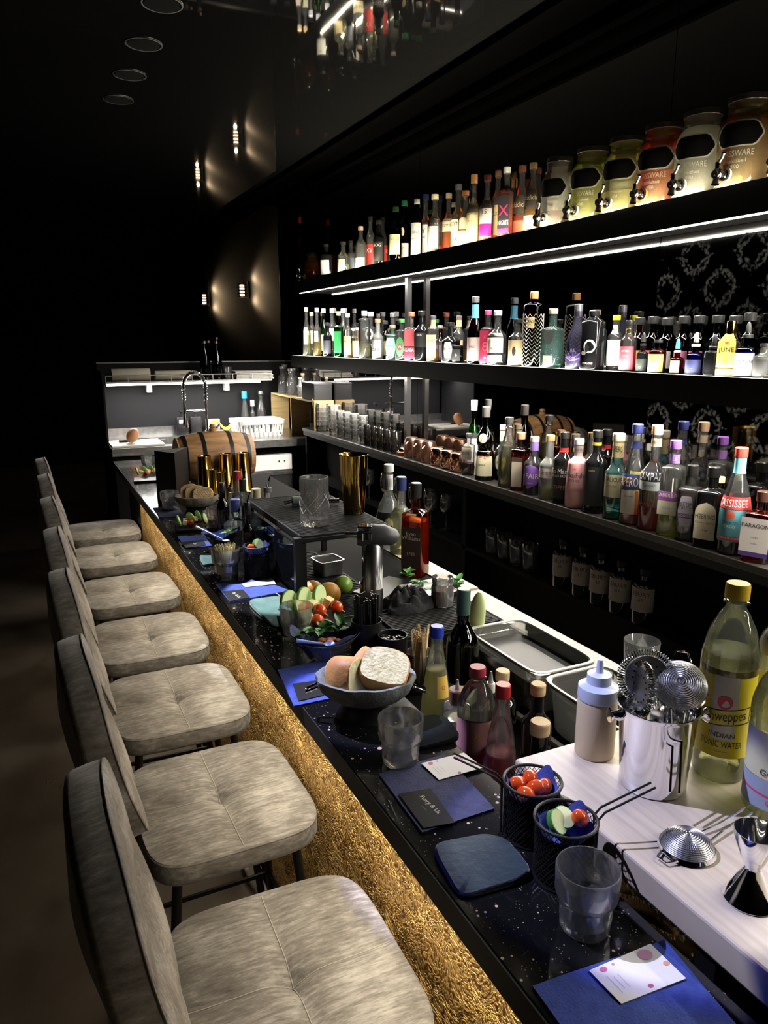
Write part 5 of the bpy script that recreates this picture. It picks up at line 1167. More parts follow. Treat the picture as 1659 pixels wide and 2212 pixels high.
# ------------------------------------------------------------------ mesh pots
def meshpot(px, py, lab, r=.042, h=.088, z=Z0, handle=0.0, hlen=.07, cont=None):
    x, y = AT(px, py, z); t = thing('mesh_pot', lab, 'pot', (x, y, z + .0005), 0, 'black wire mesh pots on the bar')
    b = B()
    for d in (1, -1):
        for i in range(36):
            a0 = 2 * PI * i / 36
            b.tube([(r * .97 * math.cos(a0 + d * k * .35), r * .97 * math.sin(a0 + d * k * .35), .004 + (h - .006) * k / 4) for k in range(5)], .0006, 3, caps=False)
    part('wire_mesh', b, t, blkmet, smooth=0)
    b = B().lathe([(r * .93, .003), (r * .93, h * .72), (r * .925, h * .72), (r * .92, .004)], n=32, c0=False, c1=False); part('liner', b, t, matte)
    for zz in (h,): part('rim', B().tube([(r * math.cos(2 * PI * i / 40), r * math.sin(2 * PI * i / 40), zz) for i in range(40)], .0024, 8, closed=True), t, blkmet)
    part('base', B().lathe([(r * .98, 0), (r, .002), (r * .98, .004)], n=32), t, blkmet)
    ca, sa = math.cos(handle), math.sin(handle)
    for s in (-1, 1):
        q = lambda d, zz: (ca * (r + d) - sa * s * .006, sa * (r + d) + ca * s * .006, zz)
        part('handle', B().tube([q(.002, .004), q(.003, h * .95), q(.012, h + .006), q(hlen, h + .035)], .0016, 6), t, blkmet)
    return t, x, y, z + h
def paperliner(x, y, z, r, lab, seed=1):
    rr = random.Random(seed); ph = [rr.uniform(-.5, .5) for _ in range(8)]
    def fn(u, v):
        a = 2 * PI * u; k = .25 + .68 * v
        return (r * k * math.cos(a), r * k * math.sin(a), -.03 + .022 * v * v + v ** 3 * .012 * max(-.3, math.sin(3 * a + ph[0]) + .6 * math.sin(5 * a + ph[1])))
    b = B().sheet(fn, 60, 8, thick=.0008)
    return solo('paper_liner', b, napb, lab, 'napkin', (x, y, z))
def ovoid(c, r, l, rot, m, name, lab, cat, grp, n=20):
    b = B().ball((0, 0, 0), r, n=n, m=12, sc=(l, 1, 1)); 
    o = solo(name, b, m, lab, cat, c, group=grp); o.rotation_euler = rot; return o
def disc(c, r, th, rot, skin, fl, name, lab, cat, grp, half=False):
    t = thing(name, lab, cat, c, 0, grp); t.rotation_euler = rot; n = 28
    part('flesh', B().lathe([(r * .94, -th / 2), (r * .94, th / 2)], n=n), t, fl)
    part('skin', B().loft([ring(0, 0, z, q, None, n) for q, z in ((r * .941, -th / 2 + .0003), (r, -th / 2 + .0006), (r, th / 2 - .0006), (r * .941, th / 2 - .0003))], 0, c0=False, c1=False), t, skin)
    return t
_, mx, my, mz = meshpot(1145, 1800, 'left wire mesh pot filled with cherry tomatoes', handle=2.6, hlen=.075)
paperliner(mx, my, mz, .042, 'blue paper liner inside the pot of cherry tomatoes', 2)
for i, (dx, dy, dz) in enumerate(((-.016, .014, -.006), (.008, .016, -.003), (-.018, -.008, -.010), (.002, -.006, -.006), (.02, -.002, -.012))):
    ovoid((mx + dx, my + dy, mz + dz - .002), .0115, 1.35, (.3 * i, .2, .9 * i), tomato, 'cherry_tomato', 'red oval cherry tomato in the left mesh pot, %s' % ('back left', 'back right and largest', 'front left', 'front middle', 'at the right rim')[i], 'tomato', 'cherry tomatoes in the left mesh pot')
_, mx, my, mz = meshpot(1215, 1890, 'right wire mesh pot with cucumber slices and one tomato', handle=-.25, hlen=.085)
paperliner(mx, my, mz, .042, 'crumpled blue paper liner inside the pot with cucumber slices', 5)
disc((mx - .012, my + .004, mz - .004), .017, .009, (.9, .3, .3), cuke if False else cukes, cuke, 'cucumber_slice', 'thick cucumber slice at the left inside the right mesh pot', 'cucumber', 'cucumber slices in the right mesh pot')
disc((mx + .004, my + .010, mz - .006), .016, .008, (.5, -.4, .8), cukes, cuke, 'cucumber_slice', 'cucumber slice behind, next to the tomato in the right mesh pot', 'cucumber', 'cucumber slices in the right mesh pot')
ovoid((mx + .021, my - .004, mz - .003), .0115, 1.3, (0, .9, .2), tomato, 'cherry_tomato', 'single orange red cherry tomato in the right mesh pot', 'tomato', None)
_, mx, my, mz = meshpot(556, 1245, 'far wire mesh pot beside the glass screen, blue paper sticking out', r=.040, h=.10, handle=.9, hlen=.05)
paperliner(mx, my, mz, .040, 'tall blue paper liner in the far mesh pot', 9)
disc((mx + .006, my, mz + .004), .018, .010, (1.0, .3, .3), cukes, cuke, 'cucumber_slice', 'cucumber slice sticking out of the far mesh pot', 'cucumber', None)
ovoid((mx - .018, my - .006, mz - .002), .011, 1.2, (0, .4, .2), tomato, 'cherry_tomato', 'tomato at the left rim of the far mesh pot', 'tomato', None)
# ------------------------------------------------------------------ maple board and its things
ZBD = .975
solo('chopping_board', B().box(.673, 1.14, .12, .905, ZB + .0005, ZBD), board, 'thick pale maple chopping board at the right front', 'chopping board', smooth=0, bevel=.004)
for x0, x1 in ((.68, 1.13),): solo('board_support', B().box(x0, x1, .50, .53, .716, ZB), black, 'black crossbar under the maple board', 'bar', smooth=0)
zb = ZBD + .0005
# squeeze bottle
x, y = AT(1283, 1625, zb); t = thing('squeeze_bottle', 'squeeze bottle of pale tan sauce with a milky nozzle cap on the board', 'squeeze bottle', (x, y, zb)); r = .0325
part('bottle_body', B().lathe([(r * .95, 0), (r, .004), (r, .095), (r * .96, .10)], n=36), t, P('tan_plastic', (.62, .50, .34), .45, sheen=0), smooth=50)
part('cap', B().lathe([(r * 1.0, .1005), (r * 1.02, .104), (r * 1.0, .122), (r * .62, .128), (r * .60, .143), (r * .2, .146), (r * .14, .168), (.002, .169)], n=36), t, P('milky_plastic_blue_light', (.55, .62, .80), .35), smooth=40)  # blue light from the beam edge put into the cap colour
# steel bucket with strainers
x, y = AT(1408, 1690, zb); bx, by = x, y
t = thing('steel_bucket', 'polished steel ice bucket with two knobs holding strainers', 'bucket', (x, y, zb))
R0, R1, HB = .050, .060, .135
o = [(R0 * .97, 0), (R0, .002), (R0 * 1.01, .02), (R1 * .97, HB * .94), (R1 * 1.04, HB * .99), (R1 * 1.05, HB), (R1 * 1.0, HB), (R1 * .93, HB * .93), (R0 * .96, .008), (.002, .006)]
part('body', B().lathe(o, n=56), t, chrome, smooth=40)
ka = math.atan2(-by, bx) * 0 + math.atan2(cx_.y, cx_.x)
for s in (-1, 1):
    c, sn = math.cos(ka) * s, math.sin(ka) * s
    p = lambda d: (c * (R1 * .96 + d), sn * (R1 * .96 + d), HB * .86)
    part('knob', B().tube([p(-.002), p(.004), p(.010), p(.013), p(.017), p(.018)], [.009, .009, .006, .009, .012, .011], 20), t, chrome)
RV = Vector((cx_.x, cx_.y, 0)).normalized(); TC = Vector((-bx, -by, 0)).normalized()   # to the right in view / towards the viewer
def coilstrainer(c, R_, tilt, yaw, lab):
    t = thing('coil_strainer', lab, 'strainer', c, 0, 'coil strainers in the steel bucket'); t.rotation_euler = (tilt, 0, yaw)
    pts = []; n = 64 * 6
    for i in range(n):
        a = 2 * PI * i / n; ph = 2 * PI * 64 * i / n
        rr = R_ + .0055 * math.cos(ph); pts.append((rr * math.cos(a), rr * math.sin(a), .0055 * math.sin(ph)))
    part('spring', B().tube(pts, .0010, 4, closed=True), t, chrome)
    b = B().lathe([(R_ - .006, -.001), (R_ - .006, .001)], n=40); part('plate', b, t, steel)
    b = B()
    for i in range(14): 
        a = 2 * PI * i / 14; b.lathe([(.0018, .0011), (.0018, .0014)], x=(R_ * .55) * math.cos(a), y=(R_ * .55) * math.sin(a), n=8)
    part('holes', b, t, matte)
    b = B().tube([(0, -R_ * .7, .002), (0, -R_ - .01, .002), (0, -R_ - .075, .0)], [.007, .006, .005], 8); part('handle', b, t, chrome)
ya = math.atan2(cx_.y, cx_.x)
coilstrainer(tuple(Vector((bx, by, zb + HB + .030)) - RV * .030 + TC * .012), .037, 1.42, -1.93, 'coil strainer standing at the left in the steel bucket, seen almost edge on')
coilstrainer(tuple(Vector((bx, by, zb + HB + .038)) - RV * .022 - TC * .012), .039, 1.35, -.55, 'coil strainer behind the other in the steel bucket, round face showing')
def finestrainer(c, R_, tilt, yaw, lab, dome=1, grp='fine mesh strainers', hl=.0):
    t = thing('fine_strainer', lab, 'strainer', c, 0, grp); t.rotation_euler = (tilt, 0, yaw)
    part('rim', B().loft([ring(0, 0, z, r_2, None, 40) for r_2, z in ((R_, 0), (R_ + .002, .002), (R_, .007), (R_ - .002, .004))], 0, closed=True), t, chrome)
    b = B(); D = R_ * .62
    for k in range(1, 17):
        a = k / 17 * PI / 2; b.tube([((R_ - .001) * math.cos(a) * math.cos(2 * PI * i / 40), (R_ - .001) * math.cos(a) * math.sin(2 * PI * i / 40), dome * D * math.sin(a) + .003) for i in range(40)], .0009, 4, closed=True)
    for i in range(56):
        a2 = 2 * PI * i / 56; b.tube([((R_ - .001) * math.cos(k / 10 * PI / 2) * math.cos(a2), (R_ - .001) * math.cos(k / 10 * PI / 2) * math.sin(a2), dome * D * math.sin(k / 10 * PI / 2) + .003) for k in range(10)], .0005, 3, caps=False)
    b.lathe([((R_ - .0018) * math.cos(k / 8 * PI / 2) + .0002, dome * (D - .001) * math.sin(k / 8 * PI / 2) + .003) for k in range(9)], 0, n=40, c0=False)
    part('mesh_bowl', b, t, P('strainer_wire', (.45, .45, .46), .35, .9), smooth=40)
    b = B().tube([(R_ * .35 * s, -R_ * .98 - (.016 if abs(s) < 1 else 0), .004) for s in (-1, -.6, .6, 1)], .0016, 6); part('rest_hook', b, t, chrome)
    b = B()
    for s in (-1, 1): b.tube([(s * .010, R_, .004), (s * .006, R_ + .04, .006), (s * .006, R_ + .12 + hl, .010)], .0018, 6)
    part('handle', b, t, chrome)
    return t
finestrainer(tuple(Vector((bx, by, zb + HB + .026)) + RV * .030 - TC * .006), .039, -.85, -.8 + PI, 'conical fine strainer resting face down in the steel bucket', 1)
x, y = AT(1483, 1835, zb); finestrainer((x, y, zb + .0005), .036, 0, ya - PI / 2 + .55, 'fine mesh strainer lying upside down on the maple board', 1)
# jiggers
def jigger(px, py, z, r1, r2, h1, h2, lab, m=chrome, up=True):
    x, y = AT(px, py, z); t = thing('jigger', lab, 'jigger', (x, y, z + .0005), 0, 'steel double jiggers')
    part('lower_cone', B().lathe([(r1, 0), (r1 * 1.01, .001), (r1 * .95, .004), (.010, h1 - .002), (.010, h1)], n=40), t, m)
    part('upper_cup', B().lathe([(.010, h1 + .0002), (r2 * .62, h1 + h2 * .3), (r2 * .92, h1 + h2 * .75), (r2, h1 + h2), (r2 * .96, h1 + h2), (r2 * .88, h1 + h2 * .75), (r2 * .55, h1 + h2 * .35), (.004, h1 + .006)], n=40), t, m)
jigger(1618, 1940, zb, .031, .027, .045, .050, 'steel double jigger standing at the right edge of the maple board')
# big bottles on the board
x, y = AT(1550, 1665, zb); bt = Vector((x, y, zb))
SY = (.75, .62, .02)
def schw(t, p, fa, Hb, nk):
    r = r_at(p, Hb * .3) + .0007
    b = B(); z0, z1 = Hb * .15, Hb * .62
    b.sheet(lambda u, v: ((r) * math.cos(fa + (u - .5) * 5.6), (r) * math.sin(fa + (u - .5) * 5.6), z0 + (z1 - z0) * v * (1 - .14 * (u > 10))), 60, 3, 0)
    b.sheet(lambda u, v: ((r + .0004) * math.cos(fa + (u - .5) * 1.9), (r + .0004) * math.sin(fa + (u - .5) * 1.9), Hb * .37 + Hb * .075 * (v - .5) * 1.0 + .010 * (u - .5)), 24, 2, 1)
    b.sheet(lambda u, v: ((r + .0003) * math.cos(fa + (u - .5) * 2.0), (r + .0003) * math.sin(fa + (u - .5) * 2.0), Hb * .37 + Hb * .088 * (v - .5) * 1.0 + .010 * (u - .5)), 24, 2, 2)
    n = 24; f = cyl(r, fa, Hb * .452, .0008)
    b.add([f(.011 * math.cos(2 * PI * i / n) , .011 * math.sin(2 * PI * i / n)) for i in range(n)], [tuple(range(n))], 3)
    b.sheet(lambda u, v: ((r + .0002) * math.cos(fa + (u - .5) * .9), (r + .0002) * math.sin(fa + (u - .5) * .9), Hb * (.25 + .34 * v)), 10, 3, 4)
    g = cyl(r, fa, Hb * .37, .0010)
    b.text('Schweppes', .017, 2, lambda xx, yy: g(xx, yy + xx * .12), maxw=.066)
    b.text('INDIAN', .008, 2, cyl(r, fa, Hb * .275, .0010)); b.text('TONIC WATER', .011, 2, cyl(r, fa, Hb * .225, .0010), maxw=.062); b.text('~~~~~', .005, 2, cyl(r, fa, Hb * .185, .0010))
    part('label', b, t, [colr(SY, .4), colr((.8, .66, .05), .4), ink, colr((.65, .03, .08), .4), colr((.62, .60, .50), .4)])
pt_ = [(.90, 0), (1, .03), (1, .12), (.98, .15), (1, .3), (1, .55), (1.03, .62), (.98, .70), (.80, .80), (.52, .88), (.36, .915), (.36, .93), (.46, .935), (.46, .94), (.33, .945), (.33, 1)]
def petbottle(x, y, z, H, r, lab, liquid, fill, capc, ex, fa=None, gl=None):
    t = thing('bottle', lab, 'bottle', (x, y, z), 0, None)
    p = smooth_prof([(a * r, h * H * .965) for a, h in pt_], 2)
    part('bottle_body', B().loft([ring(0, 0, h, a, None, 44) for a, h in p], 0), t, gl or PET, smooth=50)
    top = fill * H; part('liquid', B().loft([ring(0, 0, max(h, .004), max(a - .0015, .002), None, 44) for a, h in p if h < top] + [ring(0, 0, top, r_at(p, top) - .0015, None, 44)]), t, LQ[liquid])
    cr = r * .43
    part('cap', B().loft([ring(0, 0, zz, a, None, 60, mod=lambda q, _: 1 + .015 * math.cos(30 * q)) for a, zz in ((cr, H * .925), (cr, H * .985), (cr * .93, H))]), t, colr(capc, .4), smooth=40)
    fa = fa if fa is not None else math.atan2(-y, -x)
    ex(t, p, fa, H * .965, 0); return t
petbottle(x, y, zb, .318, .041, 'large plastic bottle with yellow cap and yellow tonic water label', 'pale', .66, (.68, .47, .02), schw)
def gous(t, p, fa, Hb, nk):
    r = r_at(p, Hb * .3) + .0007; b = B()
    b.sheet(lambda u, v: (r * math.cos(fa + (u - .5) * 3), r * math.sin(fa + (u - .5) * 3), Hb * (.26 + .28 * v)), 24, 2, 0)
    b.sheet(lambda u, v: (r * math.cos(fa + (u - .5) * 3), r * math.sin(fa + (u - .5) * 3), Hb * (.07 + .187 * v)), 24, 2, 1)
    b.sheet(lambda u, v: ((r + .0003) * math.cos(fa + (u - .5) * 3), (r + .0003) * math.sin(fa + (u - .5) * 3), Hb * (.172 + .012 * v) - .012 * u), 24, 1, 2)
    b.text('Ener', .020, 3, cyl(r, fa + .35, Hb * .36, .001)); b.text('GOURMET', .010, 4, cyl(r, fa + .25, Hb * .30, .001))
    b.text('bio', .013, 3, cyl(r, fa + .62, Hb * .13, .001)); b.text('classic', .011, 2, cyl(r, fa + .2, Hb * .125, .001))
    part('label', b, t, [colr((.60, .60, .42), .5), colr((.30, .36, .50), .5), colr((.6, .05, .15), .5), colr((.02, .08, .35), .5), ink])
x, y = AT(1668, 1745, zb); petbottle(x, y, zb, .26, .043, 'clear bottle cut off by the right edge, its label pale over blue', 'pale', .75, (.1, .2, .6), gous)
x, y = AT(1665, 1640, zb)
def vs2(t, p, fa, Hb, nk): pass
bottle((x, y, zb), .345, .038, 'std', CLR, 'pale', .6, (.02, .02, .02), [lb((.45, .42, .34), (.58, .72), [('VER', .5, .3, K_)], 1.3), lb((.5, .47, .36), (.2, .5), [], 1.2)], 'clear bottle with black cap standing behind the yellow labelled one', nk=.018, caph=.03)
# glass of dark drink behind the board
x, y = AT(1322, 1460, .88); highball('drinking_glass', (1.195, 1.155, ZW + .0005), .115, .040, 'tall glass half full of dark drink behind the board', None, CLRD, 'dark', .62, 'glass', .78, 0, 44)
ZB1 = ZW
def BT(px, py, zbase, H): 
    x, y = AT(px, py, zbase + H); return (x, y, zbase + .0005)
VR = Vector((cx_.x, cx_.y, 0)).normalized(); YV = math.atan2(VR.y, VR.x)
# ------------------------------------------------------------------ raised drip rack
t = thing('bar_rack', 'black two level bar rack with a glass side screen', 'rack', (0, 0, 0))
RX0, RX1, RY0, RY1, RZ = .675, .972, 1.975, 2.55, 1.100
part('top_shelf', B().box(RX0, RX1, RY0, RY1, RZ - .022, RZ - .006), t, black, smooth=0, bevel=.003)
for (x, y) in ((RX0, RY0), (RX1 - .05, RY0 + .10), (RX0, RY1 - .02), (RX1 - .02, RY1 - .02)): part('leg', B().box(x, x + (.05 if x > .8 and y < 2.2 else .018), y, y + .018, ZB1 + .0005, RZ - .0225), t, black, smooth=0)
def ribmat(x0, x1, y0, y1, z, h=.005, n=24, alongx=True):
    b = B().box(x0, x1, y0, y1, z, z + h * .5); b.box(x0, x1, y0, y0 + .006, z + h * .5, z + h); b.box(x0, x1, y1 - .006, y1, z + h * .5, z + h); b.box(x0, x0 + .006, y0, y1, z + h * .5, z + h); b.box(x1 - .006, x1, y0, y1, z + h * .5, z + h)
    for i in range(n):
        if alongx: yy = y0 + .010 + (y1 - y0 - .02) * i / n; b.box(x0 + .006, x1 - .006, yy, yy + (y1 - y0) / n * .45, z + h * .5, z + h)
        else: xx = x0 + .010 + (x1 - x0 - .02) * i / n; b.box(xx, xx + (x1 - x0) / n * .45, y0 + .006, y1 - .006, z + h * .5, z + h)
    return b
GMt = 'ribbed rubber bar mats'
solo('rubber_mat', ribmat(RX0, RX1, RY0, RY1, RZ - .0055, .0055, 40), rubber, 'ribbed black rubber mat on top of the raised rack', 'mat', group=GMt, smooth=0)
solo('rubber_mat', ribmat(.70, .915, 2.0, 2.52, ZB1 + .0005, .006, 30), rubber, 'ribbed rubber mat on the worktop under the raised rack', 'mat', group=GMt, smooth=0)
solo('rubber_mat', ribmat(.74, 1.04, 1.84, 1.99, ZB1 + .0005, .006, 14), rubber, 'narrow ribbed rubber mat in front of the raised rack', 'mat', group=GMt, smooth=0)
solo('rubber_mat', ribmat(.84, 1.14, 1.63, 1.82, ZB1 + .0005, .006, 16), rubber, 'ribbed rubber mat under the black cloth and the cherry jar', 'mat', group=GMt, smooth=0)
solo('rubber_mat', ribmat(.80, .98, 2.90, 3.02, ZB1 + .0005, .006, 24), rubber, 'ribbed rubber mat behind the pourer bottles', 'mat', group=GMt, smooth=0)
part('side_screen', B().box(.656, .662, 1.99, 2.56, ZB + .001, RZ - .02), t, P('smoked_screen', (.03, .035, .05), .06, .85), smooth=0, label='smoked glass side screen')
part('front_post', B().box(.652, .674, 1.955, 1.974, ZB + .0005, RZ), t, black, smooth=0)
# tin on the lower level
x, y = AT(718, 1200, .93); t = thing('small_tin', 'small square steel tin under the raised rack', 'tin', (.86, 2.24, ZB1 + .007), .1)
part('box_body', B().lathe([(.036, 0), (.040, .004), (.042, .05), (.039, .05), (.037, .006)], sq=.5, n=28), t, steel, smooth=30)
part('rim', B().loft([ring(0, 0, z, r, None, 28, .5) for r, z in ((.042, .0502), (.046, .0502), (.046, .053), (.042, .053))], closed=True), t, steel, smooth=30)
zr = RZ + .0006
# mixing glass with diamond cuts
x, y = AT(680, 1132, zr); t = thing('mixing_glass', 'heavy crystal mixing glass with diamond cuts on the raised rack', 'mixing glass', (x, y, zr)); r = .0445; h = .148
part('glass_body', B().lathe([(r * .94, 0), (r, .003), (r, h - .004), (r * .985, h), (r * .93, h), (r * .90, h - .004), (r * .90, .022), (r * .8, .017), (.001, .016)], n=56), t, TUM, smooth=40)
b = B()
for d in (1, -1):
    for i in range(7):
        a0 = 2 * PI * i / 9
        b.tube([((r + .0002) * math.cos(a0 + d * k * .20), (r + .0002) * math.sin(a0 + d * k * .20), .040 + .010 * k) for k in range(7)], .0015, 4)
part('cut_lines', b, t, P('cut_glass_white', (.8, .82, .82), .2, trans=.5))
# gold shaker
x, y = AT(765, 1108, zr); t = thing('cocktail_shaker', 'tall bronze gold cocktail shaker on the raised rack', 'shaker', (x, y, zr))
part('lower_tin', B().lathe([(.031, 0), (.0335, .002), (.0335, .012), (.0345, .014), (.042, .115), (.0435, .125)], n=48, c1=False), t, goldm, smooth=40)
part('upper_tin', B().lathe([(.0437, .125), (.0440, .127), (.0462, .192), (.0475, .1945), (.0465, .196), (.0450, .194), (.0420, .13)], n=48, c0=False), t, goldm, smooth=40)
# small handle / muddler lying
x, y = AT(632, 1092, zr); t = thing('muddler', 'green grey rubber muddler lying on the raised rack behind the mixing glass', 'muddler', (x, y, zr + .016), YV + .15)
part('head', B().tube([(-.002, 0, 0), (0, 0, 0), (.05, 0, 0), (.06, 0, 0)], [.013, .0155, .0155, .012], 20), t, P('sage_rubber', (.12, .17, .15), .6))
part('shaft', B().tube([(.06, 0, 0), (.16, 0, -.004)], [.008, .009], 12), t, chrome)
part('tip', B().tube([(-.028, 0, -.006), (-.002, 0, 0)], [.008, .005], 10), t, chrome)
# torch
x, y = AT(806, 1156, ZB1 + .235); t = thing('kitchen_torch', 'grey kitchen torch standing upright, nozzle to the left, flame print on its can', 'torch', (x, y, ZB1 + .0005), YV)
part('canister', B().lathe([(.026, 0), (.028, .002), (.028, .205), (.022, .213)], n=32), t, darksteel)
b = B(); rr = random.Random(2)
for i in range(9):
    a0 = PI * 1.5 + .3 + i * .10; b.tube([(.0285 * math.cos(a0 + .05 * math.sin(k * 1.3 + i)), .0285 * math.sin(a0 + .05 * math.sin(k * 1.3 + i)), .08 + .012 * k) for k in range(5 + i % 3)], [.0014] * (4 + i % 3) + [.0003], 4)
part('flame_print', b, t, white)
b = B().tube([(-.045, 0, .225), (-.030, 0, .225), (0, 0, .235), (.03, 0, .235), (.06, 0, .228), (.070, 0, .224)], [.020, .024, .030, .030, .024, .014], 20)
b.box(-.026, .022, -.018, .018, .195, .235)
part('head', b, t, P('torch_grey', (.05, .05, .055), .4))
part('nozzle', B().tube([(-.078, 0, .238), (-.045, 0, .236)], [.010, .010], 20), t, chrome)
part('guard', B().box(-.045, -.002, -.021, .021, .250, .264).box(-.03, -.002, -.032, -.026, .225, .250), t, chrome, smooth=0, bevel=.003)
# jiggers near the torch
jigger(800, 1258, ZB1 + .075, .030, .026, .038, .036, 'tall steel jigger standing on an upturned cup in front of the torch')
x, y = AT(800, 1325, ZB1); xx, yy = AT(800, 1258, ZB1 + .075)
t = thing('mixing_tin', 'small upturned steel cup carrying the tall jigger', 'cup', (xx, yy, ZB1 + .0005)); part('cup', B().lathe([(.024, 0), (.026, .002), (.033, .068), (.034, .074), (.002, .0745)], n=36), t, darksteel)
# ------------------------------------------------------------------ whisky and clear bottles at the station
bottle((*AT(897, 1240, ZB1 + .0), ZB1 + .0005), .315, .045, 'sqlow', BGL, 'bourbon', .66, (.02, .02, .02),
       [lb((.03, .015, .012), (.12, .60), [('Evan', .85, .10, (.6, .5, .4)), ('Williams', .74, .10, (.6, .5, .4)), ('1783', .35, .08, (.5, .4, .3))], .75), lb((.02, .02, .02), (.08, .60), [('- - - - - -', .8, .06, W_), ('bourbon', .68, .07, W_), ('whiskey', .58, .07, W_), ('-------', .48, .06, W_), ('-------', .40, .06, W_)], .55, da=.0) if False else lb((.5, .4, .3), (.74, .76), [], .4)],
       'square bourbon bottle with black cap and black label', caph=.05, nk=.0155, face=math.atan2(-2.1, -1.12) - .35)
bottle(BT(840, 1003, ZB1, .325), .325, .048, 'round', CLR, 'water', .62, (.62, .60, .55), [lb((.05, .05, .06), (.2, .48), [], 1.2, bands=[(.2, .8, (.6, .55, .45), .35, 'oval')]), lb((.6, .6, .58), (.74, .93), [('||||', .5, .4, (.3, .3, .32))], 1.2)], 'big round shouldered clear bottle with white cap behind the bourbon', caph=.028, nk=.016)
bottle(BT(867, 1030, ZB1, .29), .29, .042, 'low', CLR, 'pale', .66, (.03, .045, .13), [], 'clear bottle with navy blue cap between the bourbon and the round shouldered one', caph=.05, nk=.016)
# preserving jar of cherries
x, y = AT(955, 1306, ZB1 + .008); t = thing('preserving_jar', 'open glass jar of dark cherry syrup on the ribbed mat', 'jar', (x, y, ZB1 + .0072)); r = .0335
part('glass_body', B().lathe([(r * .92, 0), (r, .003), (r, .056), (r * .88, .066), (r * .90, .068), (r * .94, .070), (r * .90, .072), (r * .94, .078), (r * .90, .081), (r * .93, .088), (r * .88, .089), (r * .85, .068), (r * .95, .055), (r * .95, .005), (.001, .004)], n=40), t, CLRD)
part('syrup', B().lathe([(r * .93, .0055), (r * .93, .050)], n=40), t, LQ['cherry'])
# mint
def leafmesh(b, c, L, w_, yaw, tilt, curl=.3, mi=0):
    M = Matrix.Translation(c) @ Matrix.Rotation(yaw, 4, 'Z') @ Matrix.Rotation(-tilt, 4, 'Y'); s = len(b.v)
    b.sheet(lambda u, v: (L * u, (v - .5) * w_ * math.sin(PI * min(.98, u * .92 + .06)) ** .8 * (1 + .08 * math.sin(u * 40)), -curl * L * u * u + abs(v - .5) * w_ * .35), 10, 4, mi, thick=.0006); b.xf(M, s)
def sprig(c, n, L, lab, seed, name='mint_sprig', spread=1.0, cat='herb', m=None):
    rr = random.Random(seed); t = thing(name, lab, cat, c)
    b = B().tube([(0, 0, .001), (.004, .003, .010), (.006, .0, .02)], .0012, 5); part('stem', b, t, leafm)
    b = B()
    for i in range(n):
        a = 2.4 * i + rr.uniform(-.3, .3); leafmesh(b, (rr.uniform(-.008, .008) * spread, rr.uniform(-.008, .008) * spread, .006 + .014 * i / n), L * rr.uniform(.7, 1.1), L * .62, a, rr.uniform(.1, .9))
    part('leaves', b, t, m or leafm, smooth=60); return t
for i, (px, py, n) in enumerate(((880, 1245, 7), (905, 1262, 5), (985, 1262, 9), (940, 1275, 6))):
    x, y = AT(px, py, ZB1 + .03); sprig((x, y, ZB1 + .02), n, .032, 'mint sprig %s' % ('left of the bourbon bottle', 'in front of the bourbon bottle', 'behind the open cherry jar, right side', 'between bourbon bottle and cherry jar')[i], i)
x, y = AT(940, 1290, ZB1 + .004); t = thing('garnish_tray', 'shallow steel tray with the mint behind the cherry jar', 'tray', (x + .01, y + .05, ZB1 + .0005), .1)
part('tray', B().lathe([(.085, 0), (.088, .002), (.095, .018), (.092, .018), (.085, .004), (.001, .003)], sq=.5, n=36, ky=.75), t, steel)
# board edge strip on the pale top
solo('cutting_mat', B().box(1.165, 1.24, 1.90, 2.70, ZW + .0005, ZW + .006), noisy('tan_mat', (.36, .28, .2), (.44, .36, .27), 10, rough=.6), 'thin tan cutting board on the pale worktop beside the bourbon', 'cutting board', smooth=0)
# black cloth heap
rr = random.Random(4)
x, y = AT(880, 1302, ZB1 + .02)
def heap(u, v):
    a = 2 * PI * u; k = v; q = 1 + .16 * math.sin(3 * a + 1) + .10 * math.sin(5 * a)
    zz = .050 * (1 - v ** 1.7) + .012 * math.sin(a * 4 + v * 9) * v * (1 - v) * 3 + .010 * math.sin(a * 7 - v * 14) * (1 - v) * v * 3 + .008
    return (.075 * k * q * math.cos(a), .062 * k * q * math.sin(a), max(.0, zz) if v < .98 else 0)
solo('black_cloth', B().sheet(heap, 64, 20), noisy('black_cotton', (.003, .003, .003), (.008, .008, .009), 40, rough=.95, bump=.3), 'crumpled black bar cloth in front of the torch', 'cloth', (x, y, ZB1 + .007), YV, smooth=70)
solo('tray_lid', B().box(-.10, .10, -.07, .07, 0, .012), black, 'flat black tray lid beside the mixing jigger', 'lid', (x + .02, y + .17, ZB1 + .0005), .5, smooth=0, bevel=.003)
# ------------------------------------------------------------------ straws, cup, wooden forks
def cylpot(px, py, z, r, h, lab, name='straw_holder', m=None):
    x, y = AT(px, py, z); t = thing(name, lab, 'holder', (x, y, z + .0005))
    part('cup', B().lathe([(r * .95, 0), (r, .003), (r, h), (r * .95, h), (r * .93, .006), (.001, .005)], n=36), t, m or black); return x, y
x, y = cylpot(792, 1412, ZB, .036, .085, 'tall black pot full of black straws')
b = B(); rr = random.Random(8)
for i in range(46):
    a = rr.uniform(0, 2 * PI); k = math.sqrt(rr.random()) * .029; q = rr.uniform(.0, .010)
    b.tube([(k * math.cos(a), k * math.sin(a), .008), ((k + q * .3) * math.cos(a), (k + q * .3) * math.sin(a), rr.uniform(.125, .15))], .0022, 6)
o = solo('straws', b, P('straw_black', (.01, .01, .011), .3), 'bunch of black drinking straws in the tall black pot', 'straws', (x, y, ZB)); o['kind'] = 'stuff'
x, y = cylpot(848, 1425, ZB, .034, .062, 'short black pot with black stirrers next to the straws')
b = B()
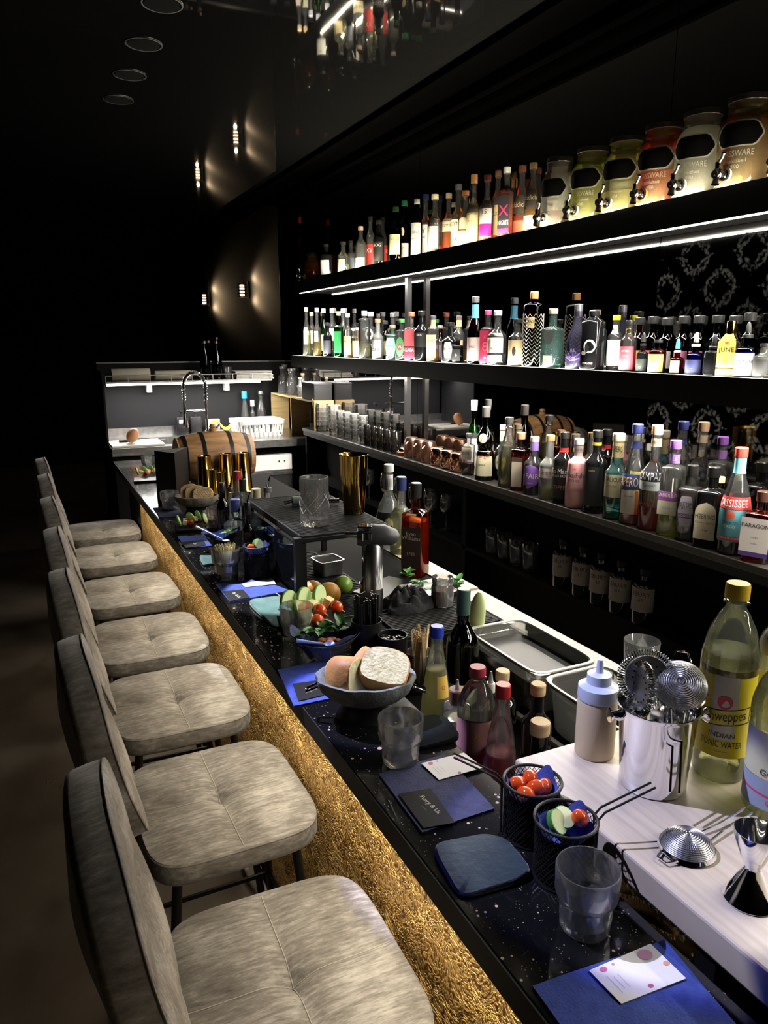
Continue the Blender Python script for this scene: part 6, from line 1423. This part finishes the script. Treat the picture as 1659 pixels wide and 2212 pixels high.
for i in range(60):
    a = rr.uniform(0, 2 * PI); k = math.sqrt(rr.random()) * .028; b.ball((k * math.cos(a), k * math.sin(a), .048 + rr.uniform(0, .006)), .004, n=6, m=4)
o = solo('coffee_beans', b, P('bean', (.012, .008, .006), .3), 'coffee beans filling the short black pot', 'beans', (x, y, ZB)); o['kind'] = 'stuff'
x, y = AT(905, 1455, ZSR + .02); x = .70; y = AT(905, 1420, .87)[1]
x, y = AT(908, 1400, .90); t = thing('fork_holder', 'dark holder full of small wooden forks behind the blue capped bottle', 'holder', (x, y, ZSR + .0005)); part('cup', B().lathe([(.034, 0), (.036, .003), (.036, .10), (.033, .10), (.032, .008), (.001, .006)], n=30), t, CLRD)
f0 = None
for i in range(16):
    a = rr.uniform(0, 2 * PI); k = .006 + .022 * rr.random(); tz = rr.uniform(0, .02); rz = rr.uniform(0, 3)
    loc = (x + k * math.cos(a), y + k * math.sin(a), ZSR + .010 + tz)
    nm = 'small flat wooden fork in the dark holder'
    if not f0:
        b = B().box(-.0045, .0045, -.0008, .0008, 0, .11); b.add([(-.0055, -.0008, .11), (.0055, -.0008, .11), (.0055, .0008, .11), (-.0055, .0008, .11), (-.0055, -.0008, .125), (.0055, -.0008, .125), (.0055, .0008, .125), (-.0055, .0008, .125)], [(3, 2, 1, 0), (4, 5, 6, 7), (0, 1, 5, 4), (1, 2, 6, 5), (2, 3, 7, 6), (3, 0, 4, 7)])
        for s in (-.0045, 0, .0045): b.box(s - .0009, s + .0009, -.0007, .0007, .125, .135)
        f0 = solo('wooden_fork', b, woodfork, nm, 'fork', loc, group='wooden forks in the dark holder', smooth=0); f = f0
    else: f = dup(f0, loc)
    f.rotation_euler = (rr.uniform(-.08, .08), .12 * math.cos(a), rz)
# ------------------------------------------------------------------ bottles in the well
bottle(BT(1002, 1272, ZSR, .295), .295, .039, 'wine', DGR, 'dark', .6, (.05, .12, .10), [lb((.5, .48, .38), (.06, .26), [('----- --', .8, .1, K_), ('=======', .5, .1, (.3, .3, .3))], 1.3)], 'dark green wine bottle with a green capsule in the bar well', caph=.062, capr=.0155, nk=.014)
t = bottle(BT(944, 1352, ZSR, .245), .245, .036, 'cone', CLR, 'milky', .62, (.02, .05, .45), [lb((.75, .50, .10), (.36, .58), [('o', .5, .3, (.7, .2, .02))], .5, da=.6)], 'clear lemonade bottle with bright blue cap and orange label', caph=.026, capr=.015)
bx_, by_, _ = BT(1032, 1440, ZSR, .235)
def pinklab(t, p, fa, Hb, nk):
    b = B(); r = r_at(p, Hb * .35) + .0007
    b.sheet(lambda u, v: (r * math.cos(fa + (u - .5) * 3.4), r * math.sin(fa + (u - .5) * 3.4), Hb * (.12 + .43 * v) * 1.0 - .0 + (.012 * math.sin(u * PI) if v > .9 else 0)), 30, 4, 0)
    b.sheet(lambda u, v: ((r + .0003) * math.cos(fa + (u - .5) * 1.2 - .3), (r + .0003) * math.sin(fa + (u - .5) * 1.2 - .3), Hb * (.12 + .16 * v)), 12, 2, 1)
    b.text('&', .018, 2, cyl(r, fa + .1, Hb * .45, .0007))
    part('label', b, t, [colr((.50, .24, .26), .4), colr((.45, .01, .05), .4), colr((.7, .4, .1), .4)])
petbottle(bx_, by_, ZSR + .0005, .235, .038, 'plastic bottle with dark red cap and pink label in the bar well', 'pinkl', .36, (.35, .02, .05), pinklab)
bottle(BT(1087, 1478, ZSR, .225), .225, .034, 'cone', CLR, 'red' if False else 'pinkl', .40, (.40, .02, .03), [], 'clear glass bottle with red screw cap half full of red syrup', caph=.026, capr=.0145)
def nozz(t, p, fa, Hb, nk):
    part('nozzle', B().lathe([(.006, Hb + .006), (.0045, Hb + .02), (.002, Hb + .036)], n=12), t, P('clear_nozzle', (.6, .6, .55), .3, trans=.5))
WC = P('brown_cap', (.22, .12, .07), .5)
bottle(BT(988, 1488, ZSR, .165), .165, .030, 'tube', CLR, 'milky', .7, WC, [], 'squeeze bottle with wide brown cap and clear nozzle in the well', caph=.030, capr=.0175, extra=nozz)
bottle(BT(1060, 1475, ZSR, .175), .175, .020, 'std', CLR, 'water', .2, (.7, .7, .66), [], 'narrow clear bottle with white nozzle behind the two red capped ones', caph=.02, extra=nozz)
bottle(BT(1086, 1448, ZSR, .185), .185, .032, 'std', DBR, 'dark', .5, woodcap, [], 'dark bottle with wooden stopper behind the two red capped ones', caph=.022, capr=.0145)
bottle(BT(1163, 1477, ZSR, .21), .21, .030, 'std', BLK, None, 0, woodcap, [], 'tall necked black bottle with wooden stopper next to the plastic bin', caph=.022, capr=.0145, nk=.0125)
bottle(BT(1167, 1558, ZSR, .20), .20, .036, 'low', BLK, None, 0, woodcap, [lb((.5, .48, .42), (.45, .55), [], .5)], 'round black bottle with wooden stopper by the corner of the maple board', caph=.024, capr=.0175)
# polycarbonate bins
def bin_(y0, y1, lab, inner):
    t = thing('storage_bin', lab, 'food bin', (1.052, (y0 + y1) / 2, .8155), 0, 'clear bins hung over the well')
    hx, hy, h = .088, (y1 - y0) / 2 - .004, .108
    def q(k, dz, e=0): return ring(0, 0, dz, hx * k + e, hy * k + e, 40, .55)
    part('bin_body', B().loft([q(.86, 0), q(.88, .004), q(.94, h - .02), q(.96, h - .018), q(.97, h - .002), q(1.0, h - .002, .004), q(1.0, h + .002, .004), q(.95, h + .002), q(.93, h - .018), q(.92, h - .022), q(.86, .006)], 0, c0=True, c1=True), t, ICE, smooth=40)
    part('rim', B().loft([q(.965, h + .0022), q(1.0, h + .0022, .0035), q(1.0, h + .0045, .003), q(.97, h + .0045)], 0, closed=True), t, P('bin_rim', (.62, .60, .52), .35, trans=.3))
    if inner: part('inner_lid', B().loft([q(.90, h - .035), q(.90, h - .030)]), t, P('dark_acrylic', (.012, .012, .012), .35, spec=.2))
    return t
bin_(1.225, 1.535, 'clear plastic bin with a dark sliding lid, the farther of the two', True)
bin_(.915, 1.215, 'clear plastic bin with green garnish, the nearer of the two', False)
t = solo('cucumber_half', B().ball((0, 0, 0), .026, n=20, m=12, sc=(.5, .9, 2.5)), P('cut_cucumber', (.50, .58, .26), .5), 'long peeled cucumber half leaning behind the wine bottle', 'cucumber', (*AT(1030, 1335, .94), .945)); t.rotation_euler = (0, .25, .6)
sprig((1.06, 1.05, .826), 6, .03, 'green herb sprig inside the nearer clear bin', 77, 'herb_sprig')
# crumpled film and steel pan seen below the board
def cr(u, v):
    f = math.sin(u * 23 + 3 * math.sin(v * 11)) * math.cos(v * 19 + 2 * math.sin(u * 9)); return ((u - .5) * .16, (v - .5) * .45, .025 + .02 * f + .01 * math.sin(u * 51 + v * 37))
solo('plastic_film', B().sheet(cr, 70, 110), P('crinkled_film', (.35, .27, .17), .12, .5), 'crumpled clear plastic film in the well under the maple board', 'film', (.76, .70, .728), smooth=0)
t = thing('steel_pan', 'shallow steel pan in the well at the bottom right', 'pan', (.78, .33, .7155)); part('pan', B().lathe([(.11, 0), (.12, .004), (.125, .06), (.130, .062), (.122, .06), (.115, .008), (.001, .006)], sq=.3, n=40, ky=1.1), t, P('warm_steel', (.45, .38, .28), .25, 1))
# ------------------------------------------------------------------ baskets and bread
def basket(cx, cy, R_, H, lab, m, z=Z0):
    t = thing('bread_basket', lab, 'basket', (cx, cy, z + .0005), YV, 'cloth lined bread baskets')
    part('stand', B().lathe([(R_ * .62, 0), (R_ * .60, .003), (R_ * .50, .02), (R_ * .55, H * .42)], n=40, ky=.78), t, black)
    mod = lambda a, zz: 1 + .018 * math.sin(9 * a) + .012 * math.sin(14 * a + 2)
    prof_ = [(R_ * .50, H * .42), (R_ * .74, H * .50), (R_ * .92, H * .72), (R_ * 1.0, H * .92), (R_ * .99, H), (R_ * .93, H * 1.01), (R_ * .86, H * .90), (R_ * .70, H * .70), (.002, H * .60)]
    part('cloth_liner', B().loft([ring(0, 0, zz, a, a * .78, 64, mod=mod if 1 < i < 6 else None) for i, (a, zz) in enumerate(prof_)]), t, m, smooth=70)
    for s in (-1, 1): part('handle', B().tube([(s * R_ * .95, -.012, H * .75), (s * (R_ + .018), -.008, H * .62), (s * (R_ + .018), .008, H * .62), (s * R_ * .95, .012, H * .75)], .003, 8), t, chrome)
    return t
def bread(loc, w_, h, th, rot, lab, grp):
    t = thing('bread_slice', lab, 'bread', loc, 0, grp); t.rotation_euler = rot; n = 30
    def outl(k, y): return [(w_ / 2 * k * math.copysign(abs(math.cos(2 * PI * i / n)) ** .8, math.cos(2 * PI * i / n)), y, h / 2 * k * math.copysign(abs(math.sin(2 * PI * i / n)) ** (.75 if math.sin(2 * PI * i / n) > 0 else .4), math.sin(2 * PI * i / n)) * (1 + .05 * math.sin(4 * PI * i / n))) for i in range(n)]
    part('crumb', B().loft([outl(.94, -th / 2), outl(.94, th / 2)]), t, crumb, smooth=30)
    part('crust', B().loft([outl(.941, -th / 2 + .001), outl(1, -th / 2 + .003), outl(1, th / 2 - .003), outl(.941, th / 2 - .001)], c0=False, c1=False), t, crust, smooth=60)
    return t
cx0, cy0 = AT(790, 1468, Z0 + .075); basket(cx0, cy0, .098, .085, 'cloth lined bread basket with pale cut bread, in the middle of the bar', greycloth)
GB1 = 'pieces of bread in the near basket'
C = Vector((cx0, cy0, Z0 + .085)); PV = Vector((-VR.y, VR.x, 0))
bread(tuple(C - VR * .034 + PV * -.008 + Vector((0, 0, .004))), .074, .070, .060, (-.2, .35, YV + .9), 'chunk of bread at the left of the near basket, pale crumb facing left', GB1)
bread(tuple(C - VR * .004 + PV * .022 + Vector((0, 0, .004))), .072, .074, .038, (.3, -.1, YV + 1.1), 'chunk of bread standing at the back of the near basket', GB1)
bread(tuple(C + VR * .036 + PV * -.004 + Vector((0, 0, .010))), .096, .080, .050, (-.95, .25, YV - .15), 'large bread half at the right of the near basket, pale crumb facing up', GB1)
bread(tuple(C + VR * .052 + PV * .014 + Vector((0, 0, -.010))), .055, .045, .024, (.2, .5, YV + .7), 'end piece of bread tucked behind the large half', GB1)
cx1, cy1 = AT(425, 1075, Z0 + .07); basket(cx1, cy1, .092, .08, 'cloth lined bread basket with brown slices, beside the tall black menu', noisy('sand_cloth', (.13, .12, .09), (.2, .18, .14), 30, rough=.95, bump=.3))
C = Vector((cx1, cy1, Z0 + .088)); crumb2 = noisy('brown_crumb', (.42, .28, .14), (.55, .40, .22), 70, rough=.9, bump=.6); _c = crumb; crumb = crumb2
for i, (dx, ln) in enumerate(((-.034, 'left'), (-.006, 'middle'), (.030, 'right'))): bread(tuple(C + VR * dx + PV * (.012 - .01 * i) + Vector((0, 0, .008 - .004 * i))), .085 - .01 * (i == 0), .060, .018, (-.25, .15 * (i - 1), YV + .15), 'brown bread slice in the far basket, %s of three' % ln, 'brown bread slices in the far basket')
crumb = _c
# ------------------------------------------------------------------ glass boats with greens
def boat(cx, cy, L, W2, H, yaw, lab):
    t = thing('glass_boat_bowl', lab, 'bowl', (cx, cy, Z0 + .0005), yaw, 'boat shaped glass bowls'); n = 48
    def rg(k, z, lift): 
        return [(L * k * math.copysign(abs(math.cos(a)) ** 1.15, math.cos(a)), W2 * k * math.sin(a), z + lift * abs(math.cos(a)) ** 3) for a in [2 * PI * i / n for i in range(n)]]
    part('glass_body', B().loft([rg(.34, 0, 0), rg(.38, .002, 0), rg(.68, H * .45, H * .08), rg(1.0, H * .82, H * .3), rg(.97, H * .83, H * .3), rg(.64, H * .47, H * .08), rg(.30, .008, 0)]), t, CLRD, smooth=60)
    def fn(u, v):
        a = 2 * PI * u; k = .25 + .68 * v; x_, y_ = L * k * math.copysign(abs(math.cos(a)) ** 1.1, math.cos(a)), W2 * k * math.sin(a)
        return (x_, y_, .012 + H * .74 * v ** 1.5 + H * .34 * v * abs(math.cos(a)) ** 3 + .007 * v * math.sin(5 * a))
    part('napkin_lining', B().sheet(fn, 64, 8, thick=.0006), t, napb if cy > 2 else napd, smooth=60, label='blue napkin lining')
    return t
bxx, byy = AT(702, 1425, Z0); boat(bxx, byy, .085, .052, .062, YV + .1, 'boat shaped glass bowl of basil and dried fruit in front of the cucumber tray')
for i, (dx, dy, dz, n, L) in enumerate(((-.040, .004, .050, 8, .036), (-.008, .018, .052, 8, .038), (.030, .030, .056, 7, .036))):
    p = Vector((bxx, byy, Z0)) + VR * dx + PV * dy; sprig((p.x, p.y, Z0 + dz), n, L, 'basil leaves in the near glass boat bowl, %s bunch' % ('left', 'middle', 'right')[i], 20 + i, 'basil_sprig')
b = B(); rr = random.Random(12)
for i in range(22): b.ball((rr.uniform(-.03, .03), rr.uniform(-.013, .013), rr.uniform(0, .012)), rr.uniform(.004, .007), n=7, m=5, sc=(1.4, .9, .7))
p = Vector((bxx, byy, Z0 + .046)) + VR * .020 + PV * -.012
o = solo('dried_fruit', b, flesh, 'heap of orange dried fruit bits in the near glass boat bowl', 'dried fruit', tuple(p), YV); o['kind'] = 'stuff'
def spoon(pa, pb, za, zb_, m, lab):
    a = Vector((*AT(*pa, za), za)); b_ = Vector((*AT(*pb, zb_), zb_)); t = thing('spoon', lab, 'spoon', tuple(b_)); d = a - b_
    part('handle', B().tube([tuple(d * k) for k in (.12, .4, .75, 1)], [.002, .0025, .004, .005], 10), t, m)
    o = part('bowl', B().lathe([(.001, -.004), (.010, -.002), (.0145, .002), (.0135, .0025), (.009, -.0005), (.001, -.0025)], n=24, ky=.75), t, m); o.rotation_euler = (0, 0, math.atan2(d.y, d.x))
bs = P('blue_steel', (.22, .30, .48), .3, .3)
spoon((640, 1384), (712, 1392), Z0 + .070, Z0 + .055, bs, 'dull blue spoon lying across the near glass boat bowl')
sxx, syy = AT(480, 1185, Z0); boat(sxx, syy, .070, .048, .055, YV + .1, 'boat shaped glass bowl lined with blue napkin behind the toothpick glass')
spoon((424, 1138), (488, 1168), Z0 + .085, Z0 + .050, P('pale_steel', (.55, .62, .68), .25, .6), 'long pale spoon leaning in the farther glass boat bowl')
p = Vector((sxx, syy, Z0 + .045)) + VR * .035; sprig(tuple(p), 8, .036, 'pale green lettuce in the farther glass boat bowl', 31, 'lettuce_sprig', m=noisy('lettuce', (.14, .32, .08), (.35, .55, .18), 30, rough=.5))
# toothpicks in a ribbed glass
tp = tumbler(490, 1248, ZB, 'ribbed tumbler filled with bamboo picks', mt=CLRD, sc=1.12)
x, y = tp.location.x, tp.location.y; b = B(); rr = random.Random(6)
for i in range(120):
    a = 2 * PI * rr.random(); k = math.sqrt(rr.random()) * .027; q = rr.uniform(1.1, 1.30)
    b.tube([(k * .6 * math.cos(a), k * .6 * math.sin(a), .018), (k * q * math.cos(a + .2), k * q * math.sin(a + .2), rr.uniform(.098, .110))], .0011, 4)
o = solo('bamboo_picks', b, pickm, 'dense bunch of bamboo picks in the ribbed tumbler', 'picks', (x, y, ZB + .0005)); o['kind'] = 'stuff'
# ------------------------------------------------------------------ trays with skewers
def tray(px, py, hx, hy, lab, yaw=.0):
    x, y = AT(px, py, Z0); solo('slate_tray', B().lathe([(hx * .96, 0), (hx, .002), (hx, .008), (hx * .97, .010)], sq=.8, ky=hy / hx, n=40), black, lab, 'tray', (x, y, Z0 + .0005), YV * .3 + yaw, group='black trays with vegetable skewers', smooth=30); return x, y
def skewer(loc, rot, lab, cheese_=True, cukefirst=True):
    t = thing('vegetable_skewer', lab, 'skewer', loc, 0, 'vegetable skewers on the trays'); t.rotation_euler = rot
    part('pick', B().tube([(-.052, 0, 0), (.050, 0, 0)], .0012, 6), t, pickm)
    b = B().lathe([(.0215, -.004), (.0215, .004)], n=26); b.xf(Matrix.Translation((-.016, 0, .004)) @ Matrix.Rotation(PI / 2 - .5, 4, 'Y')); part('cucumber', b, t, cuke, smooth=30)
    b = B().loft([ring(0, 0, z, q, None, 26) for q, z in ((.0216, -.0038), (.0226, -.003), (.0226, .003), (.0216, .0038))], c0=False, c1=False); b.xf(Matrix.Translation((-.016, 0, .004)) @ Matrix.Rotation(PI / 2 - .5, 4, 'Y')); part('cucumber_skin', b, t, P('light_cucumber_skin', (.18, .42, .08), .35), smooth=60)
    part('cheese_cube', B().box(.000, .016, -.009, .009, -.008, .010), t, cheese, smooth=0, bevel=.001)
    part('tomato', B().ball((.029, 0, .001), .0125, n=18, m=10, sc=(1.15, 1, 1)), t, tomato)
    return t
x, y = tray(672, 1345, .085, .062, 'black tray under the skewers in front of the raised rack')
for i, (px, py, rz) in enumerate(((634, 1310, -1.1), (668, 1303, -1.0), (702, 1297, -.9), (655, 1332, -.3))):
    xx, yy = AT(px, py, Z0 + .035); skewer((xx, yy, Z0 + .035), (0, .35, rz), 'skewer of cucumber, cheese and tomato on the near tray, %s' % ('left one', 'middle one', 'right one', 'front one')[i]).scale = (1.3, 1.3, 1.3)
x, y = tray(435, 1140, .10, .062, 'black tray of skewers beside the farther glass boat bowl')
for i, (px, py, rz) in enumerate(((395, 1130, -.2), (418, 1122, .5), (436, 1118, .2), (450, 1126, -.5))):
    xx, yy = AT(px, py, Z0 + .025); skewer((xx, yy, Z0 + .028), (0, .2, rz), 'skewer on the tray beside the farther glass bowl, %s' % ('leftmost', 'second from left', 'third from left', 'rightmost')[i])
x, y = tray(325, 1038, .085, .06, 'black tray of skewers at the far end of the bar')
for i, (px, py, rz) in enumerate(((303, 1023, -.2), (318, 1020, .5), (334, 1017, .2))):
    xx, yy = AT(px, py, Z0 + .02); skewer((xx, yy, Z0 + .026), (0, .2, rz), 'skewer on the tray at the far end of the bar, %s' % ('left', 'middle', 'right')[i])
# citrus behind the screen
for i, (px, py, r, m, lab) in enumerate(((655, 1278, .034, orange, 'orange behind the rack post, left one'), (690, 1285, .036, P('orange_dim', (.7, .34, .05), .4), 'yellow orange fruit behind the cucumber slices'), (722, 1262, .030, limec, 'green lime behind the cucumber slices'))):
    x, y = AT(px, py, .915); x += .03; solo('citrus_fruit', B().ball((0, 0, 0), r, n=24, m=14, sc=(1, 1, .95)), m, lab, 'fruit', (x, y, ZB1 + .0005 + r * .95))
# ------------------------------------------------------------------ tall menu, pourer bottles, gold tins, barrel
A_, B_, C_ = [Vector((*AT(*p, Z0), 0)) for p in ((341, 1090), (384, 1097), (411, 1078))]; O = (A_ + B_ + C_) / 3; v = [p - O for p in (A_, B_, C_)]
b = B().add([tuple(p) for p in v] + [(p.x, p.y, .245) for p in v], [(2, 1, 0), (3, 4, 5), (0, 1, 4, 3), (1, 2, 5, 4), (2, 0, 3, 5)])
solo('menu_stand', b, P('menu_black', (.004, .003, .003), .5, spec=.2), 'tall three sided black menu stand on the bar', 'menu', (O.x, O.y, Z0 + .0005), smooth=0)
def pourer(t, p, fa, Hb, nk):
    part('pour_spout', B().tube([(0, 0, Hb), (0, 0, Hb + .012), (.003, 0, Hb + .03), (.012, 0, Hb + .055)], [.006, .005, .0035, .003], 8), t, chrome)
for q in [
 (479, 1043, .22, .024, 'wine', DBR, 'dark', .5, (.02, .02, .02), [], 'black necked bottle left of the pourer bottles', None, .03),
 (497, 1052, .20, .026, 'std', CLR, 'pale', .4, (.03, .03, .03), [lb((.4, .42, .38), (.2, .5), [])], 'clear bottle with metal pourer, left one behind the big bottle', pourer, .02),
 (507, 1078, .175, .043, 'low', CLR, 'water', .45, (.05, .07, .2), [lb((.55, .48, .42), (.05, .45), [('CRAFTED', .7, .16, (.25, .2, .2)), ('SPIRITS', .4, .16, (.25, .2, .2))], 1.1)], 'big squat clear bottle with tan label in front of the pourer bottles', None, .045),
 (524, 1035, .27, .028, 'std', CLR, 'water', .4, (.02, .02, .02), [], 'clear bottle with black collar and long metal pourer', pourer, .045),
 (534, 1085, .22, .020, 'std', BLK, None, 0, (.02, .02, .02), [lb((.02, .02, .02), (.3, .6), [('velvet', .5, .12, W_)])], 'slim black bottle right of the big squat bottle', pourer, .04),
 (553, 1055, .25, .032, 'slope', CLR, 'gold', .3, (.45, .4, .25), [], 'clear bottle with brass cap among the pourer bottles', None, .035),
 (578, 1053, .20, .034, 'sqlow', CLRD, 'water', .3, (.1, .1, .1), [], 'cut glass decanter with metal pourer at the right of the group', pourer, .02),
 (512, 1018, .28, .028, 'std', CLR, 'water', .4, (.35, .03, .04), [], 'bottle with bright red collar behind the pourer bottles', None, .03)]:
    px, py, H, r, kd, gl, lq, fl, cp_, ls, lab, ex, chh = q
    bottle(BT(px, py, Z0 if px in (479, 507, 534) else ZB1, H), H, r, kd, gl, lq, fl, cp_, ls, lab, extra=ex, caph=chh, group='bottles beside the far bread basket')
for i, (px, py, H, rt) in enumerate(((441, 985, .19, .031), (487, 980, .19, .031), (525, 978, .19, .031), (463, 1014, .14, .024), (480, 1020, .13, .020))):
    x, y, z = BT(px, py, ZB, H); t = thing('shaker_tin', 'polished gold shaker tin standing upside down, %s' % ('left one under the barrel', 'middle one under the barrel', 'right one under the barrel', 'smaller one in front on the left', 'smallest one in front')[i], 'shaker', (x, y, z), 0, 'gold shaker tins upside down')
    part('cup', B().lathe([(rt * 1.32, 0), (rt * 1.34, .003), (rt * 1.28, .006), (rt * 1.02, H - .004), (rt, H), (rt * .9, H), (rt * .88, H - .003), (.001, H - .003)], n=40), t, goldm, smooth=40)
x0, _ = ATY(378, 950, 3.72); x1, _ = ATY(541, 970, 3.72); cxb = (x0 + x1) / 2; hl = (x1 - x0) / 2
t = thing('oak_barrel', 'small oak barrel with black hoops lying on its cradle', 'barrel', (cxb, 3.72, ZB1 + .0005)); RB = .128; zc_ = .205
def rb(s): return RB * (1 - .20 * (s ** 2))
Mb = Matrix.Translation((0, 0, zc_)) @ Matrix.Rotation(PI / 2, 4, 'Y')
b = B().lathe([(rb(1) * .94, -hl + .008), (rb(1), -hl + .006), (rb(1), -hl)][::-1] + [(rb(s / 8), s / 8 * hl) for s in range(-7, 8)] + [(rb(1), hl), (rb(1) * .93, hl), (rb(1) * .93, hl - .008)], n=56); b.xf(Mb); part('staves', b, t, barrelw, smooth=50)
for s in (-.82, -.36, .36, .82):
    b = B().lathe([(rb(s - .05) + .0015, (s - .05) * hl), (rb(s + .05) + .0015, (s + .05) * hl)], n=56, c0=False, c1=False); b.xf(Mb); part('hoop', b, t, black)
part('bung', B().lathe([(.018, zc_ + RB - .004), (.020, zc_ + RB + .012), (.012, zc_ + RB + .014), (.018, zc_ + RB + .022), (.012, zc_ + RB + .034)], n=20), t, barrelw)
b = B().box(-hl * .55, -hl * .35, -.10, .10, 0, .086).box(hl * .35, hl * .55, -.10, .10, 0, .086).box(-hl * .35, hl * .35, -.02, .02, .02, .05); part('cradle', b, t, black, smooth=0)
# ------------------------------------------------------------------ bar spotlights, added blue rims and seat fill
def pool(c, r, src, W, blue=True):
    d = (Vector(src) - Vector(c)).length; ang = 2 * math.degrees(math.atan(r / d))
    spot(src, c, W, ang, (.97, .97, 1), .04)
    if blue: spot(src, c, W * .55, 2 * math.degrees(math.atan((r * 1.10) / d)), (.05, .08, 1), .10)  # wider blue lamp added to imitate the beam's colour fringe
pool((.715, .695, .95), .235, (-.15, 1.45, 2.66), 140)
pool((.56, 1.285, .96), .158, (.05, 2.2, 2.66), 300)
pool((.625, 1.98, .94), .175, (.2, 2.9, 2.66), 520, False)
pool((.585, 2.46, .95), .20, (.2, 3.3, 2.66), 330, False)
for yy in (1.0, 1.7, 2.4, 3.1, 3.8, 4.4): spot((.33, yy + .1, 2.68), (.31, yy, .62), 26, 15, (1, .96, .9), 1.0)  # soft fill spots added over the stools to brighten the seats
